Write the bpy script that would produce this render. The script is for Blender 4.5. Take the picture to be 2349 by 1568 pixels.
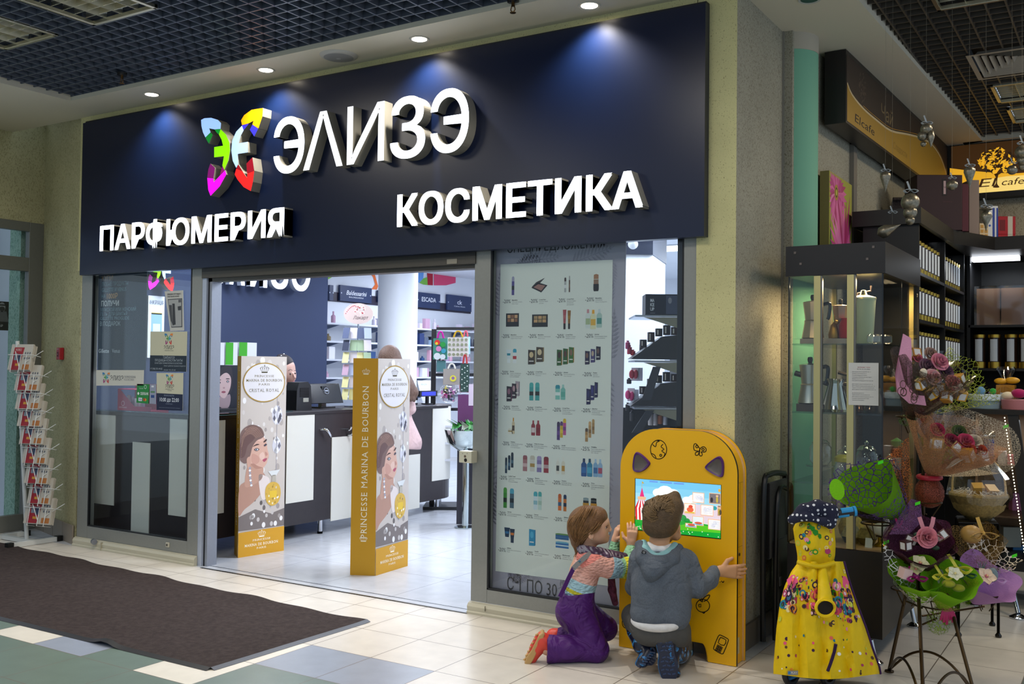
import bpy, math, random
import numpy as np
from mathutils import Vector as V, Matrix as Mx
for _o in list(bpy.data.objects): bpy.data.objects.remove(_o)
sc = bpy.context.scene; COL = sc.collection
random.seed(7); R_ = random.random
ORD = 'first second third fourth fifth sixth seventh eighth ninth tenth eleventh twelfth thirteenth fourteenth fifteenth sixteenth seventeenth eighteenth nineteenth twentieth'.split() + ['%d%s' % (i, {1: 'st', 2: 'nd', 3: 'rd'}.get(i % 10, 'th')) for i in range(21, 90)]
def hue(h):
    r, g, b = [int(h[i:i + 2], 16) for i in (1, 3, 5)]; mx, mn = max(r, g, b), min(r, g, b)
    if mx - mn < 32: return 'white' if mx > 205 else 'grey' if mx > 90 else 'black'
    if mx < 75: return 'dark'
    if mx == r: return 'pink' if b > g + 8 else 'brown' if mx < 150 else 'yellow' if g > .75 * r else 'red'
    return 'green' if mx == g else 'purple' if r > g + 14 else 'blue'
# ---------------------------------------------------------------- camera
W, H, FPX = 2349, 1568, 2288.13
YAW, PIT, ROL = .5602, .0247, .0118
CAM = V((6.8687, -4.9247, 1.4683))
FW = V((-math.sin(YAW) * math.cos(PIT), math.cos(YAW) * math.cos(PIT), math.sin(PIT)))
_r = V((math.cos(YAW), math.sin(YAW), 0)); _u = _r.cross(FW)
RT = _r * math.cos(ROL) + _u * math.sin(ROL); UP = _u * math.cos(ROL) - _r * math.sin(ROL)
cam = bpy.data.objects.new('camera', bpy.data.cameras.new('camera')); COL.objects.link(cam)
cam.data.sensor_width = 36; cam.data.lens = 36 * FPX / W; cam.data.clip_start = .05
cam.matrix_world = Mx(((RT.x, UP.x, -FW.x, CAM.x), (RT.y, UP.y, -FW.y, CAM.y), (RT.z, UP.z, -FW.z, CAM.z), (0, 0, 0, 1)))
sc.camera = cam
def ray(px, py): return FW + RT * ((px - W / 2) / FPX) - UP * ((py - H / 2) / FPX)
def at(px, py, d): return CAM + ray(px, py) * d                       # point at depth d
def onY(px, py, y): r = ray(px, py); return CAM + r * ((y - CAM.y) / r.y)
def onX(px, py, x): r = ray(px, py); return CAM + r * ((x - CAM.x) / r.x)
def onZ(px, py, z): r = ray(px, py); return CAM + r * ((z - CAM.z) / r.z)
# ---------------------------------------------------------------- view, world, big lights
sc.view_settings.view_transform = 'Standard'; sc.view_settings.look = 'None'
sc.view_settings.exposure = 0.0; sc.view_settings.gamma = 1; sc.view_settings.use_curve_mapping = False
sc.cycles.max_bounces = 7; sc.cycles.transparent_max_bounces = 24; sc.cycles.caustics_reflective = False
sc.cycles.caustics_refractive = False; sc.cycles.sample_clamp_indirect = 4
wd = bpy.data.worlds.new('world'); sc.world = wd; wd.use_nodes = True
wd.node_tree.nodes['Background'].inputs[0].default_value = (.55, .68, .85, 1)
wd.node_tree.nodes['Background'].inputs[1].default_value = .8
def area(name, loc, size, power, col, rot=(0, 0, 0), spread=math.pi):
    l = bpy.data.lights.new(name, 'AREA'); l.shape = 'RECTANGLE'; l.size, l.size_y = size; l.energy = power
    l.color = col; l.spread = spread
    o = bpy.data.objects.new(name, l); COL.objects.link(o); o.location = loc; o.rotation_euler = rot
    return o
SHOPC = (.80, .87, 1.0)
for k, (x, y) in enumerate(((.1, 1.6), (2.6, 1.3), (.4, 3.9), (2.6, 3.9), (-.9, 6.3), (2.4, 7.0), (4.3, 2.6), (4.3, 5.4))):
    area('shop_ceiling_light', (x, y, 2.83), (1.15, .5), 58, SHOPC)
for k, (x, y) in enumerate(((1.6, -1.75), (4.6, -2.2), (1.6, -4.2), (5.4, -4.6), (7.4, -2.6))):
    area('mall_ceiling_light', (x, y, 3.46), (1.0, .55), 31, (1.0, .93, .82))
for y in (1.2, 3.2): area('cafe_ceiling_light', (7.1, y, 3.44), (.6, .6), 27, (1, .86, .66))
area('entrance_daylight', (-1.28, -1.9, 1.5), (1.6, 2.2), 10, (.78, .90, 1.0), (0, math.radians(-90), 0))
# ---------------------------------------------------------------- helpers
def lin(h):
    if isinstance(h, str):
        h = h.lstrip('#'); h = [int(h[i:i + 2], 16) / 255 for i in (0, 2, 4)]
        return tuple(c / 12.92 if c <= .04045 else ((c + .055) / 1.055) ** 2.4 for c in h)
    return tuple(h)
MATS = {}
def mat(name, rough=.6, metal=0, spec=.5, emit=0, bump=None, mottle=None, coat=0, sheen=0):
    """colour comes from the mesh's colour attribute; bump=(scale, strength); mottle=(scale, amount)"""
    if name in MATS: return MATS[name]
    m = bpy.data.materials.new(name); m.use_nodes = True; t = m.node_tree; b = t.nodes['Principled BSDF']
    a = t.nodes.new('ShaderNodeAttribute'); a.attribute_name = 'Col'; c = a.outputs['Color']
    b.inputs['Roughness'].default_value = rough; b.inputs['Metallic'].default_value = metal
    b.inputs['Specular IOR Level'].default_value = spec; b.inputs['Coat Weight'].default_value = coat
    b.inputs['Sheen Weight'].default_value = sheen
    g = t.nodes.new('ShaderNodeTexCoord').outputs['Object']
    if mottle:
        n = t.nodes.new('ShaderNodeTexNoise'); n.inputs['Scale'].default_value = mottle[0]; n.inputs['Detail'].default_value = 5
        t.links.new(g, n.inputs['Vector'])
        r = t.nodes.new('ShaderNodeMapRange'); r.inputs[3].default_value = 1 - mottle[1]; r.inputs[4].default_value = 1 + mottle[1]
        r.inputs[1].default_value = .3; r.inputs[2].default_value = .7; t.links.new(n.outputs[0], r.inputs[0])
        x = t.nodes.new('ShaderNodeVectorMath'); x.operation = 'SCALE'
        t.links.new(c, x.inputs[0]); t.links.new(r.outputs[0], x.inputs['Scale']); c = x.outputs[0]
    t.links.new(c, b.inputs['Base Color'])
    if emit:
        t.links.new(c, b.inputs['Emission Color']); b.inputs['Emission Strength'].default_value = emit
    if bump:
        n = t.nodes.new('ShaderNodeTexNoise'); n.inputs['Scale'].default_value = bump[0]; n.inputs['Detail'].default_value = 6
        t.links.new(g, n.inputs['Vector']); p = t.nodes.new('ShaderNodeBump'); p.inputs['Strength'].default_value = bump[1]
        p.inputs['Distance'].default_value = .01
        t.links.new(n.outputs[0], p.inputs['Height']); t.links.new(p.outputs[0], b.inputs['Normal'])
    MATS[name] = m; return m
def glassmat(name, tint=(1, 1, 1), refl=1.0, rough=0.0, ior=1.45):
    if name in MATS: return MATS[name]
    m = bpy.data.materials.new(name); m.use_nodes = True; t = m.node_tree; t.nodes.clear()
    o = t.nodes.new('ShaderNodeOutputMaterial'); x = t.nodes.new('ShaderNodeMixShader'); f = t.nodes.new('ShaderNodeFresnel')
    q = t.nodes.new('ShaderNodeMapRange'); q.inputs[3].default_value = ior; q.inputs[4].default_value = 1 / ior
    t.links.new(t.nodes.new('ShaderNodeNewGeometry').outputs['Backfacing'], q.inputs[0]); t.links.new(q.outputs[0], f.inputs[0])
    k = t.nodes.new('ShaderNodeMath'); k.operation = 'MULTIPLY'; k.inputs[1].default_value = refl; k.use_clamp = True
    a = t.nodes.new('ShaderNodeBsdfTransparent'); a.inputs[0].default_value = (*tint, 1)
    g = t.nodes.new('ShaderNodeBsdfGlossy'); g.inputs['Roughness'].default_value = rough
    t.links.new(f.outputs[0], k.inputs[0]); t.links.new(k.outputs[0], x.inputs[0])
    t.links.new(a.outputs[0], x.inputs[1]); t.links.new(g.outputs[0], x.inputs[2]); t.links.new(x.outputs[0], o.inputs[0])
    MATS[name] = m; return m
def netmat(name, scale, width, base_alpha=0.0, rough=.6, feature='DISTANCE_TO_EDGE'):
    """open-mesh ribbon or netting: threads along Voronoi cell edges, gaps see-through"""
    if name in MATS: return MATS[name]
    m = mat(name, rough); t = m.node_tree; b = t.nodes['Principled BSDF']
    v = t.nodes.new('ShaderNodeTexVoronoi'); v.feature = feature; v.inputs['Scale'].default_value = scale
    g = t.nodes.new('ShaderNodeTexCoord'); t.links.new(g.outputs['Object'], v.inputs['Vector'])
    r = t.nodes.new('ShaderNodeMapRange'); r.inputs[1].default_value = width * .8; r.inputs[2].default_value = width
    r.inputs[3].default_value = 1; r.inputs[4].default_value = base_alpha
    t.links.new(v.outputs['Distance'], r.inputs[0]); t.links.new(r.outputs[0], b.inputs['Alpha']); return m
MATTE = mat('matte_paint', .75, spec=.3); SATIN = mat('satin_plastic', .4); GLOSS = mat('gloss_plastic', .15)
PAPER = mat('printed_paper', .55, spec=.35); METAL = mat('brushed_metal', .35, 1); CHROME = mat('polished_chrome', .08, 1)
FABRIC = mat('woven_fabric', .9, spec=.2, bump=(260, .25), sheen=.2); GLOW = mat('glowing', .5, emit=1.0)
GLOW3 = mat('glowing_bright', .5, emit=3.0); ALU = mat('painted_aluminium', .42, .25, mottle=(60, .03))
WOOD = mat('dark_laminate', .38, spec=.4, mottle=(14, .10)); WICKER = mat('wicker', .7, bump=(90, .6), mottle=(70, .3))
SKIN = mat('skin', .5, spec=.35); HAIR = mat('hair', .5, spec=.35, bump=(140, .5), mottle=(60, .22))
GLASS = glassmat('clear_glass', (.93, .97, .96)); GLASSW = glassmat('shopfront_glass', (.93, .96, .97), .75)
CELLO = glassmat('cellophane', (.97, .97, .97), 2.6, .05); GLASSG = glassmat('greenish_glass', (.955, .985, .97), .8)
class M:
    def __init__(s, col='#808080'):
        s.v, s.f, s.c, s.mi = [], [], [], []; s.T = Mx(); s.k = lin(col); s.m = 0; s.z = 0
    def col(s, h, m=None):
        s.k = lin(h)
        if m is not None: s.m = m
        return s
    def add(s, vs, fs):
        b = len(s.v); T = s.T
        s.v += [T @ V(p) for p in vs]; s.f += [[b + i for i in f] for f in fs]
        s.c += [s.k] * len(fs); s.mi += [s.m] * len(fs); return s
    def box(s, a, b):
        (x0, y0, z0), (x1, y1, z1) = a, b
        return s.add([(x0, y0, z0), (x1, y0, z0), (x1, y1, z0), (x0, y1, z0), (x0, y0, z1), (x1, y0, z1), (x1, y1, z1), (x0, y1, z1)],
                     [(3, 2, 1, 0), (4, 5, 6, 7), (0, 1, 5, 4), (1, 2, 6, 5), (2, 3, 7, 6), (3, 0, 4, 7)])
    def cb(s, c, d): return s.box([c[i] - d[i] / 2 for i in (0, 1, 2)], [c[i] + d[i] / 2 for i in (0, 1, 2)])
    def tube(s, pts, r, n=8, closed=False, cap=True, sq=1):
        pts = [V(p) for p in pts]; N = len(pts); rs = r if isinstance(r, (list, tuple)) else [r] * N
        vs, prev = [], None
        for i, p in enumerate(pts):
            a = pts[i - 1] if (i or closed) else p; b = pts[(i + 1) % N] if (i < N - 1 or closed) else p
            d = (b - a).normalized() if (b - a).length > 1e-9 else V((0, 0, 1))
            if prev is None: q = d.orthogonal().normalized() if abs(d.z) < .99 else V((1, 0, 0))
            else: q = prev - d * prev.dot(d); q = q.normalized() if q.length > 1e-6 else d.orthogonal().normalized()
            prev = q; w = d.cross(q)
            vs += [p + (q * math.cos(2 * math.pi * k / n) + w * math.sin(2 * math.pi * k / n) * sq) * rs[i] for k in range(n)]
        fs = []
        for i in range(N if closed else N - 1):
            a, b = i * n, ((i + 1) % N) * n
            fs += [(a + k, a + (k + 1) % n, b + (k + 1) % n, b + k) for k in range(n)]
        if cap and not closed: fs += [tuple(range(n))[::-1], tuple(range((N - 1) * n, N * n))]
        return s.add(vs, fs)
    def cyl(s, p, q, r, r2=None, n=14): return s.tube([p, q], [r, r if r2 is None else r2], n)
    def lathe(s, prof, o=(0, 0, 0), n=18, ax=None):
        o = V(o); vs, fs = [], []
        for r, z in prof: vs += [(o.x + r * math.cos(2 * math.pi * k / n), o.y + r * math.sin(2 * math.pi * k / n), o.z + z) for k in range(n)]
        for i in range(len(prof) - 1): fs += [(i * n + k, i * n + (k + 1) % n, (i + 1) * n + (k + 1) % n, (i + 1) * n + k) for k in range(n)]
        if prof[0][0] > 1e-6: fs.append(tuple(range(n))[::-1])
        if prof[-1][0] > 1e-6: fs.append(tuple(range((len(prof) - 1) * n, len(prof) * n)))
        return s.add(vs, fs)
    def ell(s, c, r, n=14, m=9):
        r = (r, r, r) if isinstance(r, (int, float)) else r
        vs, fs = [], []
        for j in range(m + 1):
            t = math.pi * j / m
            vs += [(c[0] + r[0] * math.sin(t) * math.cos(2 * math.pi * k / n), c[1] + r[1] * math.sin(t) * math.sin(2 * math.pi * k / n), c[2] - r[2] * math.cos(t)) for k in range(n)]
        for j in range(m): fs += [(j * n + k, j * n + (k + 1) % n, (j + 1) * n + (k + 1) % n, (j + 1) * n + k) for k in range(n)]
        return s.add(vs, fs)
    def prism(s, pts, y0, y1):                      # outline in x,z extruded along y
        n = len(pts)
        vs = [(x, y0, z) for x, z in pts] + [(x, y1, z) for x, z in pts]
        return s.add(vs, [tuple(range(n)), tuple(range(n, 2 * n))[::-1]] + [(i + n, (i + 1) % n + n, (i + 1) % n, i) for i in range(n)])
    def poly(s, pts): return s.add(pts, [tuple(range(len(pts)))])
    def grid(s, fn, nu, nv, cu=False):
        vs = [fn(i / nu, j / nv) for j in range(nv + 1) for i in range(nu + (0 if cu else 1))]; k = nu if cu else nu + 1
        return s.add(vs, [(j * k + i, j * k + (i + 1) % k, (j + 1) * k + (i + 1) % k, (j + 1) * k + i) for j in range(nv) for i in range(nu)])
    # ---- flat print, drawn in the frame's x,y at height z
    def L(s, n): s.z = n * .0002; return s
    def pol(s, pts): return s.poly([(x, y, s.z) for x, y in pts])
    def rect(s, x0, y0, x1, y1): return s.pol([(x0, y0), (x1, y0), (x1, y1), (x0, y1)])
    def el2(s, cx, cy, rx, ry=None, n=20):
        ry = rx if ry is None else ry
        return s.pol([(cx + rx * math.cos(2 * math.pi * k / n), cy + ry * math.sin(2 * math.pi * k / n)) for k in range(n)])
    def ring(s, cx, cy, rx, ry, w, n=28):
        o = [(cx + rx * math.cos(2 * math.pi * k / n), cy + ry * math.sin(2 * math.pi * k / n)) for k in range(n + 1)]
        return s.line(o, w)
    def line(s, pts, w):
        vs, fs = [], []
        for i, (x, y) in enumerate(pts):
            a = pts[max(i - 1, 0)]; b = pts[min(i + 1, len(pts) - 1)]; dx, dy = b[0] - a[0], b[1] - a[1]; l = math.hypot(dx, dy) or 1
            vs += [(x - dy / l * w / 2, y + dx / l * w / 2, s.z), (x + dy / l * w / 2, y - dx / l * w / 2, s.z)]
        return s.add(vs, [(2 * i, 2 * i + 1, 2 * i + 3, 2 * i + 2) for i in range(len(pts) - 1)])
    def txt(s, t, x, y, h, al='l', w=None, bold=0, sh=0, sp=1):
        """flat lettering: baseline at y, cap height h, optional total width w"""
        vs, fs, bw = glyphs(t, bold, sp); kx = h / .729; ky = kx
        if w: kx = w / bw
        x -= {'l': 0, 'c': .5, 'r': 1}[al] * bw * kx
        return s.add([(x + a * kx + sh * b * ky, y + b * ky, s.z) for a, b in vs], fs)
    def ob(s, name, m, par=None, smooth=None, bev=0, loc=None):
        me = bpy.data.meshes.new(name); me.from_pydata(s.v, [], s.f)
        for x in (m if isinstance(m, (list, tuple)) else [m]): me.materials.append(x)
        if any(s.mi): me.polygons.foreach_set('material_index', s.mi)
        ca = me.color_attributes.new('Col', 'FLOAT_COLOR', 'CORNER')
        cc = np.repeat(np.array([(*c, 1) for c in s.c], dtype=np.float32), [len(f) for f in s.f], axis=0)
        ca.data.foreach_set('color', cc.ravel())
        if smooth is not None: shade(me, smooth)
        o = bpy.data.objects.new(name, me); COL.objects.link(o)
        if loc is not None: me.transform(Mx.Translation(-V(loc))); o.location = loc
        if bev:
            b = o.modifiers.new('bevel', 'BEVEL'); b.width = bev; b.segments = 2; b.limit_method = 'ANGLE'
        if par: own(o, par)
        return o
def shade(me, ang=40):
    me.polygons.foreach_set('use_smooth', [True] * len(me.polygons)); me.set_sharp_from_angle(angle=math.radians(ang))
def own(o, par):
    o.parent = par; p, T = par, Mx()
    while p: T = Mx.Translation(p.location) @ p.rotation_euler.to_matrix().to_4x4() @ T if False else (p.matrix_basis @ T); p = p.parent
    o.matrix_parent_inverse = T.inverted()
def thing(name, label, cat, loc=(0, 0, 0), group=None):
    o = bpy.data.objects.new(name, None); COL.objects.link(o); o.empty_display_size = .1; o.location = loc
    return tag(o, label, cat, group)
def tag(o, label=None, cat=None, group=None, kind=None):
    for k, v in (('label', label), ('category', cat), ('group', group), ('kind', kind)):
        if v: o[k] = v
    return o
def struct(o): o['kind'] = 'structure'; return o
def dup(root, loc, rotz=0, label=None, group=None, scale=None):
    r = root.copy(); COL.objects.link(r); r.location = loc; r.rotation_euler = (0, 0, rotz)
    if scale: r.scale = scale if isinstance(scale, (tuple, list)) else (scale,) * 3
    if label: r['label'] = label
    if group: r['group'] = group
    for ch in list(root.children):
        c = ch.copy(); COL.objects.link(c); c.parent = r
        for g in list(ch.children):
            d = g.copy(); COL.objects.link(d); d.parent = c
    return r
_GL = {}
def _curve(t, bold, sp=1, ext=0, res=2):
    c = bpy.data.curves.new('t', 'FONT'); c.body = t; c.resolution_u = res; c.offset = bold; c.space_character = sp; c.extrude = ext
    o = bpy.data.objects.new('t', c); COL.objects.link(o); bpy.context.view_layer.update()
    me = bpy.data.meshes.new_from_object(o.evaluated_get(bpy.context.evaluated_depsgraph_get()))
    vs = [tuple(v.co) for v in me.vertices]; fs = [tuple(p.vertices) for p in me.polygons]; nz = [p.normal.z for p in me.polygons]
    bpy.data.objects.remove(o); bpy.data.curves.remove(c); bpy.data.meshes.remove(me); return vs, fs, nz
def glyphs(t, bold=0, sp=1):
    if (t, bold, sp) not in _GL:
        vs, fs, _ = _curve(t, bold, sp); x0 = min((v[0] for v in vs), default=0); bw = max((v[0] for v in vs), default=1) - x0
        _GL[t, bold, sp] = ([(v[0] - x0, v[1]) for v in vs], fs, bw or 1)
    return _GL[t, bold, sp]
def sm(pts, k=5, closed=True):                     # Catmull-Rom through the points
    n = len(pts); out = []
    for i in range(n if closed else n - 1):
        p = [pts[(i + j) % n] if closed else pts[min(max(i + j, 0), n - 1)] for j in (-1, 0, 1, 2)]
        for q in range(k):
            t = q / k; w = (-.5 * t + t * t - .5 * t ** 3, 1 - 2.5 * t * t + 1.5 * t ** 3, .5 * t + 2 * t * t - 1.5 * t ** 3, -.5 * t * t + .5 * t ** 3)
            out.append(tuple(sum(w[j] * p[j][d] for j in range(4)) for d in range(len(p[0]))))
    if not closed: out.append(tuple(pts[-1]))
    return out
def frame(o, ux, uy):                              # matrix of a flat frame
    ux, uy = V(ux).normalized(), V(uy).normalized(); n = ux.cross(uy)
    return Mx(((ux.x, uy.x, n.x, o[0]), (ux.y, uy.y, n.y, o[1]), (ux.z, uy.z, n.z, o[2]), (0, 0, 0, 1)))
def front(y): return frame((0, y, 0), (1, 0, 0), (0, 0, 1))          # x = X, y = Z, facing the corridor
# ---- signed-distance sculpting: one smooth continuous surface from blended tapered limbs
def sculpt(prims, h, k=.02, pad=.03):
    lo = np.array([1e9] * 3); hi = -lo
    for p in prims:
        if p[0] == 'c': A, B, r = np.array(p[1]), np.array(p[2]), max(p[3], p[4]); lo = np.minimum(lo, np.minimum(A, B) - r); hi = np.maximum(hi, np.maximum(A, B) + r)
        elif p[0] == 'e': c, r = np.array(p[1]), max(p[2]); lo = np.minimum(lo, c - r); hi = np.maximum(hi, c + r)
    lo -= pad; hi += pad; n = np.ceil((hi - lo) / h).astype(int) + 1
    D = np.full(n, .2, np.float32); ax = [lo[i] + h * np.arange(n[i]) for i in range(3)]
    for p in prims:
        kk = k; neg = p[0].startswith('-') ; kind = p[0][-1]
        if kind == 'c':
            A, B, ra, rb = np.array(p[1], float), np.array(p[2], float), p[3], p[4]; r = max(ra, rb); l2, h2 = np.minimum(A, B) - r, np.maximum(A, B) + r
            if len(p) > 5: kk = p[5]
        else:
            c = np.array(p[1], float); rr = np.array(p[2], float); r = rr.max(); l2, h2 = c - r, c + r
            Rm = p[3] if len(p) > 3 and p[3] is not None else None
            if len(p) > 4: kk = p[4]
        i0 = np.maximum(((l2 - lo - kk - .012) / h).astype(int), 0); i1 = np.minimum(((h2 - lo + kk + .012) / h).astype(int) + 2, n)
        if (i1 <= i0).any(): continue
        X = ax[0][i0[0]:i1[0], None, None]; Y = ax[1][None, i0[1]:i1[1], None]; Z = ax[2][None, None, i0[2]:i1[2]]
        if kind == 'c':
            d = B - A; L2 = max((d * d).sum(), 1e-12)
            t = np.clip(((X - A[0]) * d[0] + (Y - A[1]) * d[1] + (Z - A[2]) * d[2]) / L2, 0, 1)
            s = np.sqrt((X - A[0] - t * d[0]) ** 2 + (Y - A[1] - t * d[1]) ** 2 + (Z - A[2] - t * d[2]) ** 2) - (ra + (rb - ra) * t)
        else:
            q = [X - c[0], Y - c[1], Z - c[2]]
            if Rm is not None: q = [q[0] * Rm[j][0] + q[1] * Rm[j][1] + q[2] * Rm[j][2] for j in range(3)]
            g = np.sqrt((q[0] / rr[0]) ** 2 + (q[1] / rr[1]) ** 2 + (q[2] / rr[2]) ** 2)
            g2 = np.sqrt((q[0] / rr[0] ** 2) ** 2 + (q[1] / rr[1] ** 2) ** 2 + (q[2] / rr[2] ** 2) ** 2)
            s = g * (g - 1) / np.maximum(g2, 1e-6)
        sl = tuple(slice(i0[j], i1[j]) for j in range(3)); a = D[sl]
        if neg: e = np.clip(kk - np.abs(a + s), 0, None) / max(kk, 1e-6); D[sl] = np.maximum(a, -s) + e * e * kk / 4
        else: e = np.clip(kk - np.abs(a - s), 0, None) / max(kk, 1e-6); D[sl] = np.minimum(a, s) - e * e * kk / 4
    S = D < 0; g = np.zeros(n - 1, bool); al = np.ones(n - 1, bool)
    for dx in (0, 1):
        for dy in (0, 1):
            for dz in (0, 1):
                q = S[dx:n[0] - 1 + dx, dy:n[1] - 1 + dy, dz:n[2] - 1 + dz]; g |= q; al &= q
    act = g & ~al; idx = np.argwhere(act); vid = np.full(n - 1, -1, np.int64); vid[act] = np.arange(len(idx))
    acc = np.zeros((len(idx), 3)); cnt = np.zeros((len(idx), 1))
    cor = [(a, b, c) for a in (0, 1) for b in (0, 1) for c in (0, 1)]
    for a in cor:
        for b in cor:
            if sum(b) - sum(a) == 1 and all(b[i] >= a[i] for i in range(3)):
                va = D[tuple((idx + a).T)]; vb = D[tuple((idx + b).T)]; ok = (va < 0) != (vb < 0)
                t = np.where(ok, va / np.where(ok, va - vb, 1), 0)[:, None]
                acc += np.where(ok[:, None], np.array(a) + t * (np.array(b) - np.array(a)), 0); cnt += ok[:, None]
    vs = lo + h * (idx + acc / np.maximum(cnt, 1)); fs = []
    for d in range(3):
        e1, e2 = (d + 1) % 3, (d + 2) % 3; sl0 = [slice(None)] * 3; sl1 = [slice(None)] * 3; sl0[d] = slice(0, -1); sl1[d] = slice(1, None)
        A, B = S[tuple(sl0)], S[tuple(sl1)]; ch = np.argwhere(A != B); ch = ch[(ch[:, e1] > 0) & (ch[:, e2] > 0) & (ch[:, e1] < n[e1] - 1) & (ch[:, e2] < n[e2] - 1)]
        u = np.zeros(3, int); u[e1] = 1; w = np.zeros(3, int); w[e2] = 1
        q = np.stack([vid[tuple((ch - u - w).T)], vid[tuple((ch - w).T)], vid[tuple(ch.T)], vid[tuple((ch - u).T)]], 1)
        fl = ~A[tuple(ch.T)]; q[fl] = q[fl][:, ::-1]; fs.append(q)
    return vs, np.concatenate(fs)
def sculpted(name, parts, m, par=None, color='#808080', cfn=None):
    """parts: list of (vs, fs); joined in one mesh; cfn(centres, normals) -> linear colours"""
    b = 0; VV, FF = [], []
    for vs, fs in parts: VV.append(vs); FF.append(fs + b); b += len(vs)
    VV, FF = np.concatenate(VV), np.concatenate(FF)
    me = bpy.data.meshes.new(name); me.from_pydata(VV.tolist(), [], FF.tolist()); me.materials.append(m)
    cen = VV[FF].mean(1)
    cols = np.tile(np.array(lin(color)), (len(FF), 1)) if cfn is None else cfn(cen)
    ca = me.color_attributes.new('Col', 'FLOAT_COLOR', 'CORNER')
    ca.data.foreach_set('color', np.repeat(np.concatenate([cols, np.ones((len(cols), 1))], 1), 4, axis=0).astype(np.float32).ravel())
    me.polygons.foreach_set('use_smooth', [True] * len(me.polygons))
    o = bpy.data.objects.new(name, me); COL.objects.link(o)
    if par: own(o, par)
    return o
# ================================================================ SETTING
def nodes_of(name):
    m = bpy.data.materials.new(name); m.use_nodes = True; t = m.node_tree; return m, t, t.nodes['Principled BSDF']
def tilemat(name, size, ox, oy, grout, gw, rough):
    m, t, b = nodes_of(name); L = t.links.new
    p = t.nodes.new('ShaderNodeNewGeometry').outputs['Position']; s = t.nodes.new('ShaderNodeSeparateXYZ'); L(p, s.inputs[0])
    def ma(op, a, bb):
        n = t.nodes.new('ShaderNodeMath'); n.operation = op
        for i, q in enumerate((a, bb)):
            if isinstance(q, (int, float)): n.inputs[i].default_value = q
            else: L(q, n.inputs[i])
        return n.outputs[0]
    def edge(o, off): return ma('LESS_THAN', ma('ABSOLUTE', ma('SUBTRACT', ma('FLOORED_MODULO', ma('ADD', ma('SUBTRACT', o, off), size / 2), size), size / 2), 0), gw / 2)
    g = ma('MAXIMUM', edge(s.outputs[0], ox), edge(s.outputs[1], oy))
    a = t.nodes.new('ShaderNodeAttribute'); a.attribute_name = 'Col'
    n = t.nodes.new('ShaderNodeTexNoise'); n.inputs['Scale'].default_value = 9; n.inputs['Detail'].default_value = 8; L(p, n.inputs['Vector'])
    r = t.nodes.new('ShaderNodeMapRange'); r.inputs[1].default_value = .3; r.inputs[2].default_value = .7; r.inputs[3].default_value = .94; r.inputs[4].default_value = 1.06
    L(n.outputs[0], r.inputs[0]); v = t.nodes.new('ShaderNodeVectorMath'); v.operation = 'SCALE'; L(a.outputs[0], v.inputs[0]); L(r.outputs[0], v.inputs['Scale'])
    x = t.nodes.new('ShaderNodeMix'); x.data_type = 'RGBA'; L(g, x.inputs[0]); L(v.outputs[0], x.inputs[6]); x.inputs[7].default_value = (*lin(grout), 1)
    L(x.outputs[2], b.inputs['Base Color']); b.inputs['Roughness'].default_value = rough; b.inputs['Specular IOR Level'].default_value = .45
    return m
def plaster(name, base, fleck, scale, thr, bump):
    """rough-cast plaster: worm-like grooves, darker in the grain"""
    m, t, b = nodes_of(name); L = t.links.new; g = t.nodes.new('ShaderNodeTexCoord').outputs['Object']
    mp = t.nodes.new('ShaderNodeMapping'); mp.inputs['Scale'].default_value = (1.0, 1.0, .62); L(g, mp.inputs[0])
    n = t.nodes.new('ShaderNodeTexNoise'); n.inputs['Scale'].default_value = scale; n.inputs['Detail'].default_value = 3; n.inputs['Distortion'].default_value = .8
    L(mp.outputs[0], n.inputs['Vector']); r = t.nodes.new('ShaderNodeValToRGB')
    r.color_ramp.elements[0].position = thr; r.color_ramp.elements[0].color = (*lin(fleck), 1); r.color_ramp.elements[1].position = thr + .07; r.color_ramp.elements[1].color = (*lin(base), 1)
    L(n.outputs[0], r.inputs[0])
    n2 = t.nodes.new('ShaderNodeTexNoise'); n2.inputs['Scale'].default_value = 2.2; n2.inputs['Detail'].default_value = 4; L(g, n2.inputs['Vector'])
    mr = t.nodes.new('ShaderNodeMapRange'); mr.inputs[1].default_value = .35; mr.inputs[2].default_value = .68; mr.inputs[3].default_value = .9; mr.inputs[4].default_value = 1.06; L(n2.outputs[0], mr.inputs[0])
    v = t.nodes.new('ShaderNodeVectorMath'); v.operation = 'SCALE'; L(r.outputs[0], v.inputs[0]); L(mr.outputs[0], v.inputs['Scale'])
    L(v.outputs[0], b.inputs['Base Color']); b.inputs['Roughness'].default_value = .85; b.inputs['Specular IOR Level'].default_value = .25
    p = t.nodes.new('ShaderNodeBump'); p.inputs['Strength'].default_value = bump; p.inputs['Distance'].default_value = .006; L(n.outputs[0], p.inputs['Height']); L(p.outputs[0], b.inputs['Normal'])
    return m
PL_CREAM = plaster('cream_roughcast', '#d3cc96', '#8d8560', 210, .31, .5)
PL_GREY = plaster('grey_roughcast', '#aaa592', '#7f7965', 170, .38, .8)
PL_LEFT = plaster('olive_roughcast', '#bdb68c', '#a39b74', 95, .40, .7)
PL_OUT = plaster('green_roughcast', '#a9c6b2', '#87a894', 70, .42, .9)
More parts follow.
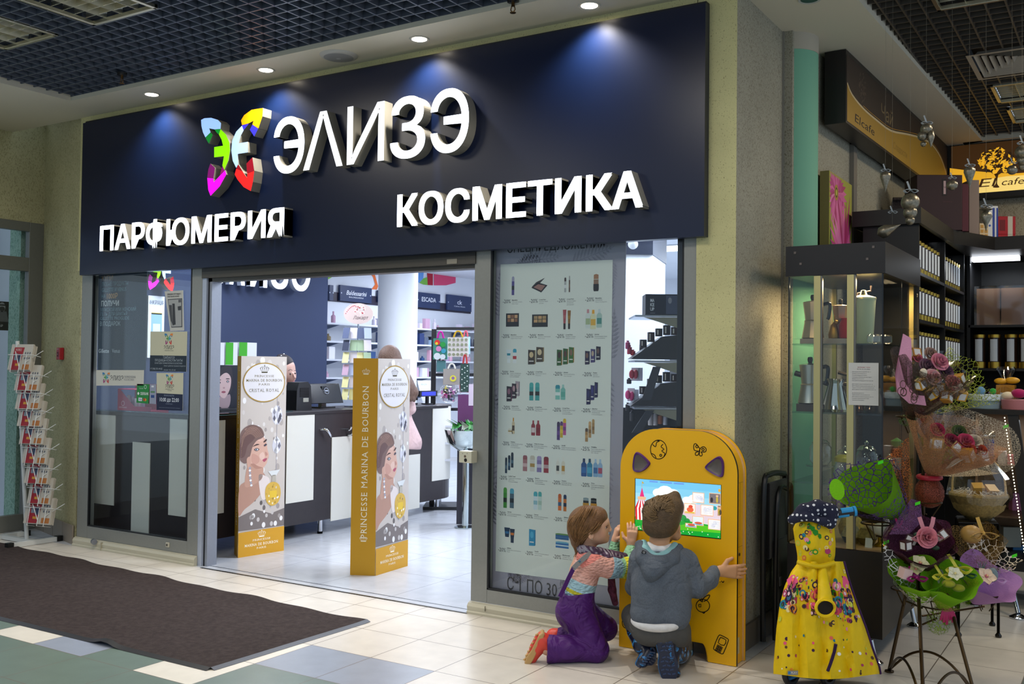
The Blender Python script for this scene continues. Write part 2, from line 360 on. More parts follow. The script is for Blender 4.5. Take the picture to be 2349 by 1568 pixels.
# floors
FT = tilemat('mall_tiles', .4, 0, -.2146, '#6b6258', .005, .28); FS = tilemat('shop_tiles', .6185, 1.606, .70, '#8d9198', .004, .22)
f = M(); cc = {'b': '#cdc7be', 'g': '#66766d', 'm': '#8d95a4', 'w': '#d9d3c6'}
for i in range(-4, 22):
    for j in range(-15, 14):                       # row j: y from -.2146+.4j up
        x0, y0 = .4 * i, -.2146 + .4 * j; x1, y1 = x0 + .4, y0 + .4
        r = -3 - j                                  # 0 = the patterned row nearest the shop
        k = 'b'
        if r >= 0 and i <= 9: k = 'm' if (r == 0 and i >= 8) else 'g'
        if r == 0 and i <= 7: k = 'w'
        if r == 1 and i <= 7: k = {7: 'w', 6: 'g', 5: 'm', 4: 'w', 3: 'g', 2: 'm', 1: 'w'}.get(i, 'g')
        if r >= 1 and i >= 8: k = 'g'
        if i == 16 and j == 1: k = 'g'
        if j == 0 and x0 < 5.19: y0 = 0
        if j == -1 and x0 < 5.19: y1 = .1854
        if y1 > 0 and x0 < 5.19:
            y1 = min(y1, .0)
            if y0 >= y1: continue
        f.col(cc[k]).poly([(x0, y0, 0), (x1, y0, 0), (x1, y1, 0), (x0, y1, 0)])
struct(f.ob('floor', FT))
f = M('#c9ccd2'); f.poly([(-3, 0, 0), (5.2, 0, 0), (5.2, 10.2, 0), (-3, 10.2, 0)]); struct(f.ob('floor_shop', FS))
f = M('#4c4a46'); f.box((1.17, -.012, -.02), (3.49, .004, .003)); f.col('#8b8e93').box((1.17, .078, -.02), (3.49, .084, .002)); struct(f.ob('trim_1', METAL))
# walls
w = M(); w.box((-.38, .02, 2.2), (4.9, .16, 3.6)); struct(w.ob('wall_front', PL_CREAM))
w = M(); w.box((4.905, .02, 0), (5.12, .80, 3.6)); o = struct(w.ob('wall_right', PL_CREAM)); o.data.materials.append(PL_GREY)
for p in o.data.polygons: p.material_index = 1 if abs(p.normal.x) > .5 else 0
w = M('#6e6558'); w.box((4.91, .008, 0), (5.125, .03, .07)); w.box((5.115, .008, 0), (5.135, .80, .13)); struct(w.ob('baseboard_right', SATIN))
w = M('#8e8a80'); w.box((5.10, .79, 0), (5.13, .815, 3.44)); struct(w.ob('trim_2', SATIN))
w = M(); w.add([(-1.36, .34, 0), (-.37, .045, 0), (-.37, .16, 0), (-1.36, .50, 0), (-1.36, .34, 3.6), (-.37, .045, 3.6), (-.37, .16, 3.6), (-1.36, .50, 3.6)], [(0, 1, 5, 4), (1, 2, 6, 5), (2, 3, 7, 6), (3, 0, 4, 7)]); struct(w.ob('wall_left', PL_LEFT))
w = M('#8f8476'); a, b = V((-1.35, .33, 0)), V((-.385, .04, 0)); n = V((-.29, -.957, 0))
for i in range(4):
    p, q = a.lerp(b, i / 4 + .003), a.lerp(b, (i + 1) / 4 - .003); z = V((0, 0, .15))
    w.add([p, q, q + n * .012, p + n * .012, p + z, q + z, q + n * .012 + z, p + n * .012 + z], [(3, 2, 6, 7), (4, 7, 6, 5), (0, 3, 7, 4), (1, 5, 6, 2)])
struct(w.ob('baseboard_left', SATIN))
w = M(); w.box((-1.55, -5.4, 2.68), (-1.35, .5, 3.6)); w.box((-1.55, -5.4, 0), (-1.35, -3.4, 2.68)); struct(w.ob('wall_entrance', PL_LEFT))
# entrance door in the left wall
G = '#7b7b74'
def bars(m, lst):
    for a in lst: m.box(a[:3], a[3:])
d = M(G)
bars(d, [(-1.40, .20, 0, -1.34, .335, 2.68), (-1.40, -3.4, 2.60, -1.34, .2, 2.68), (-1.40, -3.4, 2.25, -1.34, .2, 2.37), (-1.40, -3.4, 0, -1.34, .2, .14)] + [(-1.40, y - .06, 0, -1.34, y + .06, 2.68) for y in (-1.02, -2.2, -3.36)])
d = struct(d.ob('door_1', ALU, bev=.004))
g = M(); g.box((-1.378, -3.3, .1), (-1.37, .2, 2.62)); g = g.ob('glass', GLASSW, d)
# outside the entrance
w = M(); w.box((onY(20, 700, .3).x, .30, 0), (-1.56, .5, 3.6)); w.box((-1.56, .22, 0), (-1.5, .3, 3.6)); struct(w.ob('wall_vestibule', PL_OUT))
w = M('#a9a69c'); w.box((-16, -9, -.3), (-1.55, 9, -.02)); struct(w.ob('pavement', MATTE))
for nm, (x, y, ww, hh, c1, c2, lab) in {'a': (-15, 3.2, 5, 11, '#c98f86', '#3c4048', 'pink plastered apartment house seen through the entrance door'), 'b': (-15.5, -4.5, 6, 14, '#d5d9df', '#7d8ea6', 'pale panel apartment house mirrored in the shop window')}.items():
    t = thing('apartment_building', lab, 'building', (x, y, 0)); bb = M(c1); bb.box((x - 2, y - ww / 2, -.02), (x, y + ww / 2, hh)); bb.ob('wall', MATTE, t)
    for i in range(5):
        for j in range(int(hh / 2.2)):
            v = M(c2); v.box((x - .02, y - ww / 2 + .35 + i * ww / 5, 1 + j * 2.1), (x + .03, y - ww / 2 + .35 + i * ww / 5 + ww / 9, 2.3 + j * 2.1)); v.ob('window', SATIN, t)
# ceilings: soffits
S_ = 3.44
c = M('#d8cfb8'); c.box((-1.36, -.35, S_), (7.9, .03, 3.62)); c.box((-1.36, -5.4, S_), (.03, -.35, 3.62))
c.add([(5.12, .03, S_), (5.60, .03, S_), (5.753, 4.40, S_), (5.12, 4.6, S_), (5.12, .03, 3.62), (5.60, .03, 3.62), (5.753, 4.40, 3.62), (5.12, 4.6, 3.62)], [(3, 2, 1, 0), (1, 2, 6, 5), (0, 1, 5, 4)])
c.box((5.6, 4.36, S_), (8.6, 4.6, 3.62)); struct(c.ob('ceiling', MATTE))
c = M('#0d0d0f'); c.box((-1.5, -5.6, 4.0), (8.8, .0, 4.05)); c.box((5.1, 0, 4.0), (8.8, 4.8, 4.05)); struct(c.ob('ceiling_void', MATTE))
def lattice(nm, x0, x1, y0, y1, st, z, col, hole=()):
    m = M(col)
    k = 0
    for ax in (0, 1):
        lo, hi, p0, p1 = (x0, x1, y0, y1) if ax == 0 else (y0, y1, x0, x1)
        t = lo + st / 2
        while t < hi:
            seg = [(p0, p1)]
            for hx0, hx1, hy0, hy1 in hole:
                a0, a1, b0, b1 = (hx0, hx1, hy0, hy1) if ax == 0 else (hy0, hy1, hx0, hx1)
                if a0 < t < a1:
                    seg = [q for s0, s1 in seg for q in ((s0, min(s1, b0)), (max(s0, b1), s1)) if q[1] - q[0] > .01]
            for s0, s1 in seg:
                if ax == 0: m.box((t - .005, s0, z), (t + .005, s1, z + .045))
                else: m.box((s0, t - .005, z + .0006), (s1, t + .005, z + .0455))
            t += st
    return struct(m.ob(nm, SATIN))
PANELS = [(1.62, 2.19, -1.86, -1.27), (.71, 1.26, -1.86, -1.27)]
lattice('ceiling_grid', .03, 7.9, -5.2, -.35, .1, 3.47, '#525863', PANELS)
CPAN = [(5.935, 6.53, .36, .963), (6.0, 6.6, 2.71, 3.22), (6.03, 6.63, 3.45, 3.95), (5.957, 6.56, 1.86, 2.475)]
lattice('ceiling_grid_cafe', 5.62, 8.6, .03, 4.36, .1, 3.47, '#4a443c', CPAN)
# shop shell
w = M('#dfe3ea'); w.box((-.37, .165, 2.9), (5.0, 10.1, 3.0)); w.box((-1.0, .6, 2.9), (-.37, 10.1, 3.0)); w.box((-2.6, .6, 2.9), (-1.0, 10.1, 3.0)); struct(w.ob('ceiling_shop', MATTE))
w = M('#dfe3ea'); w.box((-3, 10, 0), (5.2, 10.2, 2.9)); struct(w.ob('wall_back', MATTE))
w = M('#dfe3ea'); w.box((-2.62, .16, 0), (-2.45, 10, 2.9)); struct(w.ob('wall_shop_left', MATTE))
w = M('#dfe3ea'); w.box((5.0, .8, 0), (5.1, 10, 2.9)); struct(w.ob('wall_shop_right', MATTE))
w = M('#dfe3ea'); w.box((-2.62, .5, 0), (-1.0, .62, 2.9)); struct(w.ob('wall_shop_near', MATTE))
w = M('#2b3550'); w.box((-1.1, .62, 0), (-1.0, 3.63, 2.9)); struct(w.ob('wall_navy', MATTE))
w = M('#e4e7ec'); w.cyl((-1.35, 5.35, 0), (-1.35, 5.35, 2.9), .26, n=40); struct(w.ob('column', SATIN, smooth=40))
# green column and cafe walls
w = M('#79b396'); w.cyl((5.10, .98, 0), (5.10, .98, 3.34), .172, n=48); w.col('#b5ad9c').cyl((5.10, .98, 3.34), (5.10, .98, 3.45), .174, n=48); struct(w.ob('column', MATTE, smooth=40))
def cx(y): return 5.195 + .035 * (y - 1.29)
w = M(); w.add([(cx(.8), .8, 0), (cx(4.6), 4.6, 0), (cx(4.6), 4.6, 3.6), (cx(.8), .8, 3.6), (5.06, .8, 0), (5.06, 4.6, 0), (5.06, 4.6, 3.6), (5.06, .8, 3.6)], [(0, 1, 2, 3), (5, 4, 7, 6), (4, 0, 3, 7)]); struct(w.ob('wall_cafe_left', PL_GREY))
w = M(); w.box((5.06, 4.55, 0), (8.8, 4.75, 3.6)); struct(w.ob('wall_cafe_back', PL_GREY))
w = M('#77736b'); w.add([(cx(1.98), 1.98, 2.0), (cx(1.98) + .03, 1.98, 2.0), (cx(2.06) + .03, 2.06, 2.0), (cx(2.06), 2.06, 2.0), (cx(1.98), 1.98, 3.0), (cx(1.98) + .03, 1.98, 3.0), (cx(2.06) + .03, 2.06, 3.0), (cx(2.06), 2.06, 3.0)], [(0, 1, 5, 4), (1, 2, 6, 5)]); struct(w.ob('trim_3', SATIN))
# ---------------------------------------------------------------- shopfront
FR = '#8b8c86'
d = M(FR); bars(d, [(-.335, .03, .07, -.20, .09, 2.2), (.975, .03, .07, 1.085, .09, 2.2), (-.2, .03, .07, .975, .09, .165), (-.2, .03, 2.175, .975, .09, 2.2)])
d.col('#121417'); bars(d, [(-.2, .028, .165, -.188, .05, 2.18), (.963, .028, .165, .975, .05, 2.18), (-.2, .028, .165, .975, .05, .175)])
d.col('#c9c3b0').cb((.77, .026, .118), (.035, .012, .035)); d.col('#4a4740').cb((.77, .018, .118), (.012, .008, .016))
w1 = struct(d.ob('window_1', ALU, bev=.003)); g = M(); g.box((-.19, .05, .17), (.965, .058, 2.19)); g.ob('glass', GLASSW, w1)
d = M('#aeb6c6'); bars(d, [(1.087, .032, 0, 1.13, .16, 2.1)]); d.col('#1c1d20').box((1.13, .05, 0), (1.145, .14, 2.1)); d.col('#8a8f99').box((1.145, .05, 0), (1.168, .14, 2.1)); struct(d.ob('trim_4', ALU))
d = M('#4b4740'); bars(d, [(1.09, .02, 2.085, 3.5, .16, 2.13), (1.09, .05, 2.06, 3.5, .14, 2.085)]); d.col('#2b2925').box((1.09, .02, 2.13), (3.5, .16, 2.19)); d.col('#8f897a').cb((3.33, .018, 2.105), (.075, .004, .03)); struct(d.ob('trim_5', ALU))
d = M(FR); bars(d, [(3.49, .03, .07, 3.605, .09, 2.2), (4.83, .03, .07, 4.905, .09, 2.2), (3.605, .03, .07, 4.83, .09, .15), (3.605, .03, 2.175, 4.83, .09, 2.2)])
d.col('#121417'); bars(d, [(3.605, .028, .15, 3.618, .05, 2.18), (4.822, .028, .15, 4.832, .05, 2.18), (3.605, .028, .15, 4.83, .05, .163)])
d.col('#1a1a1d').box((4.765, .10, .15), (4.83, .13, 2.2))
w2 = struct(d.ob('window_2', ALU, bev=.003)); g = M(); g.box((3.615, .05, .16), (4.825, .058, 2.19)); g.ob('glass', GLASSW, w2)
def skirt(x0, x1):
    m = M('#b9b49f'); m.prism([(0, 0), (0, 0)], 0, 0) if 0 else None
    pr = [(.03, 0), (-.004, 0), (-.004, .012), (.004, .02), (.0, .045), (.012, .062), (.03, .07)]
    m.add([(x, y, z) for x in (x0, x1) for y, z in pr], [(i, i + 1, i + 8, i + 7) for i in range(6)] + [tuple(range(7)), tuple(range(13, 6, -1))])
    return m
m = skirt(-.345, 1.09); m.col('#a59f88').box((.02, -.006, 0), (.03, .02, .062)); struct(m.ob('baseboard_front', SATIN))
m = skirt(3.485, 4.905); m.col('#6d6858').box((3.615, -.0055, .03), (3.618, 0, .06)); struct(m.ob('baseboard_window', SATIN))
# ================================================================ SHOP SIGN
def xz(px, py, y): p = onY(px, py, y); return (p.x, p.z)
sign = thing('shop_sign', 'long navy fascia sign with lit white and coloured letters over the perfume shop front', 'sign', (2.35, .02, 2.155))
b = M('#061330'); b.box((-.268, -.04, 2.155), (4.97, .018, 3.372))
m_board = mat('navy_board', .3, spec=.45); b.ob('board', m_board, sign)
b = M('#10131c'); b.box((-.25, -.03, 3.372), (4.97, .016, 3.385)); b.ob('top_rail', SATIN, sign)
LF = mat('letter_face', .4, emit=1.15); LS = mat('letter_side', .45, .15)
FZ, BZ = -.12, -.04
def solid_letters(name, specs, par, y0, y1, T=None, face='#f4f8ff', side='#8f8b80', bold=.0):
    """channel letters: (text, x0, x1, z0, z1, bold) fitted to their boxes, lit face at y0, grey returns back to y1"""
    m = M()
    for t, x0, x1, z0, z1, bo in [(t, x0 + (dx + .5) * bo, x1 + (dx - .5) * bo, z0 + (dz + .5) * bo * .6, z1 + (dz - .5) * bo * .6, 0) for t, x0, x1, z0, z1, bo in specs for dx, dz in ((.5, .5), (-.5, .5), (.5, -.5), (-.5, -.5))[:4 if bo else 1]]:
        vs, fs, nz = _curve(t, bo, 1, .5, 4)
        a0, a1 = min(v[0] for v in vs), max(v[0] for v in vs); b0, b1 = min(v[1] for v in vs), max(v[1] for v in vs)
        P_ = [(x0 + (v[0] - a0) / (a1 - a0) * (x1 - x0), y0 if v[2] > 0 else y1, z0 + (v[1] - b0) / (b1 - b0) * (z1 - z0)) for v in vs]
        if T: P_ = [T @ V(p) for p in P_]
        m.col(face, 0).add(P_, [f for f, z in zip(fs, nz) if z > .9]); k = len(m.v) - len(P_)
        m.col(side, 1); F2 = [[k + i for i in f] for f, z in zip(fs, nz) if -.9 < z <= .9]
        m.f += F2; m.c += [m.k] * len(F2); m.mi += [1] * len(F2)
    return m.ob(name, [LF, LS], par)
def box4(zx0, zx1, zy0, zy1):                      # from zoom pixels on the big word
    s = .26786; xm = (600 + zx0 * s, 600 + zx1 * s); ym = (60 + zy0 * s, 60 + zy1 * s)
    a = xz(xm[0], sum(ym) / 2, FZ)[0]; c = xz(xm[1], sum(ym) / 2, FZ)[0]; return a, c
zt = 3.122; zb = 2.737
big = [('Э', *box4(105, 366, 750, 1278), 2.737, 3.118, .012), ('Λ', *box4(360, 697, 692, 1242), 2.742, 3.115, .0), ('И', *box4(733, 1050, 620, 1205), 2.742, 3.115, .0),
       ('З', *box4(1103, 1402, 570, 1147), 2.735, 3.12, .012), ('Э', *box4(1447, 1775, 520, 1108), 2.737, 3.124, .012)]
solid_letters('lettering', big, sign, FZ, BZ)
solid_letters('lettering', [('ПАРФЮМЕРИЯ', .092, 2.05, 2.308, 2.524, .017)], sign, FZ, BZ)
solid_letters('lettering', [('КОСМЕТИКА', 3.009, 4.66, 2.315, 2.520, .017)], sign, FZ, BZ)
BFLY = [('#9fc6ff', [(1382, 172), (1410, 157), (1470, 153), (1530, 172), (1557, 200), (1553, 250), (1500, 255), (1470, 249), (1453, 245), (1465, 280), (1420, 325), (1398, 280), (1385, 225)]),
        ('#0c7a2a', [(1420, 325), (1465, 280), (1485, 302), (1450, 380), (1432, 350)]), ('#0f8a2e', [(1500, 258), (1553, 251), (1538, 300), (1520, 285)]),
        ('#86e800', [(1553, 253), (1600, 300), (1630, 370), (1636, 440), (1620, 530), (1586, 610), (1569, 570), (1582, 490), (1497, 500), (1497, 410), (1575, 398), (1562, 345), (1538, 300)]),
        ('#6d0a5e', [(1463, 555), (1504, 592), (1490, 685), (1436, 677), (1446, 605)]), ('#f000f0', [(1436, 680), (1490, 686), (1493, 718), (1592, 613), (1603, 650), (1545, 755), (1465, 838), (1445, 785)]),
        ('#7c0a5e', [(1570, 575), (1588, 612), (1545, 657)]), ('#ff9a00', [(1733, 175), (1760, 130), (1825, 83), (1926, 68), (1920, 140), (1885, 246), (1832, 211), (1843, 178), (1795, 204), (1741, 216)]),
        ('#3028d8', [(1741, 218), (1800, 205), (1755, 262)]), ('#2c2ae0', [(1832, 213), (1882, 248), (1848, 316), (1810, 258)]),
        ('#a9ceff', [(1741, 222), (1755, 264), (1730, 310), (1712, 377), (1792, 364), (1792, 456), (1704, 470), (1708, 560), (1690, 592), (1660, 530), (1647, 440), (1656, 350), (1690, 275)]),
        ('#8a0818', [(1710, 562), (1746, 622), (1691, 598)]), ('#8a0a20', [(1832, 500), (1848, 618), (1785, 640), (1780, 555)]),
        ('#fb1f1f', [(1691, 600), (1746, 624), (1785, 678), (1790, 641), (1848, 620), (1836, 715), (1818, 795), (1755, 760), (1702, 695), (1677, 650)])]
def bfly_pts():
    o = []
    for c, pts in BFLY: o.append((c, [xz(100 + x * .2614, 230 + y * .2614, FZ) for x, y in pts]))
    return o
BF = bfly_pts()
def emblem(par, T=None, y0=FZ, y1=BZ, name='emblem', glow=True):
    m = M()
    for c, pts in BF:
        n = len(pts); P_ = [(x, y0, z) for x, z in pts] + [(x, y1, z) for x, z in pts]
        if T: P_ = [T @ V(p) for p in P_]
        m.col(c, 0).add(P_, [tuple(range(n))]); k = len(m.v) - len(P_); m.col('#8f8b80', 1)
        F2 = [[k + i + n, k + (i + 1) % n + n, k + (i + 1) % n, k + i] for i in range(n)]; m.f += F2; m.c += [m.k] * n; m.mi += [1] * n
    return m.ob(name, [mat('emblem_face', .5, spec=.2, emit=.72), LS], par)
emblem(sign)
bx0, bx1 = min(p[0] for c, q in BF for p in q), max(p[0] for c, q in BF for p in q); bz0, bz1 = min(p[1] for c, q in BF for p in q), max(p[1] for c, q in BF for p in q)
def mini_bfly(m, cx, cy, h, cols=None):             # printed emblem
    s = h / (bz1 - bz0)
    for i, (c, pts) in enumerate(BF): m.col(cols[i % len(cols)] if cols else c).pol([(cx + (x - (bx0 + bx1) / 2) * s, cy + (z - (bz0 + bz1) / 2) * s) for x, z in pts])
PB = ['#2e7fb5', '#3e8f55', '#3e8f55', '#5aa04a', '#8a2a6a', '#a83a7c', '#8a2a6a', '#e5893a', '#2a6aa8', '#2a6aa8', '#37a0b0', '#b02a3a', '#b02a3a', '#d8443a']
# ================================================================ CEILING FITTINGS
def downlight(loc, label, on=True):
    t = thing('ceiling_downlight', label, 'light', loc, 'spotlights in the soffit over the sign' if on else None)
    m = M('#b9b6ac'); m.lathe([(.045, -.002), (.058, -.006), (.062, 0)], loc, 28); m.ob('rim', SATIN, t, 40)
    m = M('#fff1d6' if on else '#15151a'); m.lathe([(0, -.001), (.046, -.003)], loc, 28); m.ob('lamp', mat('lamp_glow', .5, emit=14) if on else GLOSS, t)
    if on:
        l = bpy.data.lights.new('spot', 'SPOT'); l.energy = 105; l.spot_size = math.radians(125); l.spot_blend = .75; l.shadow_soft_size = .04; l.color = (1.0, .93, .82)
        o = bpy.data.objects.new('spot_bulb', l); COL.objects.link(o); o.location = V(loc) + V((0, 0, -.012)); own(o, t)
for (px, py), lab in zip(((348, 216), (610, 160), (962, 89), (1352, 12)), ('recessed spotlight nearest the inner corner of the soffit', 'recessed spotlight just left of the round ceiling speaker', 'recessed spotlight just right of the round ceiling speaker', 'recessed spotlight closest to the right end of the sign')):
    p = onZ(px, py, S_); downlight((p.x, p.y, S_ - .001), lab)
p = onZ(1857, -2, S_); downlight((p.x, p.y, S_ - .001), 'dark unlit recessed spotlight above the green column', False)
p = onZ(777, 127, S_); t = thing('ceiling_speaker', 'round grey ceiling speaker recessed between two spotlights', 'speaker', (p.x, p.y, S_))
m = M('#b9b6ac'); m.lathe([(.095, -.016), (.118, -.007), (.122, 0)], (p.x, p.y, S_), 36); m.ob('rim', SATIN, t, 40)
m = M('#8e8e8c'); m.lathe([(0, -.022), (.06, -.022), (.095, -.016)], (p.x, p.y, S_), 36); m.col('#b4b4b2').lathe([(0, -.0245), (.016, -.0225)], (p.x, p.y, S_), 16); m.ob('grille', SATIN, t, 40)
for px, py, lab in ((1177, 4, 'brass ceiling sprinkler beside the soffit edge above the sign'), (280, 172, 'dark ceiling sprinkler under the mesh ceiling near the left corner')):
    p = onZ(px, py, 3.455); t = thing('sprinkler', lab, 'sprinkler', (p.x, p.y, 3.46)); c = (p.x, p.y, 3.47)
    m = M('#2c2a28'); m.lathe([(0, -.02), (.032, -.018), (.034, 0)], c, 18); m.ob('cup', GLOSS, t, 40)
    m = M('#7a5a34'); m.cyl((c[0], c[1], 3.45), (c[0], c[1], 3.43), .009); m.tube([(c[0] - .008, c[1], 3.435), (c[0] - .014, c[1], 3.41), (c[0], c[1], 3.395)], .003); m.tube([(c[0] + .008, c[1], 3.435), (c[0] + .014, c[1], 3.41), (c[0], c[1], 3.395)], .003); m.lathe([(0, 0), (.016, .001), (.017, .004)], (c[0], c[1], 3.392), 14); m.ob('frame', METAL, t, 40)
def louvre_lamp(x0, y0, x1, y1, label, lit=.0, cols=('#c9b98a', '#8d7a4a')):
    t = thing('ceiling_lamp', label, 'lamp', ((x0 + x1) / 2, (y0 + y1) / 2, 3.47), 'louvred square lamps in the mesh ceiling')
    m = M('#d9d2b8'); f_ = .022
    for a in ((x0, y0, x1, y0 + f_), (x0, y1 - f_, x1, y1), (x0, y0, x0 + f_, y1), (x1 - f_, y0, x1, y1)): m.box((a[0], a[1], 3.462), (a[2], a[3], 3.485))
    m.ob('frame', METAL, t, bev=.002)
    m = M('#e6dfc8'); m.box((x0 + f_, y0 + f_, 3.535), (x1 - f_, y1 - f_, 3.54)); m.ob('reflector', METAL, t)
    m = M('#f0ead4'); n1, n2 = 4, 8
    for i in range(1, n1): x = x0 + (x1 - x0) * i / n1; m.prism([(x - .006, 3.53), (x + .006, 3.53), (x + .001, 3.475), (x - .001, 3.475)], y0 + f_, y1 - f_)
    for j in range(1, n2):
        y = y0 + (y1 - y0) * j / n2; m.box((x0 + f_, y - .0015, 3.485), (x1 - f_, y + .0015, 3.525))
    m.ob('louvre', METAL, t)
    m = M('#cfd8e4')
    for i in range(n1): x = x0 + (x1 - x0) * (i + .5) / n1; m.cyl((x, y0 + .03, 3.515), (x, y1 - .03, 3.515), .011, n=8)
    m.ob('tube', SATIN, t, 40)
for q, lab in zip(PANELS + CPAN[:3], ('square louvred ceiling lamp, larger in view of the two at upper left', 'square louvred ceiling lamp cut by the left picture edge', 'louvred ceiling lamp above the green column side of the cafe, closest to the soffit', 'louvred ceiling lamp beyond the square air vent', 'small looking louvred ceiling lamp nearest the far cafe sign')):
    louvre_lamp(q[0], q[2], q[1], q[3], lab)
x0, x1, y0, y1 = CPAN[3]; t = thing('air_vent', 'square ceiling air diffuser with nested louvres in the cafe ceiling', 'vent', ((x0 + x1) / 2, (y0 + y1) / 2, 3.47))
m = M('#a79c8b')
for k in range(7):
    a = .04 * k; z = 3.455 + .004 * k
    if k == 0: w_ = .03
    else: w_ = .022
    o0, o1, p0, p1 = x0 + a, x1 - a, y0 + a, y1 - a; zz = z + .03
    m.add([(o0, p0, z), (o1, p0, z), (o1, p1, z), (o0, p1, z), (o0 + w_, p0 + w_, zz if k else z), (o1 - w_, p0 + w_, zz if k else z), (o1 - w_, p1 - w_, zz if k else z), (o0 + w_, p1 - w_, zz if k else z)], [(0, 1, 5, 4), (1, 2, 6, 5), (2, 3, 7, 6), (3, 0, 4, 7)])
m.ob('louvre', SATIN, t); m = M('#2a2622'); m.box((x0 + .02, y0 + .02, 3.52), (x1 - .02, y1 - .02, 3.53)); m.ob('duct', MATTE, t)
# ================================================================ DOORMAT
MATM = mat('mat_pile', .95, spec=.1, bump=(420, .9), mottle=(38, .22))
t = thing('doormat', 'long dark brown entrance mat with black rubber edge lying on the tiles', 'mat', (1.3, -1.05, 0))
c = [V((-3.2, -.16, 0)), V((-3.2, -1.66, 0)), V((3.10, -1.60, 0)), V((3.125, -.50, 0))]
def mp(u, v):
    p = c[1].lerp(c[2], u).lerp(c[0].lerp(c[3], u), v); e = max(0, v - .93) / .07
    wob = .018 * e * math.sin(u * 61) * math.sin(u * 23 + 1)
    lift = .022 * math.exp(-((u - .878) / .012) ** 2) * max(0, 1 - v / .06)
    return (p.x, p.y + wob, .011 + .004 * max(0, wob * 40) + lift)
m = M('#463d3b'); m.grid(mp, 160, 30); m.ob('pile', MATM, t, 60)
m = M('#27282c')
for a, b_ in (((0, 0), (1, 0)), ((1, 0), (1, 1))):
    k = 120; P0 = [mp(a[0] + (b_[0] - a[0]) * i / k, a[1] + (b_[1] - a[1]) * i / k) for i in range(k + 1)]
    off = V((0, -.028, 0)) if b_[1] == 0 else V((.028, 0, 0))
    m.add([(p[0], p[1], p[2] + .001) for p in P0] + [(p[0] + off.x, p[1] + off.y, max(.0015, p[2] - .010)) for p in P0], [(i, i + 1, i + k + 2, i + k + 1) for i in range(k)])
m.box((-3.2, -1.66, .001), (-3.19, -1.6, .004)); m.ob('rubber_edge', SATIN, t, 60)
# ================================================================ TOTEM BANNERS
def crown(m, x, y, s, col):
    m.col(col); m.pol([(x - s * .42, y), (x + s * .42, y), (x + s * .46, y + .16 * s), (x - s * .46, y + .16 * s)])
    for i in range(5):
        a = (i - 2) / 2; m.line(sm([(x + a * s * .4, y + .2 * s), (x + a * s * .62, y + .55 * s), (x + a * s * .3, y + .78 * s)], 4, False), .05 * s); m.el2(x + a * s * .6, y + .58 * s, .06 * s, n=8)
    m.el2(x, y + .86 * s, .08 * s, n=8); m.rect(x - .015 * s, y + .86 * s, x + .015 * s, y + 1.08 * s)
def serif_txt(m, t, x, y, h, al='c', w=None, bold=0):
    """upright capitals with slab feet, set letter by letter"""
    ws = [glyphs(ch, bold)[2] * h / .729 if ch != ' ' else h * .32 for ch in t]; gap = h * .22; tot = sum(ws) + gap * (len(t) - 1)
    k = (w / tot) if w else 1; x0 = x - {'l': 0, 'c': .5, 'r': 1}[al] * tot * k
    for ch, a in zip(t, ws):
        if ch != ' ':
            m.txt(ch, x0, y, h, 'l', w=a * k, bold=bold); f = h * .035; sw = h * .13 * k
            st = {'P': (.07, None), 'R': (.07, .95), 'I': (.5, None), 'N': (.07, .93), 'E': (.07, None), 'M': (.05, .95), 'A': (.03, .97), 'D': (.07, None), 'B': (.07, None), 'U': (.07, .93), 'L': (.07, None), 'T': (.5, None), 'Y': (.5, None)}.get(ch, ())
            for q in st:
                if q is not None:
                    xx = x0 + a * k * q
                    if ch != 'U': m.rect(xx - sw, y, xx + sw, y + f * 1.3)
                    if ch not in 'AT' : m.rect(xx - sw * (.8 if q < .9 else .8), y + h - f * 1.3, xx + sw * .8, y + h)
        x0 += (a + gap) * k
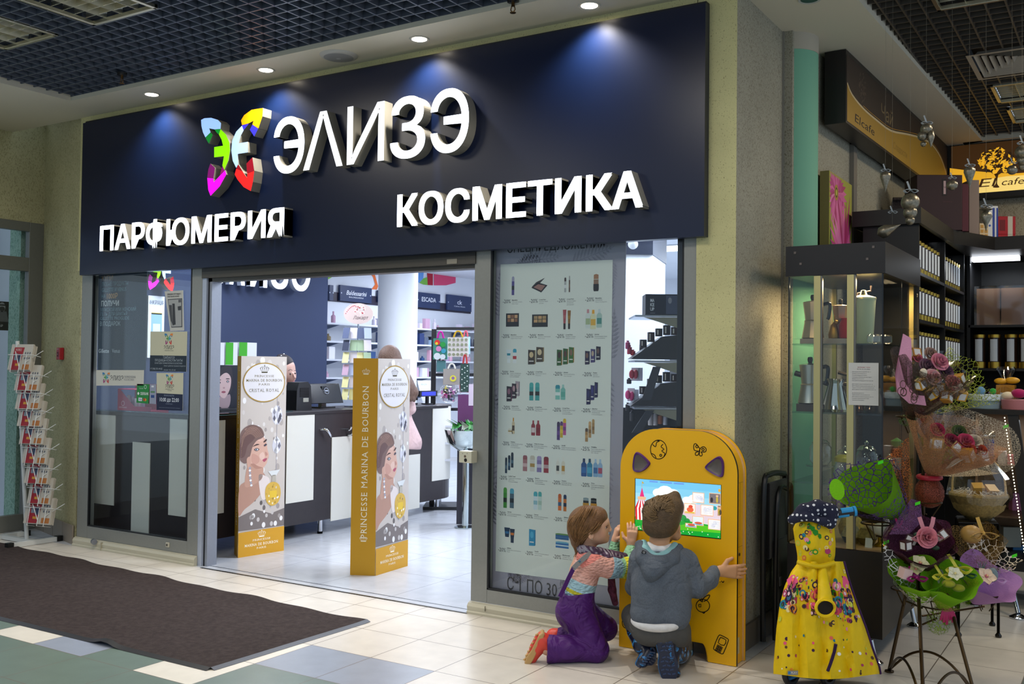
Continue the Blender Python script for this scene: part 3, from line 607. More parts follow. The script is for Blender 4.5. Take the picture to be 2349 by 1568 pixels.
def portrait(m, pts_map, ln=5):
    """printed head and bare shoulder of a woman; pts_map maps panel fractions to the panel"""
    P_ = pts_map
    def S(c, pts, l, k=5): m.L(l).col(c).pol(P_(sm(pts, k)))
    S('#b98f7c', [(0, .21), (0, .34), (.10, .37), (.26, .385), (.42, .42), (.55, .40), (.60, .35), (.45, .30), (.3, .265), (.12, .235)], ln)          # shoulder
    S('#e9dcd6', [(.42, .40), (.55, .395), (.66, .37), (.62, .29), (.5, .275), (.44, .33)], ln + 1)
    S('#c59a86', [(.20, .46), (.48, .46), (.50, .39), (.36, .36), (.15, .345), (.12, .38)], ln + 1)                        # neck
    S('#d9ae9b', [(.24, .60), (.45, .605), (.56, .57), (.60, .525), (.63, .50), (.61, .478), (.58, .455), (.50, .435), (.38, .43), (.25, .455), (.18, .50)], ln + 2)  # face
    S('#cd9c8b', [(.27, .51), (.40, .495), (.42, .468), (.32, .455), (.25, .475)], ln + 3)
    S('#7c625c', [(.0, .60), (.06, .635), (.20, .655), (.34, .652), (.46, .635), (.52, .60), (.46, .585), (.36, .575), (.27, .545), (.22, .50), (.14, .465), (.04, .475), (0, .50)], ln + 4)   # hair
    S('#6b4f4b', [(.0, .56), (.08, .60), (.22, .61), (.34, .60), (.27, .575), (.16, .55), (.10, .50), (0, .50)], ln + 5)
    for i in range(22): q = i / 21; m.L(ln + 5.3 + .1 * (i % 3)).col(['#5d443e', '#9c7a6c', '#6d5049', '#b08c7c'][i % 4]).line(P_(sm([(.50 - .16 * q, .60 - .012 * q), (.36 - .14 * q, .645 - .035 * q), (.18 - .10 * q, .645 - .06 * q), (.03, .60 - .10 * q)], 4, False)), .0028)
    S('#b98a78', [(.24, .458), (.36, .432), (.50, .436), (.40, .446), (.30, .46)], ln + 3); S('#e6c2b2', [(.42, .50), (.50, .515), (.54, .49), (.47, .475)], ln + 3); S('#e2bba9', [(.33, .59), (.44, .595), (.50, .575), (.42, .57)], ln + 3)
    S('#a88579', [(.10, .635), (.24, .645), (.38, .636), (.30, .622), (.16, .618)], ln + 5)
    S('#cfa390', [(.15, .485), (.22, .495), (.23, .455), (.18, .435)], ln + 5)                                             # ear
    S('#4a3532', [(.27, .545), (.35, .558), (.42, .555), (.34, .55)], ln + 5); S('#4a3532', [(.50, .565), (.56, .58), (.58, .575), (.54, .565)], ln + 5)  # brows
    S('#5d4a4c', [(.30, .53), (.36, .538), (.42, .53), (.36, .522)], ln + 5); S('#5d4a4c', [(.51, .548), (.55, .557), (.585, .552), (.54, .543)], ln + 5)
    S('#e8eef4', [(.33, .53), (.36, .535), (.395, .53), (.36, .525)], ln + 6); m.L(ln + 7).col('#33455a'); m.pol(P_([(.355 + .014 * math.cos(a), .530 + .0045 * math.sin(a)) for a in [i * .785 for i in range(8)]])); m.pol(P_([(.55 + .012 * math.cos(a), .550 + .0045 * math.sin(a)) for a in [i * .785 for i in range(8)]]))
    S('#c58f80', [(.55, .515), (.585, .51), (.60, .50), (.56, .495)], ln + 6); S('#b3556a', [(.49, .475), (.54, .482), (.585, .483), (.58, .475), (.53, .465)], ln + 6)
    for i in range(8): m.L(ln + 7).col('#f2f2f6' if i % 2 else '#a8a8b4'); y = .44 - i * .0125; m.pol(P_([(.22 + .05 * (i / 8) ** 2 + .028 * math.cos(a), y + .006 * math.sin(a)) for a in [j * 1.05 for j in range(6)]]))
def totem(Lp, Cp, Rp, h, label, goldtext):
    Lp, Cp, Rp = V((*Lp, 0)), V((*Cp, 0)), V((*Rp, 0)); Bp = Lp + Rp - Cp; z = V((0, 0, h))
    t = thing('advertising_totem', label, 'display stand', ((Lp + Rp) / 2).to_tuple())
    m = M('#c08f1c'); m.add([Lp, Cp, Rp, Bp, Lp + z, Cp + z, Rp + z, Bp + z], [(0, 1, 5, 4), (2, 3, 7, 6), (3, 0, 4, 7), (0, 3, 2, 1)]); m.col('#d9cfc4').add([Cp, Rp, Cp + z, Rp + z], [(0, 1, 3, 2)]); m.col('#cfc8bf').add([Lp + z, Cp + z, Rp + z, Bp + z], [(0, 1, 2, 3)])
    m.ob('carton', PAPER, t)
    ux = (Rp - Cp).normalized(); w = (Rp - Cp).length; m = M(); n = ux.cross(V((0, 0, 1))); m.T = frame(Cp + n * .0012, ux, (0, 0, 1))
    P_ = lambda pts: [(x * w, y * h) for x, y in pts]
    m.L(0).col('#cdc3ba').rect(0, .125 * h, w, h)
    rr = random.Random(5)
    for i in range(70):                                                    # out-of-focus crystals
        y = .14 + .84 * rr.random(); g = rr.choice(['#e2dcd6', '#f3f0ee', '#b3a9a3', '#a59b95', '#d8d0ca'] if y > .36 else ['#8c827e', '#6e6663', '#b9b0ab', '#e8e4e0', '#5f5855'])
        m.L(1 + i * .02).col(g); r = .018 + .04 * rr.random(); cx_, cy_ = r + (1 - 2 * r) * rr.random(), y
        m.pol(P_([(cx_ + r * math.cos(a) * .9, min(cy_ + r * math.sin(a) * .36, .995)) for a in [k * .524 for k in range(12)]]))
    m.L(3).col('#7e7470').pol(P_([(0, .13), (1, .13), (1, .22), (.7, .20), (.35, .23), (0, .20)]))
    for i in range(16): m.L(3.5).col(rr.choice(['#f4f1ee', '#c9c2bd', '#a39a95'])); q = .022 + .02 * rr.random(); a0, b0 = q + (1 - 2 * q) * rr.random(), .145 + .1 * rr.random(); m.pol(P_([(a0 + q * math.cos(a), b0 + q * .36 * math.sin(a)) for a in [k * .524 for k in range(12)]]))
    portrait(m, P_, 5)
    for cy_, r in ((.70, .12), (.545, .10)):                               # hanging cut-glass drops
        m.L(5).col('#d4d3da'); m.pol(P_([(.80 + r * math.cos(a), cy_ + r * .42 * math.sin(a)) for a in [k * .628 for k in range(10)]]))
        for i in range(9): m.L(6).col(rr.choice(['#f7f7fb', '#8b8994', '#b7b5c0', '#5f5d69'])); a = rr.random() * 6.28; q = r * .75; x_, y_ = .80 + q * math.cos(a) * .8, cy_ + q * .38 * math.sin(a); m.pol(P_([(x_, y_ + .02), (x_ + .035, y_), (x_, y_ - .016), (x_ - .03, y_)]))
    m.L(5).col('#9d9aa5'); m.line(P_([(.80, .80), (.80, .40)]), .004)
    m.L(13).col('#d8b04c'); m.pol(P_(sm([(.56, .31), (.60, .345), (.72, .36), (.86, .345), (.91, .30), (.86, .255), (.72, .238), (.60, .26)], 3))); m.col('#efe4bf')
    for i in range(26): m.L(14).col(rr.choice(['#f6eecb', '#a8862c', '#fff9e6', '#c7a44a'])); a, q = rr.random() * 6.28, rr.random() ** .5; x_, y_ = .735 + .15 * q * math.cos(a), .298 + .05 * q * math.sin(a); m.pol(P_([(x_, y_ + .007), (x_ + .018, y_), (x_, y_ - .007), (x_ - .018, y_)]))
    m.L(15).col('#e8c23a').pol(P_([(.66, .28), (.82, .28), (.82, .315), (.66, .315)])); m.col('#b9b2a4').pol(P_([(.70, .36), (.80, .36), (.79, .395), (.71, .395)])); m.col('#dfe2e0').pol(P_([(.62, .415), (.88, .42), (.80, .39), (.70, .39)]))
    m.L(16).col('#a8842a'); m.ring(w * .5, h * .868, w * .452, h * .098, .008, 40); m.L(15).col('#e2dee0').el2(w * .5, h * .868, w * .45, h * .0975, 40)
    G_ = '#6d6230'; m.L(17); crown(m, w * .5, h * .916, w * .15, '#4e4728'); m.col(G_); serif_txt(m, 'PRINCESSE', w * .5, h * .895, h * .011, w=w * .42); serif_txt(m, 'MARINA DE BOURBON', w * .5, h * .872, h * .0135, w=w * .78, bold=.004); serif_txt(m, 'PARIS', w * .5, h * .853, h * .0105, w=w * .24); m.col('#5a5230'); serif_txt(m, 'CRISTAL ROYAL', w * .5, h * .820, h * .017, w=w * .66)
    m.L(18).col('#d59d26').pol(P_([(0, 0), (1, 0), (1, .127), (0, .122)])); m.L(19); crown(m, w * .5, h * .088, w * .13, '#fff6df'); m.col('#fff6df'); serif_txt(m, 'PRINCESSE', w * .5, h * .071, h * .010, w=w * .38); serif_txt(m, 'MARINA DE BOURBON', w * .5, h * .047, h * .014, w=w * .72, bold=.004); serif_txt(m, 'PARIS', w * .5, h * .030, h * .0095, w=w * .2)
    m.ob('front_print', PAPER, t)
    ux = (Cp - Lp).normalized(); g = (Cp - Lp).length; m = M('#f5ecd2'); n = ux.cross(V((0, 0, 1)))
    m.T = frame(Lp + n * .0012, (0, 0, 1), -ux) if True else 0
    m.T = frame(Cp + n * .0012 , (0, 0, 1), -ux)
    m.L(1); serif_txt(m, 'PRINCESSE MARINA DE BOURBON', h * .52, g * .36, g * .25, w=h * .70)
    m.T = frame(Lp + n * .0012, ux, (0, 0, 1)); m.L(1)
    for yy in (.925, .155): crown(m, g * .52, h * yy, g * .24, '#f5ecd2')
    m.ob('side_lettering', PAPER, t); return t
totem((.958, .50), (1.103, .402), (1.163, .819), 1.525, 'tall perfume advertising totem standing nearer the counter left of the doorway', 1)
totem((2.199, .425), (2.359, .503), (2.328, .905), 1.515, 'tall perfume advertising totem with wide gold side in the middle of the doorway', 1)
# ================================================================ SALE POSTER BEHIND THE RIGHT WINDOW
YP = .10
def Z4(x, y): return xz(1080 + x * .268, 540 + y * .268, YP)
def Z5(x, y): return xz(1080 + x * .3061, 940 + y * .3061, YP)
t = thing('sale_poster', 'tall lavender window poster with leaf pattern and a white sheet of discounted cosmetics', 'poster', (4.03, YP, .16))
m = M('#a29eab'); q = [xz(1114, 562, YP), xz(1107, 1352, YP), xz(1420, 1402, YP), xz(1436, 545, YP)]; m.prism(q, YP + .002, YP + .006); m.ob('backing', PAPER, t)
m = M(); m.T = front(YP)
rr = random.Random(3)
def palm(cx_, cy_, a, ln, w, col, n=11):
    m.col(col); d = (math.cos(a), math.sin(a)); q = (-d[1], d[0])
    m.line([(cx_, cy_), (cx_ + d[0] * ln, cy_ + d[1] * ln)], .003)
    for i in range(n):
        f_ = (i + 1) / n; bx_, by_ = cx_ + d[0] * ln * f_ * .9, cy_ + d[1] * ln * f_ * .9; l = w * math.sin(math.pi * min(.95, .25 + f_ * .7))
        for s in (1, -1):
            ex, ey = bx_ + (q[0] * s * .85 + d[0] * .55) * l, by_ + (q[1] * s * .85 + d[1] * .55) * l; mx, my = (bx_ + ex) / 2, (by_ + ey) / 2
            m.pol([(bx_, by_), (mx + d[0] * .008, my + d[1] * .008), (ex, ey), (mx - d[0] * .008, my - d[1] * .008)])
m.L(1)
for a in ((3.65, .95, -1.7, .42, .06), (3.63, 1.02, 1.65, .3, .05), (3.63, .50, 1.6, .3, .05), (3.64, .28, 1.2, .2, .05), (3.80, .20, 2.4, .12, .06), (3.74, .2, .6, .16, .05), (3.95, .24, 2.8, .14, .05), (4.05, .20, .5, .2, .06), (4.36, 1.42, -1.62, .34, .055), (4.37, 1.5, 1.5, .3, .05), (4.36, .95, -1.62, .34, .05), (4.36, 1.82, 1.75, .2, .06), (4.37, 2.08, -1.7, .2, .06), (4.35, .5, 1.6, .34, .05), (4.1, 2.06, .3, .3, .08), (3.75, 2.08, .1, .3, .08), (3.63, 1.6, -1.6, .4, .045), (3.62, 1.75, 1.55, .3, .045), (3.92, 2.1, 3.3, .2, .06)):
    palm(*a, rr.choice(['#7d7888', '#8b8793', '#6f6a78', '#928e9b']))
m.L(2).col('#dfe2d9'); m.pol([Z4(255, 247), Z5(185, 1205), Z5(1030, 1318), Z4(1215, 207)])
m.L(3).col('#1b1a1e'); a, b_ = Z4(312, 150), Z4(1150, 108); m.txt('СПЕЦПРЕДЛОЖЕНИЯ', a[0], a[1], .062, w=b_[0] - a[0])
a, b_ = Z5(272, 1330), Z5(645, 1382); m.txt('С 1 ПО 30', a[0], a[1] - .008, .075, w=b_[0] - a[0])
def item(Z, k, x, y, w, h, c1, c2=None, c3=None):
    a, b_ = Z(x - w / 2, y + h / 2), Z(x + w / 2, y - h / 2); x0, z0 = a; x1, z1 = x0 + (b_[0] - a[0]), z0 + (b_[1] - a[1]); w, h = x1 - x0, z1 - z0
    c2 = c2 or c1; c3 = c3 or c2; X = lambda f_: x0 + w * f_; Zz = lambda f_: z0 + h * f_
    if k == 'b':   # bottle: shouldered body, cap, label
        m.L(4).col(c1).pol([(X(0), Zz(.04)), (X(.1), Zz(0)), (X(.9), Zz(0)), (X(1), Zz(.04)), (X(1), Zz(.68)), (X(.72), Zz(.8)), (X(.28), Zz(.8)), (X(0), Zz(.68))]); m.col(c2).pol([(X(.27), Zz(.8)), (X(.73), Zz(.8)), (X(.7), Zz(1)), (X(.3), Zz(1))]); m.L(5).col(c3).pol([(X(.08), Zz(.2)), (X(.92), Zz(.2)), (X(.92), Zz(.52)), (X(.08), Zz(.52))])
    elif k == 'c':  # can or deodorant
        m.L(4).col(c1).pol([(X(0), Zz(0)), (X(1), Zz(0)), (X(1), Zz(.74)), (X(0), Zz(.74))]); m.col(c2).pol([(X(0), Zz(.74)), (X(1), Zz(.74)), (X(1), Zz(.92)), (X(.8), Zz(1)), (X(.2), Zz(1)), (X(0), Zz(.92))]); m.L(5).col(c3).pol([(X(0), Zz(.28)), (X(1), Zz(.28)), (X(1), Zz(.5)), (X(0), Zz(.5))])
    elif k == 't':  # tube on its cap
        m.L(4).col(c1).pol([(X(.18), Zz(.3)), (X(.82), Zz(.3)), (X(1), Zz(1)), (X(0), Zz(1))]); m.col(c2).pol([(X(.2), Zz(0)), (X(.8), Zz(0)), (X(.82), Zz(.3)), (X(.18), Zz(.3))]); m.L(5).col(c3).pol([(X(.2), Zz(.55)), (X(.8), Zz(.55)), (X(.84), Zz(.72)), (X(.16), Zz(.72))])
    elif k == 'r':  # carton with a picture
        m.L(4).col(c1).pol([(X(0), Zz(0)), (X(.86), Zz(.02)), (X(.86), Zz(.97)), (X(0), Zz(1))]); m.col(c3).pol([(X(.86), Zz(.02)), (X(1), Zz(.06)), (X(1), Zz(.98)), (X(.86), Zz(.97))]); m.L(5).col(c2).pol(sm([(X(.43 + .28 * math.cos(q)), Zz(.66 + .2 * math.sin(q))) for q in [i * .785 for i in range(8)]], 2)); m.col('#e9e4dc').pol([(X(.12), Zz(.2)), (X(.74), Zz(.2)), (X(.74), Zz(.26)), (X(.12), Zz(.26))])
    elif k == 'p':  # palette
        m.L(4).col(c1).pol([(X(0), Zz(0)), (X(1), Zz(0)), (X(1), Zz(1)), (X(0), Zz(1))])
        for i in range(3):
            for j in range(2): m.L(5).col((c2, c3)[(i + j) % 2]).pol([(X(.12 + i * .27), Zz(.36 + j * .28)), (X(.35 + i * .27), Zz(.36 + j * .28)), (X(.35 + i * .27), Zz(.6 + j * .28)), (X(.12 + i * .27), Zz(.6 + j * .28))])
    elif k == 'o': m.L(4).col(c1).pol([(X(.1), Zz(.0)), (X(.9), Zz(.0)), (X(1), Zz(.1)), (X(1), Zz(.42)), (X(.0), Zz(.42)), (X(0), Zz(.1))]); m.col(c2).pol([(X(.05), Zz(.42)), (X(.95), Zz(.42)), (X(.95), Zz(.68)), (X(.05), Zz(.68))]); m.col(c3).pol([(X(.06), Zz(.7)), (X(.94), Zz(.7)), (X(.94), Zz(.95)), (X(.5), Zz(1)), (X(.06), Zz(.95))])
    elif k == 'z': m.L(4).col(c1).pol([(X(0), Zz(.35)), (X(.62), Zz(0)), (X(1), Zz(.48)), (X(.42), Zz(.7))]); m.col('#3a3634').pol([(X(0), Zz(.38)), (X(.3), Zz(.72)), (X(.84), Zz(1)), (X(.55), Zz(.66))]); m.L(5).col(c2).pol([(X(.14), Zz(.38)), (X(.62), Zz(.12)), (X(.86), Zz(.46)), (X(.42), Zz(.58))])
for Z, q in ((Z4, [('c', 362, 430, 24, 160, '#4b3f86', '#9b98b4', '#16151c'), ('z', 588, 425, 140, 130, '#1c1718', '#9a6d62'), ('c', 809, 422, 18, 126, '#a9a9a8', '#3b2a23', '#dcdcdc'), ('c', 845, 414, 13, 140, '#5b4336', '#a9a7a4', '#7a5c48'), ('o', 1073, 402, 48, 150, '#17110f', '#8b6a52', '#a2714e'),
    ('p', 357, 722, 112, 116, '#1b1a1c', '#8a5a3c', '#c99a6b'), ('p', 592, 728, 136, 110, '#20201f', '#c79a66', '#a98a5c'), ('t', 803, 718, 32, 168, '#a84a4e', '#2a1718', '#b5605f'), ('t', 842, 720, 30, 160, '#8f5f16', '#2a1d12', '#a5751f'), ('b', 1003, 712, 46, 164, '#d3dad4', '#c98a90', '#a5b58a'), ('b', 1100, 708, 48, 160, '#a9c2b8', '#c7d2d2', '#4b8a80'), ('b', 1048, 718, 50, 166, '#dcd8b0', '#e5a21e', '#dba93a'),
    ('t', 325, 1032, 46, 114, '#dbe4e6', '#e6ecec', '#2c8b9c'), ('c', 376, 1030, 32, 122, '#e3e6e6', '#2e9bb8', '#b8333a'), ('r', 523, 1040, 66, 126, '#3a2c20', '#cdb488', '#8d7a55'), ('r', 594, 1018, 68, 130, '#4a3b2a', '#d3bd96', '#8d7a55'), ('r', 760, 1044, 48, 138, '#2f5b26', '#3a241c', '#a8701e'), ('r', 812, 1034, 46, 138, '#2f5b26', '#59382a', '#a8701e'), ('r', 862, 1022, 46, 138, '#3a6b2a', '#80604a', '#a8701e'), ('r', 998, 1045, 42, 118, '#2a2140', '#7a5a4c', '#191428'), ('r', 1046, 1028, 40, 118, '#4d4372', '#b9a28a', '#191428'), ('r', 1092, 1006, 40, 118, '#231c30', '#6b5046', '#191428'),
    ('r', 330, 1354, 48, 130, '#1f161c', '#8b5a6c', '#6d2a4a'), ('r', 372, 1330, 42, 130, '#35242e', '#b08a90', '#6d2a4a'), ('r', 400, 1310, 38, 130, '#a89aa0', '#c0a0a0', '#6d5a64'), ('c', 519, 1334, 36, 152, '#3f9a98', '#4aa8a4', '#26221e'), ('c', 570, 1334, 38, 152, '#3f9a98', '#4aa8a4', '#26221e'), ('c', 744, 1340, 40, 124, '#7fc0b2', '#2c8b9c', '#dfe8e4'), ('b', 790, 1340, 42, 130, '#7ab8ac', '#9fcac0', '#5fa898'), ('r', 1008, 1378, 38, 136, '#221d4a', '#2c2760', '#16132c'), ('r', 1042, 1344, 34, 130, '#2c2760', '#3a3478', '#16132c'), ('r', 1074, 1320, 30, 134, '#221d4a', '#302a68', '#101018')]),
    (Z5, [('b', 319, 118, 22, 120, '#cdb994', '#c9891a', '#4b3a28'), ('o', 296, 160, 36, 42, '#e3ddd0', '#a8905a', '#d9d3c4'), ('b', 468, 134, 30, 112, '#8e2c34', '#9a2e38', '#d8c4c4'), ('b', 505, 135, 34, 112, '#8e1e28', '#a03038', '#7a1820'), ('c', 657, 156, 24, 136, '#4f2f72', '#3c2a50', '#6a468c'), ('c', 680, 146, 22, 120, '#c9a81e', '#5a3a70', '#e0c23a'), ('c', 703, 126, 24, 122, '#b8488a', '#d8b01e', '#7c3a80'), ('c', 868, 186, 22, 100, '#a8804a', '#5d4630', '#c49a60'), ('c', 893, 146, 22, 120, '#b48c54', '#c9a06a', '#8a6638'), ('c', 918, 124, 20, 110, '#a88250', '#b89258', '#8a6638'),
    ('c', 265, 414, 17, 116, '#2a3f52', '#1f2f40', '#4d6a7c'), ('c', 288, 394, 19, 110, '#2f4860', '#20303c', '#56748a'), ('c', 311, 374, 20, 112, '#27384a', '#182430', '#4d6a7c'), ('c', 407, 398, 34, 116, '#a8787c', '#94565c', '#cfb0b0'), ('c', 462, 400, 36, 116, '#cfcac0', '#c0b8a8', '#a8843a'), ('c', 513, 405, 36, 118, '#7e6ea0', '#9a8cb8', '#c0b6d0'), ('c', 565, 410, 38, 118, '#93202a', '#7c1a22', '#b89a9a'), ('b', 652, 418, 26, 122, '#dcd8cc', '#e2dfd4', '#3a3632'), ('b', 693, 420, 28, 124, '#d8d2c0', '#e2dfd4', '#b8862a'), ('b', 848, 430, 42, 132, '#1e4a86', '#142c50', '#2f68a8'), ('b', 891, 432, 42, 132, '#2a7ca0', '#16425c', '#45a0c0'), ('b', 935, 434, 36, 132, '#7fa8cc', '#a8c4dc', '#3a68a0'), ('b', 970, 436, 36, 132, '#8fb0d0', '#a8c4dc', '#b04a60'),
    ('c', 258, 656, 28, 150, '#3a8a2a', '#4c9a38', '#1a2018'), ('c', 308, 661, 32, 144, '#4a6474', '#4ea0b8', '#1c2a34'), ('c', 485, 678, 30, 132, '#cfdce2', '#4ea8b4', '#8fb8c4'), ('c', 518, 680, 28, 134, '#c0d4cc', '#52a8a4', '#a8c0b0'), ('c', 667, 690, 26, 122, '#d06a28', '#c05a1e', '#3a5a80'), ('c', 706, 696, 24, 122, '#c8702a', '#24385c', '#1a2c4a'), ('o', 863, 690, 46, 66, '#c08a2a', '#2a2e34', '#8fa0a4'), ('o', 921, 694, 48, 66, '#c88a1e', '#24282c', '#1c1c1e'),
    ('t', 272, 930, 44, 96, '#16304e', '#e2e0da', '#2a6a9c'), ('t', 311, 942, 38, 100, '#1a2a44', '#1a2a44', '#d07028'), ('r', 461, 955, 50, 120, '#2a8ab4', '#4fa8cc', '#1f7098'), ('c', 685, 948, 100, 34, '#2a5a8c', '#5f8a4a', '#3a6a9c'), ('c', 685, 1010, 98, 36, '#2a68a8', '#6aa8c4', '#b8d0dc')])):
    for a in q: item(Z, *a)
LB = [(Z4, 275, 580, '-20%', ['Maybelline', 'Тушь для ресниц', 'Falsies Angel'], 353), (Z4, 503, 576, '-20%', ["L'oreal Paris", 'Палетка теней', 'для век'], 585), (Z4, 742, 572, '-20%', ["L'oreal Paris", 'Декоративная', 'косметика', 'для бровей'], 822), (Z4, 980, 564, '-20%', ['Maybelline', 'Хайлайтер', 'Master Strobing Stick'], 1067),
    (Z4, 265, 876, '-20%', ['Maybelline', 'Скульптурирующая', 'пудра Master Sculpt'], 343), (Z4, 492, 876, '-20%', ['Maybelline', 'Палетка консилеров', 'Master Camo'], 575), (Z4, 728, 876, '-20%', ["L'oreal Paris", 'Жидкая помада', 'Infaillible Lip Paint'], 812), (Z4, 978, 874, '-20%', ['Garnier', 'Мицеллярная вода,', 'в ассортименте'], 1060),
    (Z4, 258, 1188, '-20%', ['Garnier', 'Гамма очищающих', 'средств для лица', 'в ассортименте'], 335), (Z4, 475, 1192, '-20%', ["L'oreal Paris", 'Краска для волос', 'Preference'], 555), (Z4, 708, 1198, '-20%', ['Garnier', 'Краска для волос', 'Color Naturals'], 795), (Z4, 958, 1202, '-20%', ['Palette', 'Краска', 'для волос'], 1047),
    (Z4, 270, 1486, '-20%', ['Palette PCC', 'Крем-краска', 'в ассортименте'], 350), (Z4, 473, 1494, '-20%', ["L'oreal Paris", 'Тонирующий спрей', 'Magic Retouch'], 550), (Z4, 702, 1504, '-20%', ["L'oreal Paris", 'Средства для ухода', 'за волосами', 'в ассортименте'], 785), (Z4, 948, 1510, '-20%', ['Gliss Kur', 'Средства для ухода', 'за волосами', 'в ассортименте'], 1037),
    (Z5, 235, 262, '-20%', ['Pantene', 'Средства для ухода', 'за волосами', 'в ассортименте'], 300), (Z5, 408, 277, '-20%', ['Wella Pro Series', 'Шампуни и бальзамы', 'в ассортименте', '500 мл'], 475), (Z5, 608, 290, '-20%', ['Got2B', 'Средства для укладки', 'волос, в ассортименте'], 680), (Z5, 828, 302, '-25%', ['Wellaflex', 'Лак и пена для волос,', 'в ассортименте,', '200 / 250 мл'], 902),
    (Z5, 215, 518, '-20%', ['Londa Trend', 'Средства по укладке', 'для волос,', 'в ассортименте'], 283), (Z5, 413, 534, '-20%', ['Essence', 'Средства для ухода', 'за волосами', 'в ассортименте'], 482), (Z5, 612, 554, '-20%', ['Pantene', 'Шампунь 250 мл', 'Бальзам 200 мл'], 682), (Z5, 828, 572, '-20%', ['Nivea', 'Мужские и женские', 'шампуни для волос,', '250 мл'], 902),
    (Z5, 208, 785, '-20%', ['Garnier', 'Мужские дезодоранты', 'в ассортименте'], 275), (Z5, 405, 806, '-20%', ['Garnier', 'Женские дезодоранты', 'в ассортименте'], 475), (Z5, 623, 828, '-20%', ['Gillette', 'Гели для бритья', 'в ассортименте'], 697),
    (Z5, 206, 1056, '-20%', ['Gillette', 'Средства после бритья', 'Fusion'], 272), (Z5, 410, 1082, '-20%', ['Oral B', 'Электрические зубные', 'щетки Vitality'], 478), (Z5, 618, 1110, '-20%', ['Blend-a-med', 'Зубная паста', 'Комплекс, Био'], 688)]
for Z, x, y, pc, ls, tx in LB:
    a = Z(x, y); w_ = (Z(tx - 6, y)[0] - a[0]) * .93; m.L(4).col('#26252a').txt(pc, a[0], a[1], .0235, w=w_)
    for i, s in enumerate(ls): q = Z(tx, y); m.col('#2c2b30' if i == 0 else '#77767c').txt(s, q[0], q[1] + .0155 - i * .0105, .0062 if i else .0068, bold=.02 if i == 0 else 0)
m.ob('print', PAPER, t)
# ================================================================ NOTICES ON AND BEHIND THE LEFT WINDOW
def ZW(x, y, yy=.046): return xz(180 + x * .2232, 610 + y * .2232, yy)
def sheet(name, label, cat, q, yy, th=.002, back='#e6e2cf', yfn=None):
    P_ = [ZW(x, y, yy) for x, y in q]; cx_ = sum(p[0] for p in P_) / 4
    t = thing(name, label, cat, (cx_, yy, min(p[1] for p in P_))); m = M(back); m.prism(P_[::-1] if False else P_, yy, yy + th); m.ob('sheet', PAPER, t)
    d = M(); d.T = front(yy - .0004); return t, d, (lambda x, y: ZW(x, y, yy))
def T_(d, Z, s, x, y, x1, h, col, bold=0, yl=None):
    a = Z(x, y); b_ = Z(x1, y); d.col(col).txt(s, a[0], a[1], h, w=b_[0] - a[0], bold=bold)
def rc(d, Z, x0, y0, x1, y1, col): a, b_ = Z(x0, y1), Z(x1, y0); d.col(col).rect(a[0], a[1], b_[0], b_[1])
t, d, Z = sheet('promotion_poster', 'dark teal gift promotion poster hanging behind the left window', 'poster', [(205, 95), (200, 1068), (690, 1068), (705, 42)], .085, .004, '#152c3c')
for s, x, y, x1, h, c in (('КУПИ', 242, 150, 352, .04, '#b08a5a'), ('ЛЮБЫЕ ПРОДУКТЫ', 240, 208, 512, .032, '#5f8a94'), ('GILLETTE И VENUS', 240, 266, 492, .032, '#5f8a94'), ('НА', 238, 330, 278, .03, '#5f8a94'), ('1000Р', 292, 335, 402, .042, '#b08a5a'), ('ПОЛУЧИ', 234, 412, 415, .042, '#c9cfcf'), ('МУЖСКОЙ ИЛИ ЖЕНСКИЙ', 228, 468, 590, .028, '#6f94a0'), ('ГЕЛЬ ДЛЯ БРИТЬЯ', 226, 512, 500, .027, '#6f94a0'), ('GILLETTE PROGLIDE', 224, 555, 520, .027, '#6f94a0'), ('В ПОДАРОК', 222, 615, 430, .035, '#9fb4bc'), ('Gillette', 206, 890, 314, .032, '#c4ccd2'), ('Venus', 345, 890, 425, .034, '#a8b4bc')): T_(d, Z, s, x, y, x1, h, c, .02 if s in ('ПОЛУЧИ', '1000Р', 'Gillette') else 0)
d.ob('print', PAPER, t)
t, d, Z = sheet('wanted_notice', 'curled black and white photo notice taped to the left window', 'notice', [(885, 260), (943, 668), (1085, 662), (1075, 248)], .046, .0015, '#c9c8c0')
d.L(1); T_(d, Z, 'ВНИМАНИЕ ЖУРТУ ВИДИТ С', 915, 298, 1055, .011, '#3a3a3a', .03); T_(d, Z, 'ПАКЕТОМ НЕ НУЖНО!', 915, 322, 1035, .011, '#3a3a3a', .03)
for q, c, l in (([(918, 340), (955, 632), (1068, 628), (1066, 330)], '#55565a', 1), ([(924, 348), (958, 622), (1060, 618), (1058, 340)], '#a9aaa8', 2), ([(965, 385), (968, 610), (1000, 600), (990, 385)], '#3c3d40', 3), ([(932, 400), (950, 560), (968, 600), (960, 400)], '#4d4e50', 3), ([(1028, 345), (1028, 375), (1056, 372), (1056, 342)], '#5c5d60', 3), ([(1020, 415), (1024, 455), (1056, 452), (1056, 408)], '#3f4044', 3)): d.L(l).col(c).pol([Z(*p) for p in q])
d.ob('print', PAPER, t)
t, d, Z = sheet('vacancy_notice', 'beige and dark window notice with butterfly emblem recruiting staff', 'notice', [(740, 672), (733, 1080), (1108, 1085), (1117, 672)], .046, .0015, '#cfcbae')
d.L(2); c0 = Z(927, 750); mini_bfly(d, c0[0], c0[1], .085, PB); T_(d, Z, 'ЭЛИЗЭ', 878, 855, 982, .030, '#4a4a4c')
T_(d, Z, 'ПАРФЮМЕРИЯ КОСМЕТИКА', 885, 872, 978, .006, '#6a6a6c'); d.L(1).col('#1f2c38').pol([Z(736, 916), Z(733, 1080), Z(1108, 1085), Z(1112, 922)]); d.L(2)
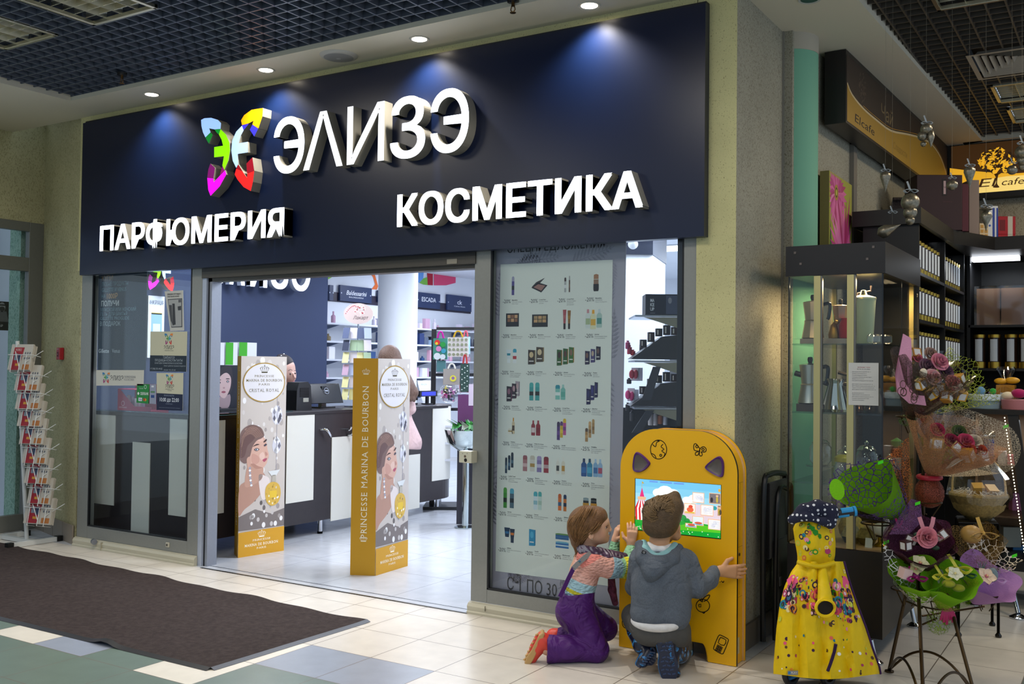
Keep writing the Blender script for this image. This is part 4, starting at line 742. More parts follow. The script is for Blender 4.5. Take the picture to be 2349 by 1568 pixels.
for s, x, y, x1, h in (('Требуются', 868, 950, 988, .022), ('ПРОДАВЦЫ-КОНСУЛЬТАНТЫ', 786, 978, 1070, .018), ('В МАГАЗИН ПАРФЮМЕРИИ И КОСМЕТИКИ', 786, 1004, 1066, .012), ('+7 (960) 301-44-02', 740, 1062, 862, .015), ('Опыт работы приветствуется', 878, 1030, 1100, .010), ('возраст 18 и 35 лет', 878, 1072, 1000, .010)): T_(d, Z, s, x, y, x1, h, '#aab3ba')
d.ob('print', PAPER, t)
t, d, Z = sheet('opening_hours_sign', 'beige over navy opening hours sign at the foot of the left window', 'sign', [(803, 1098), (803, 1478), (1070, 1486), (1077, 1098)], .046, .0015, '#d3cfb4')
d.L(2); c0 = Z(937, 1165); mini_bfly(d, c0[0], c0[1], .075, PB); T_(d, Z, 'ЭЛИЗЭ', 893, 1252, 982, .028, '#4a4a4c'); T_(d, Z, 'ПАРФЮМЕРИЯ КОСМЕТИКА', 893, 1268, 980, .006, '#6a6a6c'); T_(d, Z, 'МАГАЗИН', 915, 1282, 958, .006, '#6a6a6c')
d.L(1).col('#16203f').pol([Z(803, 1304), Z(803, 1478), Z(1070, 1486), Z(1073, 1318)]); d.L(2); T_(d, Z, 'РЕЖИМ РАБОТЫ:', 880, 1336, 984, .012, '#9aa3b8'); T_(d, Z, '10:00 до 22:00', 836, 1388, 1032, .030, '#e4e8f0', .01); T_(d, Z, 'БЕЗ ВЫХОДНЫХ', 898, 1420, 968, .008, '#8a93a8'); T_(d, Z, 'Время работы магазина может быть изменено', 830, 1455, 1045, .007, '#7a839a'); d.ob('print', PAPER, t)
t, d, Z = sheet('shop_name_strip', 'wide cream strip with butterfly emblem and shop name on the left window', 'sign', [(182, 1068), (182, 1228), (668, 1226), (672, 1068)], .046, .0015, '#d6d2c4')
d.L(2); c0 = Z(284, 1148); mini_bfly(d, c0[0], c0[1], .085, PB); T_(d, Z, 'ЭЛИЗЭ', 326, 1172, 462, .038, '#45464c'); T_(d, Z, 'ПАРФЮМЕРИЯ', 470, 1148, 586, .017, '#8d8f94'); T_(d, Z, 'КОСМЕТИКА', 470, 1176, 572, .017, '#8d8f94'); d.ob('print', PAPER, t)
t, d, Z = sheet('card_payment_sticker', 'green bank card sticker on the left window above the pink display box', 'sticker', [(602, 1210), (595, 1402), (718, 1414), (727, 1214)], .046, .0015, '#1f8a3c')
d.L(2); T_(d, Z, 'СБЕРБАНК', 636, 1322, 720, .02, '#f2f6f2', .02); d.col('#f2f6f2').el2(*Z(616, 1308), .011); d.ring(*Z(688, 1242), .013, .013, .003); T_(d, Z, 'Спасибо', 625, 1262, 668, .012, '#bfe0c4'); rc(d, Z, 617, 1352, 655, 1385, '#e8ecf2'); d.L(3); T_(d, Z, 'VISA', 620, 1376, 652, .013, '#2a4a9a', .02); d.col('#d8402a').el2(*Z(676, 1372), .011); d.col('#e8a02a').el2(*Z(690, 1373), .011); d.ob('print', PAPER, t)
t, d, Z = sheet('payment_notice', 'pale grey payment systems card on the left window beside the green sticker', 'sticker', [(733, 1214), (730, 1412), (796, 1418), (796, 1216)], .046, .0015, '#9aa0b4')
d.L(2); rc(d, Z, 745, 1325, 780, 1352, '#2a4a8a'); rc(d, Z, 750, 1228, 775, 1245, '#e4e6ec'); rc(d, Z, 742, 1285, 785, 1300, '#5a8a5a'); d.ob('print', PAPER, t)
# ================================================================ COUNTER
XC, ZC = .90, 1.07; DW = '#2a2426'
t = thing('sales_counter', 'long dark laminate sales counter with staggered white panels and chrome feet', 'counter', (.5, 1.8, 0))
end = [(XC - .34 * (1 - math.cos(a)), 3.30 + .34 * math.sin(a)) for a in [i * math.pi / 20 for i in range(11)]]
out = [(-.36, .19), (XC, .19), (XC, 3.30)] + end[1:] + [(.28, 3.64), (.28, .75), (-.36, .75)]
def slab(m, o, z0, z1): n = len(o); m.add([(x, y, z0) for x, y in o] + [(x, y, z1) for x, y in o], [tuple(range(n))[::-1], tuple(range(n, 2 * n))] + [(i, (i + 1) % n, (i + 1) % n + n, i + n) for i in range(n)])
m = M(DW); slab(m, out, .125, ZC - .03); m.ob('body', WOOD, t)
m = M('#241f22'); gro = lambda d: [(x + (d if x > .5 else -d * 0), y - (d if y < .2 else -d if y > 3.3 else 0)) for x, y in out]; slab(m, gro(.012), ZC - .03, ZC); m.ob('worktop', WOOD, t, bev=.004)
m = M('#9fc4c4'); m.box((-.34, .185, ZC + .002), (XC + .014, 1.15, ZC + .012)); m.ob('glass_top', glassmat('counter_glass', (.55, .8, .8), 1.6), t)
def panel(P_, n):
    m = M('#d8d6cc'); P_ = [V(p) for p in P_]; n = V(n) * .006; m.add(P_ + [p + n for p in P_], [(0, 1, 2, 3), (7, 6, 5, 4), (0, 4, 5, 1), (1, 5, 6, 2), (2, 6, 7, 3), (3, 7, 4, 0)]); m.ob('panel', SATIN, t)
for x0, x1, y0, y1 in ((476, 514, 964, 1178), (656, 719, 951, 1150), (759, 806, 1001, 1190), (936, 962, 1042, 1166), (991, 1032, 932, 1100)):
    a = onX(x0, (y0 + y1) / 2, XC); b_ = onX(x1, (y0 + y1) / 2, XC); za, zb_ = onX((x0 + x1) / 2, y1, XC).z, onX((x0 + x1) / 2, y0, XC).z
    panel([(XC, a.y, za), (XC, b_.y, za), (XC, b_.y, zb_), (XC, a.y, zb_)], (1, 0, 0))
for x0, x1, y0, y1 in ((217, 266, 951, 1153), (301, 346, 1016, 1232), (387, 431, 961, 1180)):
    a, b_ = onY(x0, y1, .19), onY(x1, y0, .19); panel([(a.x, .19, a.z), (b_.x, .19, a.z), (b_.x, .19, b_.z), (a.x, .19, b_.z)], (0, -1, 0))
for x, y in ((.84, .4), (.84, 1.58), (.84, 2.5), (.80, 3.35), (.70, 3.52), (.0, .2)):
    m = M('#c9ccd2'); m.cyl((x, y, .02), (x, y, .125), .022, n=18); m.col('#1a1a1c').cyl((x, y, 0), (x, y, .02), .024, n=18); m.ob('foot', CHROME, t, 40)
for px, py in ((735, 993), (793, 985), (797, 996)):
    p = onX(px, py, XC); m = M('#cfd2d8'); m.tube(sm([(XC, p.y, p.z), (XC + .05, p.y, p.z + .004), (XC + .06, p.y, p.z + .03)], 5, False) if py != 993 else sm([(XC, p.y, p.z + .03), (XC + .05, p.y + .02, p.z + .03), (XC + .06, p.y + .06, p.z - .02), (XC + .03, p.y + .09, p.z - .03)], 5, False), .012, 10); m.ob('bag_hook', CHROME, t, 40)
for y in (1.02, 2.4):
    m = M('#141213'); m.box((XC - .001, y - .002, .13), (XC + .0015, y + .002, ZC - .03)); m.ob('joint', MATTE, t)
# ================================================================ THINGS ON THE COUNTER
def monitor(px0, px1, py0, py1, X, label):
    a, b_ = onX(px0, py1, X), onX(px1, py0, X); w = b_.y - a.y; h = b_.z - ZC - .05; y = (a.y + b_.y) / 2; t = thing('computer_monitor', label, 'monitor', (X, y, ZC))
    m = M('#141519'); m.add([(X + .012, y - w / 2, ZC + .045), (X + .012, y + w / 2, ZC + .045), (X - .05, y + w / 2, ZC + .05 + h), (X - .05, y - w / 2, ZC + .05 + h), (X - .02, y - w / 2, ZC + .045), (X - .02, y + w / 2, ZC + .045), (X - .08, y + w / 2, ZC + .05 + h), (X - .08, y - w / 2, ZC + .05 + h)], [(0, 1, 2, 3), (7, 6, 5, 4), (0, 4, 5, 1), (1, 5, 6, 2), (2, 6, 7, 3), (3, 7, 4, 0)]); m.ob('casing', GLOSS, t, bev=.006)
    m = M('#8d97a8'); m.T = frame((X - .018, y + .02, ZC + .05 + h * .62), (0, 1, 0), (-.062, 0, h)); m.L(8); m.ring(0, 0, .028, .028, .004); m.col('#8d97a8'); m.rect(-.019, -.006, .019, .006); m.ob('badge', SATIN, t)
    m = M('#101114'); m.box((X - .14, y - .1, ZC), (X + .02, y + .1, ZC + .015)); m.box((X - .07, y - .03, ZC + .01), (X - .03, y + .03, ZC + .2)); m.ob('stand', GLOSS, t)
monitor(709, 787, 879, 938, .62, 'black computer monitor seen from behind, standing nearer the seated assistant')
monitor(924, 958, 872, 922, .62, 'black computer monitor half hidden behind the long haired customer')
p = onX(683, 940, .66); t = thing('receipt_printer', 'black upright till unit on the counter between the assistant and the monitor', 'till', (.66, p.y, ZC)); y = p.y
m = M('#16181d'); m.prism([(y - .09, ZC), (y + .10, ZC), (y + .085, ZC + .21), (y + .05, ZC + .245), (y - .06, ZC + .24), (y - .085, ZC + .17)], 0, .14); m.T = Mx(); o = m.ob('body', SATIN, None); o.rotation_euler = (0, 0, math.radians(90)); o.location = (.66 + .07, 0, 0); bpy.context.view_layer.update(); o.data.transform(o.matrix_world); o.matrix_world = Mx(); own(o, t)
m = M('#0b0c0f')
for i in range(6): m.box((.731, y - .05, ZC + .115 + i * .014), (.735, y + .06, ZC + .122 + i * .014))
m.ob('vent', MATTE, t); m = M('#a8a79c'); m.box((.7305, y - .01, ZC + .07), (.734, y + .055, ZC + .105)); m.ob('rating_plate', PAPER, t)
# display with a portrait and green cartons
a, b_ = onX(472, 935, .45), onX(592, 838, .45); t = thing('counter_display', 'counter display with a dark portrait photograph beside the green cartons', 'display stand', (.4, (a.y + b_.y) / 2, ZC + .012)); y0, y1, z0, z1 = a.y, b_.y, ZC + .035, b_.z
m = M('#151b2c'); m.box((.30, y0, ZC + .014), (.45, y1, z1)); m.ob('box', PAPER, t); m = M('#0d1018'); m.box((.28, y0 - .02, ZC + .013), (.56, y1, ZC + .03)); m.ob('tray', GLOSS, t)
m = M(); m.T = frame((.451, y0, z0), (0, 1, 0), (0, 0, 1)); w, h = y1 - y0, z1 - z0; Q = lambda pts: [(x * w, y * h) for x, y in pts]
yc = (onX(506, 890, .45).y - y0) / w
def F_(l, c, pts): m.L(l).col(c).pol(Q([(yc + x, y) for x, y in sm(pts, 4)]))
m.L(1).col('#131828').rect(0, 0, w, h); F_(2, '#2c5a9c', [(-.26, .02), (.02, .05), (.0, .25), (-.16, .38), (-.27, .3)]); F_(2, '#7fa0cc', [(-.2, .05), (-.08, .1), (-.1, .25), (-.22, .2)])
F_(3, '#a08c94', [(-.02, .02), (.16, .0), (.18, .3), (.0, .28)]); F_(4, '#2a2630', [(-.14, .35), (-.1, .7), (.02, .95), (.2, .95), (.22, .5), (.16, .3), (-.02, .3)]); F_(5, '#c9aeb0', [(-.08, .5), (-.02, .72), (.1, .82), (.19, .7), (.18, .45), (.10, .24), (.04, .22), (-.04, .32)])
for l, c, x, y, rx, ry in ((6, '#3a3038', -.03, .585, .028, .028), (6, '#3a3038', .13, .61, .026, .028), (7, '#c4d0dc', -.03, .583, .013, .014), (7, '#c4d0dc', .13, .608, .012, .014), (6, '#8f4a5c', .055, .36, .042, .026), (6, '#a88a8e', .06, .46, .02, .022), (6, '#2a2228', -.04, .65, .045, .012), (6, '#2a2228', .13, .675, .04, .012)): m.L(l).col(c).pol(Q([(yc + x + rx * math.cos(a), y + ry * math.sin(a)) for a in [i * .524 for i in range(12)]]))
m.ob('portrait', PAPER, t)
pro = None
for i, (x0, x1, c2) in enumerate(((470, 482, '#e8ecf2'), (485, 516, '#e8ecf2'), (516, 546, '#e8ecf2'), (547, 590, '#dfe4ee'))):
    a, b_ = onX(x0, 837, .45), onX(x1, 787, .45); y0, y1 = a.y, b_.y; t = thing('green_carton', ['green and white carton half cut off by the door post', 'second green and white carton from the door post', 'third green and white carton from the door post, over the portrait', 'green and white carton at the far end of the row, showing a marbled side'][i], 'box', (.4, (y0 + y1) / 2, z1), 'green cartons over the portrait display')
    zz = z1 + .004; hh = b_.z - z1; m = M('#e4e8f0'); m.box((.33, y0 + .004, zz - .003), (.45, y1 - .004, zz + hh)); f_ = .62 if i < 3 else .45; m.ob('carton', PAPER, t)
    m = M('#3fae22'); m.box((.4505, y0 + .004, zz), (.452, y0 + (y1 - y0) * f_, zz + hh)); m.ob('label', PAPER, t)
t = thing('display_box', 'crimson cosmetics display box on the counter glass behind the left window', 'box', (.25, .24, ZC + .014)); a = onY(272, 940, .20); b_ = onY(353, 890, .20); zz = ZC + .0135
m = M('#a01c4c'); m.prism([(a.x, zz), (b_.x - .02, zz), (b_.x - .02, zz + .035), (a.x + .20, zz + .035), (a.x + .02, zz + .17), (a.x, zz + .17)], .19, .194); m.box((a.x, .194, zz), (b_.x - .02, .36, zz + .012)); m.box((a.x, .35, zz), (b_.x - .03, .36, zz + .21)); m.col('#c8366a').box((a.x, .194, zz + .165), (a.x + .2, .36, zz + .172)); m.ob('carton', PAPER, t)
m = M('#e8c4d0'); m.T = front(.189); m.L(1); m.txt('CRISTALINAS', a.x + .018, zz + .018, .012, w=.1); m.ring(a.x + .068, zz + .055, .018, .018, .004); m.ob('lettering', PAPER, t)
for i in range(5): m = M(['#c9b8c4', '#8d7a94', '#d8cfd8'][i % 3]); x = a.x + .06 + i * .045; m.cyl((x, .25, zz + .012), (x, .25, zz + .12 - .012 * i), .013); tag(m.ob('cosmetic_tube', SATIN, None, 40), 'small cosmetic tube standing in the crimson display box', 'tube', 'tubes in the crimson display box')
# oval card stand
def upright(px, py0, py1, d): a = at(px, py0, d); return a, at(px, py1, d)
D1 = (onX(822, 719, .60) - CAM).dot(FW); c0 = at(822, 719, D1); b0 = V((c0.x, c0.y, ZC)); t = thing('greeting_card_stand', 'clear greeting card stand with oval pink sign on the counter', 'card stand', b0.to_tuple())
fr = frame(c0, (.86, .5, 0), (0, 0, 1)); m = M('#d9c4c0'); m.T = fr; k = D1 / FPX; pts = [(34 * k * math.cos(a), 24 * k * math.sin(a)) for a in [i * math.pi / 18 for i in range(36)]]
m.add([(x, y, z) for z in (-.004, 0) for x, y in pts], [tuple(range(36))[::-1], tuple(range(36, 72))] + [(i, (i + 1) % 36, (i + 1) % 36 + 36, i + 36) for i in range(36)]); rq = random.Random(4); m.L(2)
for i in range(60): a, q = rq.random() * 6.28, rq.random() ** .5 * 13 * k; m.col(rq.choice(['#f4eff0', '#f4eff0', '#f4eff0', '#c02a3a'])).el2(3 * k + q * math.cos(a), 9 * k + q * math.sin(a), 1.5 * k, n=6)
for i in range(9): m.col('#b83444').el2((-8 - i * 2.6) * k, (18 - i * i * .28) * k, 1.2 * k, n=6)
m.col('#3a2c30').txt('Лакарт', -12 * k, -13 * k, 8 * k, w=34 * k, sh=.25); m.ob('oval_sign', PAPER, t)
m = M('#b9c0cc'); m.T = fr; m.cyl((0, -24 * k, -.01), (0, ZC - c0.z + .01, -.01), .008); m.lathe([(0, 0), (.11, .002), (.11, .008), (0, .012)], (0, 0, 0), 20) if 0 else None; m.T = Mx.Translation(b0); m.lathe([(.12, .001), (.12, .012), (0, .016)], n=24); m.ob('pole', CHROME, t, 40)
for i in range(22):
    row = i // 4; px = (-26, -9, 8, 24)[i % 4]; yy = -45 - row * 28; m = M(rq.choice(['#d9d2dc', '#e8e2a8', '#b8c4e0', '#5a6484', '#c9a8c0', '#3c4258', '#dfe4ee', '#a8c0a0'])); m.T = fr @ Mx.Translation((px * k, yy * k, .02 + .015 * abs(px) / 26)) @ Mx.Rotation(math.radians(px * 1.0), 4, 'Y') @ Mx.Rotation(math.radians(-12), 4, 'X')
    m.cb((0, 0, 0), (17 * k, 25 * k, .003)); tag(m.ob('greeting_card', PAPER), 'greeting card, %s of its row in the %s tier under the oval sign' % (ORD[i % 4], ORD[row]), 'card', 'cards in the counter stand')
# jar and small stands at the counter end
p = onX(1031, 918, .62); t = thing('candy_jar', 'round clear jar full of small colourful items at the counter end', 'jar', (.62, p.y, ZC)); m = M('#ffffff'); c = (.62, p.y, ZC + .004); m.lathe([(.05, .0), (.10, .03), (.125, .09), (.11, .15), (.075, .18), (.08, .19)], c, 24); m.ob('jar', CELLO, t, 40)
for i in range(34): m = M(rq.choice(['#8a3a8a', '#c82a7c', '#3a3a6a', '#d8a0c0', '#2a2a30', '#b85a9a', '#e0d0e0'])); a, q = rq.random() * 6.28, .085 * rq.random() ** .5; m.T = Mx.Translation((c[0] + q * math.cos(a), c[1] + q * math.sin(a), c[2] + .025 + .11 * rq.random())) @ Mx.Rotation(rq.random() * 3, 4, 'X'); m.cyl((0, 0, -.02), (0, 0, .02), .012, n=8); tag(m.ob('nail_polish_bottle', SATIN, None, 40), 'tiny colourful bottle inside the round clear jar', 'bottle', 'tiny bottles in the clear jar')
p = onX(980, 905, .66); t = thing('customer_display', 'small till display with blue screen on the counter end', 'display', (.66, p.y, ZC)); m = M('#15161a'); m.cyl((.66, p.y, ZC), (.66, p.y, ZC + .1), .02); m.box((.62, p.y - .15, ZC + .08), (.68, p.y + .15, ZC + .14)); m.lathe([(.06, 0), (.06, .01), (0, .012)], (.66, p.y, ZC + .001)); m.ob('casing', SATIN, t); m = M('#2a34b0'); m.box((.681, p.y - .12, ZC + .09), (.6815, p.y + .12, ZC + .13)); m.ob('screen', GLOW, t)
p = onX(975, 895, .45); t = thing('price_leaflet', 'white leaflet propped on the counter behind the small blue till display', 'leaflet', (.45, p.y, ZC)); m = M('#dfe4ee'); m.add([(.50, p.y - .1, ZC + .001), (.50, p.y + .14, ZC + .001), (.42, p.y + .14, ZC + .24), (.42, p.y - .1, ZC + .24)], [(0, 1, 2, 3)]); m.T = frame((.50, p.y - .1, ZC), (0, 1, 0), (-.08, 0, .24)); m.L(2).col('#8a92a8').txt('REVLON', .05, .2, .02); m.ob('sheet', PAPER, t)
# ================================================================ GAME KIOSK
KF, KB = -.125, .012
def KZ(x, y): return xz(1180 + x * .3878, 960 + y * .3878, KF)
kx0, kx1 = KZ(622, 900)[0], KZ(1316, 900)[0]; kt = KZ(960, 66)[1]; kw = kx1 - kx0
def ksh(d=0, foot=True):
    x0, x1, zt, r = kx0 + d, kx1 - d, kt - d, .21 - d * .5
    o = [(x0, 0.002)]
    if foot:
        fa, fb, ft = x0 + kw * .23, x1 - kw * .23 + 2 * d * 0, KZ(1060, 1318)[1]
        o += [(fa, .002)] + [(fa + .035 * (1 - math.cos(a)) * 2 * .5 + .0, .002 + (ft - .002) * math.sin(a)) for a in [i * math.pi / 20 for i in range(1, 10)]] + [(fa + .06, ft), (fb - .06, ft)] + [(fb - .035 * (1 - math.cos(a)), .002 + (ft - .002) * math.sin(a)) for a in [i * math.pi / 20 for i in range(9, 0, -1)]] + [(fb, .002)]
    o += [(x1, .002)] + [(x1 - r + r * math.cos(a), zt - r + r * math.sin(a)) for a in [i * math.pi / 28 for i in range(15)]] + [(x0 + r - r * math.sin(a), zt - r + r * math.cos(a)) for a in [i * math.pi / 28 for i in range(15)]]
    return o
t = thing('game_kiosk', 'yellow round topped touchscreen game kiosk for children standing against the shop window', 'kiosk', ((kx0 + kx1) / 2, -.05, 0))
YK = '#f2b600'; KM = mat('yellow_laminate', .42, spec=.4)
m = M(YK); o = ksh(); n = len(o); m.add([(x, KF, z) for x, z in o], [tuple(range(n))]); k = len(m.v) - n
m.add([(x, KF, z) for x, z in o] + [(x, KF + .018, z) for x, z in o], []); m.col('#17140f')
b0 = len(m.v) - 2 * n; F2 = [(b0 + i + n, b0 + (i + 1) % n + n, b0 + (i + 1) % n, b0 + i) for i in range(n)]; m.f += [list(f) for f in F2]; m.c += [m.k] * n; m.mi += [0] * n
m.col(YK); m.f.append([b0 + n + i for i in range(n)][::-1]); m.c.append(m.k); m.mi.append(0)
m.ob('front_panel', KM, t)
m = M('#ecb000'); m.prism(ksh(.012), KF + .018, KB - .012); m.ob('cabinet', KM, t)
m = M(YK); m.prism(ksh(0), KB - .012, KB - .004); m.col('#d8b27a'); m.prism(ksh(.004), KB - .02, KB - .012); m.col('#17140f').prism(ksh(0), KB - .004, KB); m.ob('back_panel', KM, t)
xs = kx1 - .0118
m = M('#b98600')
for z in (.90, .58, .33): m.box((xs, KF + .02, z - .001), (xs + .0008, KB - .022, z + .001))
m.box((xs, KF + .07, .34), (xs + .0008, KF + .072, .90)); m.ob('service_door', KM, t); m = M('#c9c9c9'); p = (xs, KF + .05, .545); m.cyl(p, (p[0] + .008, p[1], p[2]), .009); m.ob('lock', CHROME, t, 40)
m = M('#c9b98a'); m.box((xs, KF + .03, .05), (xs + .001, KF + .075, .13)); m.ob('rating_plate', PAPER, t)
def mp2(c, pts): return [KZ(*p) for p in pts]
for c, pts in (('left', [(703, 300), (702, 262), (712, 208), (730, 196), (762, 215), (800, 252), (803, 272), (775, 302), (742, 316), (716, 314)]), ('right', [(1240, 325), (1241, 262), (1226, 228), (1205, 222), (1168, 244), (1132, 276), (1130, 294), (1160, 318), (1200, 340), (1228, 346)])):
    P_ = [KZ(*p) for p in sm(pts, 3)]; cx_, cz = sum(p[0] for p in P_) / len(P_), sum(p[1] for p in P_) / len(P_); n = len(P_)
    I_ = [(cx_ + (x - cx_) * .76, cz + (z - cz) * .76) for x, z in P_]; m = M('#4a1c6c')
    m.add([(x, KF - .001, z) for x, z in P_] + [(x, KF - .012, z) for x, z in [(cx_ + (x - cx_) * .93, cz + (z - cz) * .93) for x, z in P_]] + [(x, KF - .008, z) for x, z in I_], [(i, (i + 1) % n, (i + 1) % n + n, i + n) for i in range(n)] + [(i + n, (i + 1) % n + n, (i + 1) % n + 2 * n, i + 2 * n) for i in range(n)])
    m.col('#5d5550'); m.add([(x, KF - .008, z) for x, z in I_] + [(cx_ + (x - cx_) * .7, KF - .002, cz + (z - cz) * .7) for x, z in I_], [(i, (i + 1) % n, (i + 1) % n + n, i + n) for i in range(n)] + [tuple(range(n, 2 * n))]); m.ob('speaker_cover', SATIN, t, 50)
# drawings milled in the front
LW = .0045
def nd():
    global m
    m = M('#1e1608'); m.T = front(KF - .0008)
def fl(): m.ob('drawing', MATTE, t); nd()
nd()
def dr(pts, cl=False, k=4): m.line([KZ(*p) for p in (sm(pts, k, cl) + ([sm(pts, k, cl)[0]] if cl else []))], LW)
def circ(x, y, r, ry=None): dr([(x + r * math.cos(a), y + (ry or r) * math.sin(a)) for a in [i * .524 for i in range(12)]], True)
circ(853, 182, 48, 56); dr([(818, 152), (835, 165), (842, 140), (858, 132), (842, 128)]); dr([(880, 150), (868, 165), (885, 180), (872, 190), (890, 205), (885, 222)]); dr([(812, 205), (830, 215), (838, 232)]); circ(866, 216, 6); fl()
dr([(1098, 178), (1075, 148), (1062, 155), (1064, 185), (1090, 192), (1072, 200), (1072, 215), (1088, 212), (1098, 178), (1120, 165), (1135, 180), (1128, 196), (1104, 196), (1112, 208), (1106, 220), (1094, 212), (1098, 178)], k=3); circ(1080, 164, 7); circ(1116, 182, 7); fl()
circ(1115, 1105, 40, 38); dr([(1098, 1072), (1112, 1082), (1115, 1066), (1135, 1048), (1156, 1042), (1145, 1066), (1120, 1080)]); dr([(1106, 1080), (1096, 1060), (1104, 1052), (1112, 1076)]); dr([(1090, 1098), (1104, 1096), (1103, 1112), (1092, 1112), (1090, 1098)], k=1); dr([(1112, 1142), (1120, 1150), (1128, 1142)]); fl()
dr([(1218, 1278), (1262, 1300), (1264, 1318), (1240, 1378), (1226, 1390), (1184, 1366), (1180, 1350), (1206, 1286), (1218, 1278)], k=2); dr([(1220, 1292), (1252, 1308), (1240, 1340), (1206, 1324), (1220, 1292)], k=2)
for i in range(3):
    for j in range(3): q = (1203 + i * 11 - j * 5, 1336 + i * 6 + j * 11); dr([q, (q[0] + 7, q[1] + 4), (q[0] + 3, q[1] + 11), (q[0] - 4, q[1] + 7), q], k=1)
fl(); circ(660, 1205, 22, 32); circ(660, 1205, 14, 21); circ(660, 1205, 6, 10); dr([(668, 1238), (700, 1310), (722, 1360)], k=1); fl(); dr([(1216, 962), (1218, 966)], k=1); dr([(1224, 958), (1234, 968), (1240, 958)])
m.ob('drawing', MATTE, t)
# screen
SC = [KZ(718, 356), KZ(714, 656), KZ(1219, 705), KZ(1223, 391)]; sx0, sx1 = (SC[0][0] + SC[1][0]) / 2, (SC[2][0] + SC[3][0]) / 2; sz0, sz1 = (SC[1][1] + SC[2][1]) / 2, (SC[0][1] + SC[3][1]) / 2; sw, sh_ = sx1 - sx0, sz1 - sz0
m = M('#14141a'); m.box((sx0 - .004, KF - .0012, sz0 - .004), (sx1 + .002, KF + .002, sz1 + .002)); m.ob('bezel', GLOSS, t)
m = M(); m.T = front(KF - .0016); A = lambda pts: [(sx0 + x * sw, sz0 + y * sh_) for x, y in pts]
def ea(x, y, rx, ry, c, l): m.L(l).col(c).pol(A([(x + rx * math.cos(a), y + ry * math.sin(a)) for a in [i * .4488 for i in range(14)]]))
def ra(x0, y0, x1, y1, c, l): m.L(l).col(c).pol(A([(x0, y0), (x1, y0), (x1, y1), (x0, y1)]))
m.L(0)
for i in range(6): ra(0, .18 + i * .137, 1, .18 + (i + 1) * .137, ['#e8f4f2', '#d4eef4', '#b8e4f2', '#9cd8f0', '#84cdec', '#74c4ea'][i], 0)
for x, y, r in ((.28, .76, .07), (.36, .8, .09), (.45, .76, .08), (.62, .66, .06), (.70, .7, .07), (.25, .5, .06)): ea(x, y, r, r * 1.2, '#f4fafa', 1)
ra(.45, .25, 1, .6, '#e2d2e0', 1); m.L(3).col('#2aa83a').pol(A([(0, 0), (1, 0), (1, .22), (.6, .27), (.3, .2), (0, .26)])); m.L(4).col('#58c828').pol(A([(.4, .0), (1, .0), (1, .17), (.7, .24), (.45, .14)])); m.L(5).col('#14a838').pol(A([(0, 0), (1, 0), (1, .1), (.5, .08), (0, .14)]))
for x, y, r in ((.52, .28, .05), (.57, .32, .06), (.62, .27, .05)): ea(x, y, r * .7, r, '#2f9a4a', 3)
for i in range(24): ea(R_(), .02 + .1 * R_(), .006, .01, '#e8f8e8', 6)
for i in range(7): m.L(6).col('#d8202c' if i % 2 == 0 else '#f4f4f4').pol(A([(.005 + i * .022, .2), (.027 + i * .022, .2), (.022 + i * .02, .44), (.002 + i * .02, .44)])); m.pol(A([(.0 + i * .0235, .44), (.0235 + i * .0235, .44), (.05 + i * .009, .6), (.044 + i * .009, .6)]))
m.L(7).col('#e8b890').pol(A([(.03, .60), (.13, .60), (.13, .66), (.03, .66)])); m.col('#e0307a').pol(A([(.055, .66), (.11, .66), (.082, .84)])); m.col('#c8a030').pol(A([(.08, .84), (.084, .84), (.084, .96), (.08, .96)])); m.pol(A([(.084, .92), (.11, .92), (.084, .96)]))
for x0, w_ in ((.17, .1), (.3, .14), (.46, .12)): ra(x0, .955, x0 + w_, .985, '#6a9ade', 3)
for x, y, w_, h_, c in ((.68, .63, .135, .2, 'w'), (.87, .64, .13, .2, 'd'), (.585, .41, .13, .2, 'r'), (.775, .40, .145, .21, 'w'), (.965, .42, .04, .2, 'd'), (.68, .2, .13, .18, 'f'), (.86, .15, .14, .2, 'w'), (.60, .15, .13, .08, 'f'), (.50, .44, .05, .2, 'w')):
    ra(x, y, x + w_, y + h_, '#eab487', 7); ra(x + .006, y + .012, min(x + w_ - .006, .999), y + h_ - .012, {'w': '#f2f2f4', 'd': '#7c7478', 'r': '#f2f0e8', 'f': '#e4f0f6'}[c], 8)
    if c == 'w':
        for i in range(9): q = (x + .03 + (w_ - .06) * R_(), y + .05 + (h_ - .1) * R_()); m.L(9).col('#b9bcd0').line(A(sm([q, (q[0] + .02, q[1] + .02), (q[0] + .03, q[1] - .02), (q[0] + .01, q[1] - .03)], 3)), .0012)
    elif c == 'r': ea(x + .07, y + .08, .04, .05, '#e86a4a', 9); ea(x + .075, y + .14, .025, .03, '#e0503c', 10); ra(x + .01, y + .015, x + .12, y + .04, '#d8c048', 9)
    elif c == 'd': ea(x + .03, y + .07, .015, .05, '#3a363a', 9); ea(min(x + .09, .985), y + .08, .012, .06, '#c8b040', 9); ea(min(x + .09, .985), y + .15, .015, .02, '#e0b890', 10)
    else: ea(x + .07, y + .05, .045, .022, '#d8604a', 9); ra(x + .01, y + .015, x + .12, y + .03, '#4aa0c8', 9)
ea(.985, .9, .014, .03, '#e8a820', 8); ea(.83, .52, .03, .03, '#e08898', 6); ea(.93, .56, .03, .04, '#3aa0a8', 6)
m.ob('screen', mat('screen_glow', .2, emit=.62), t)
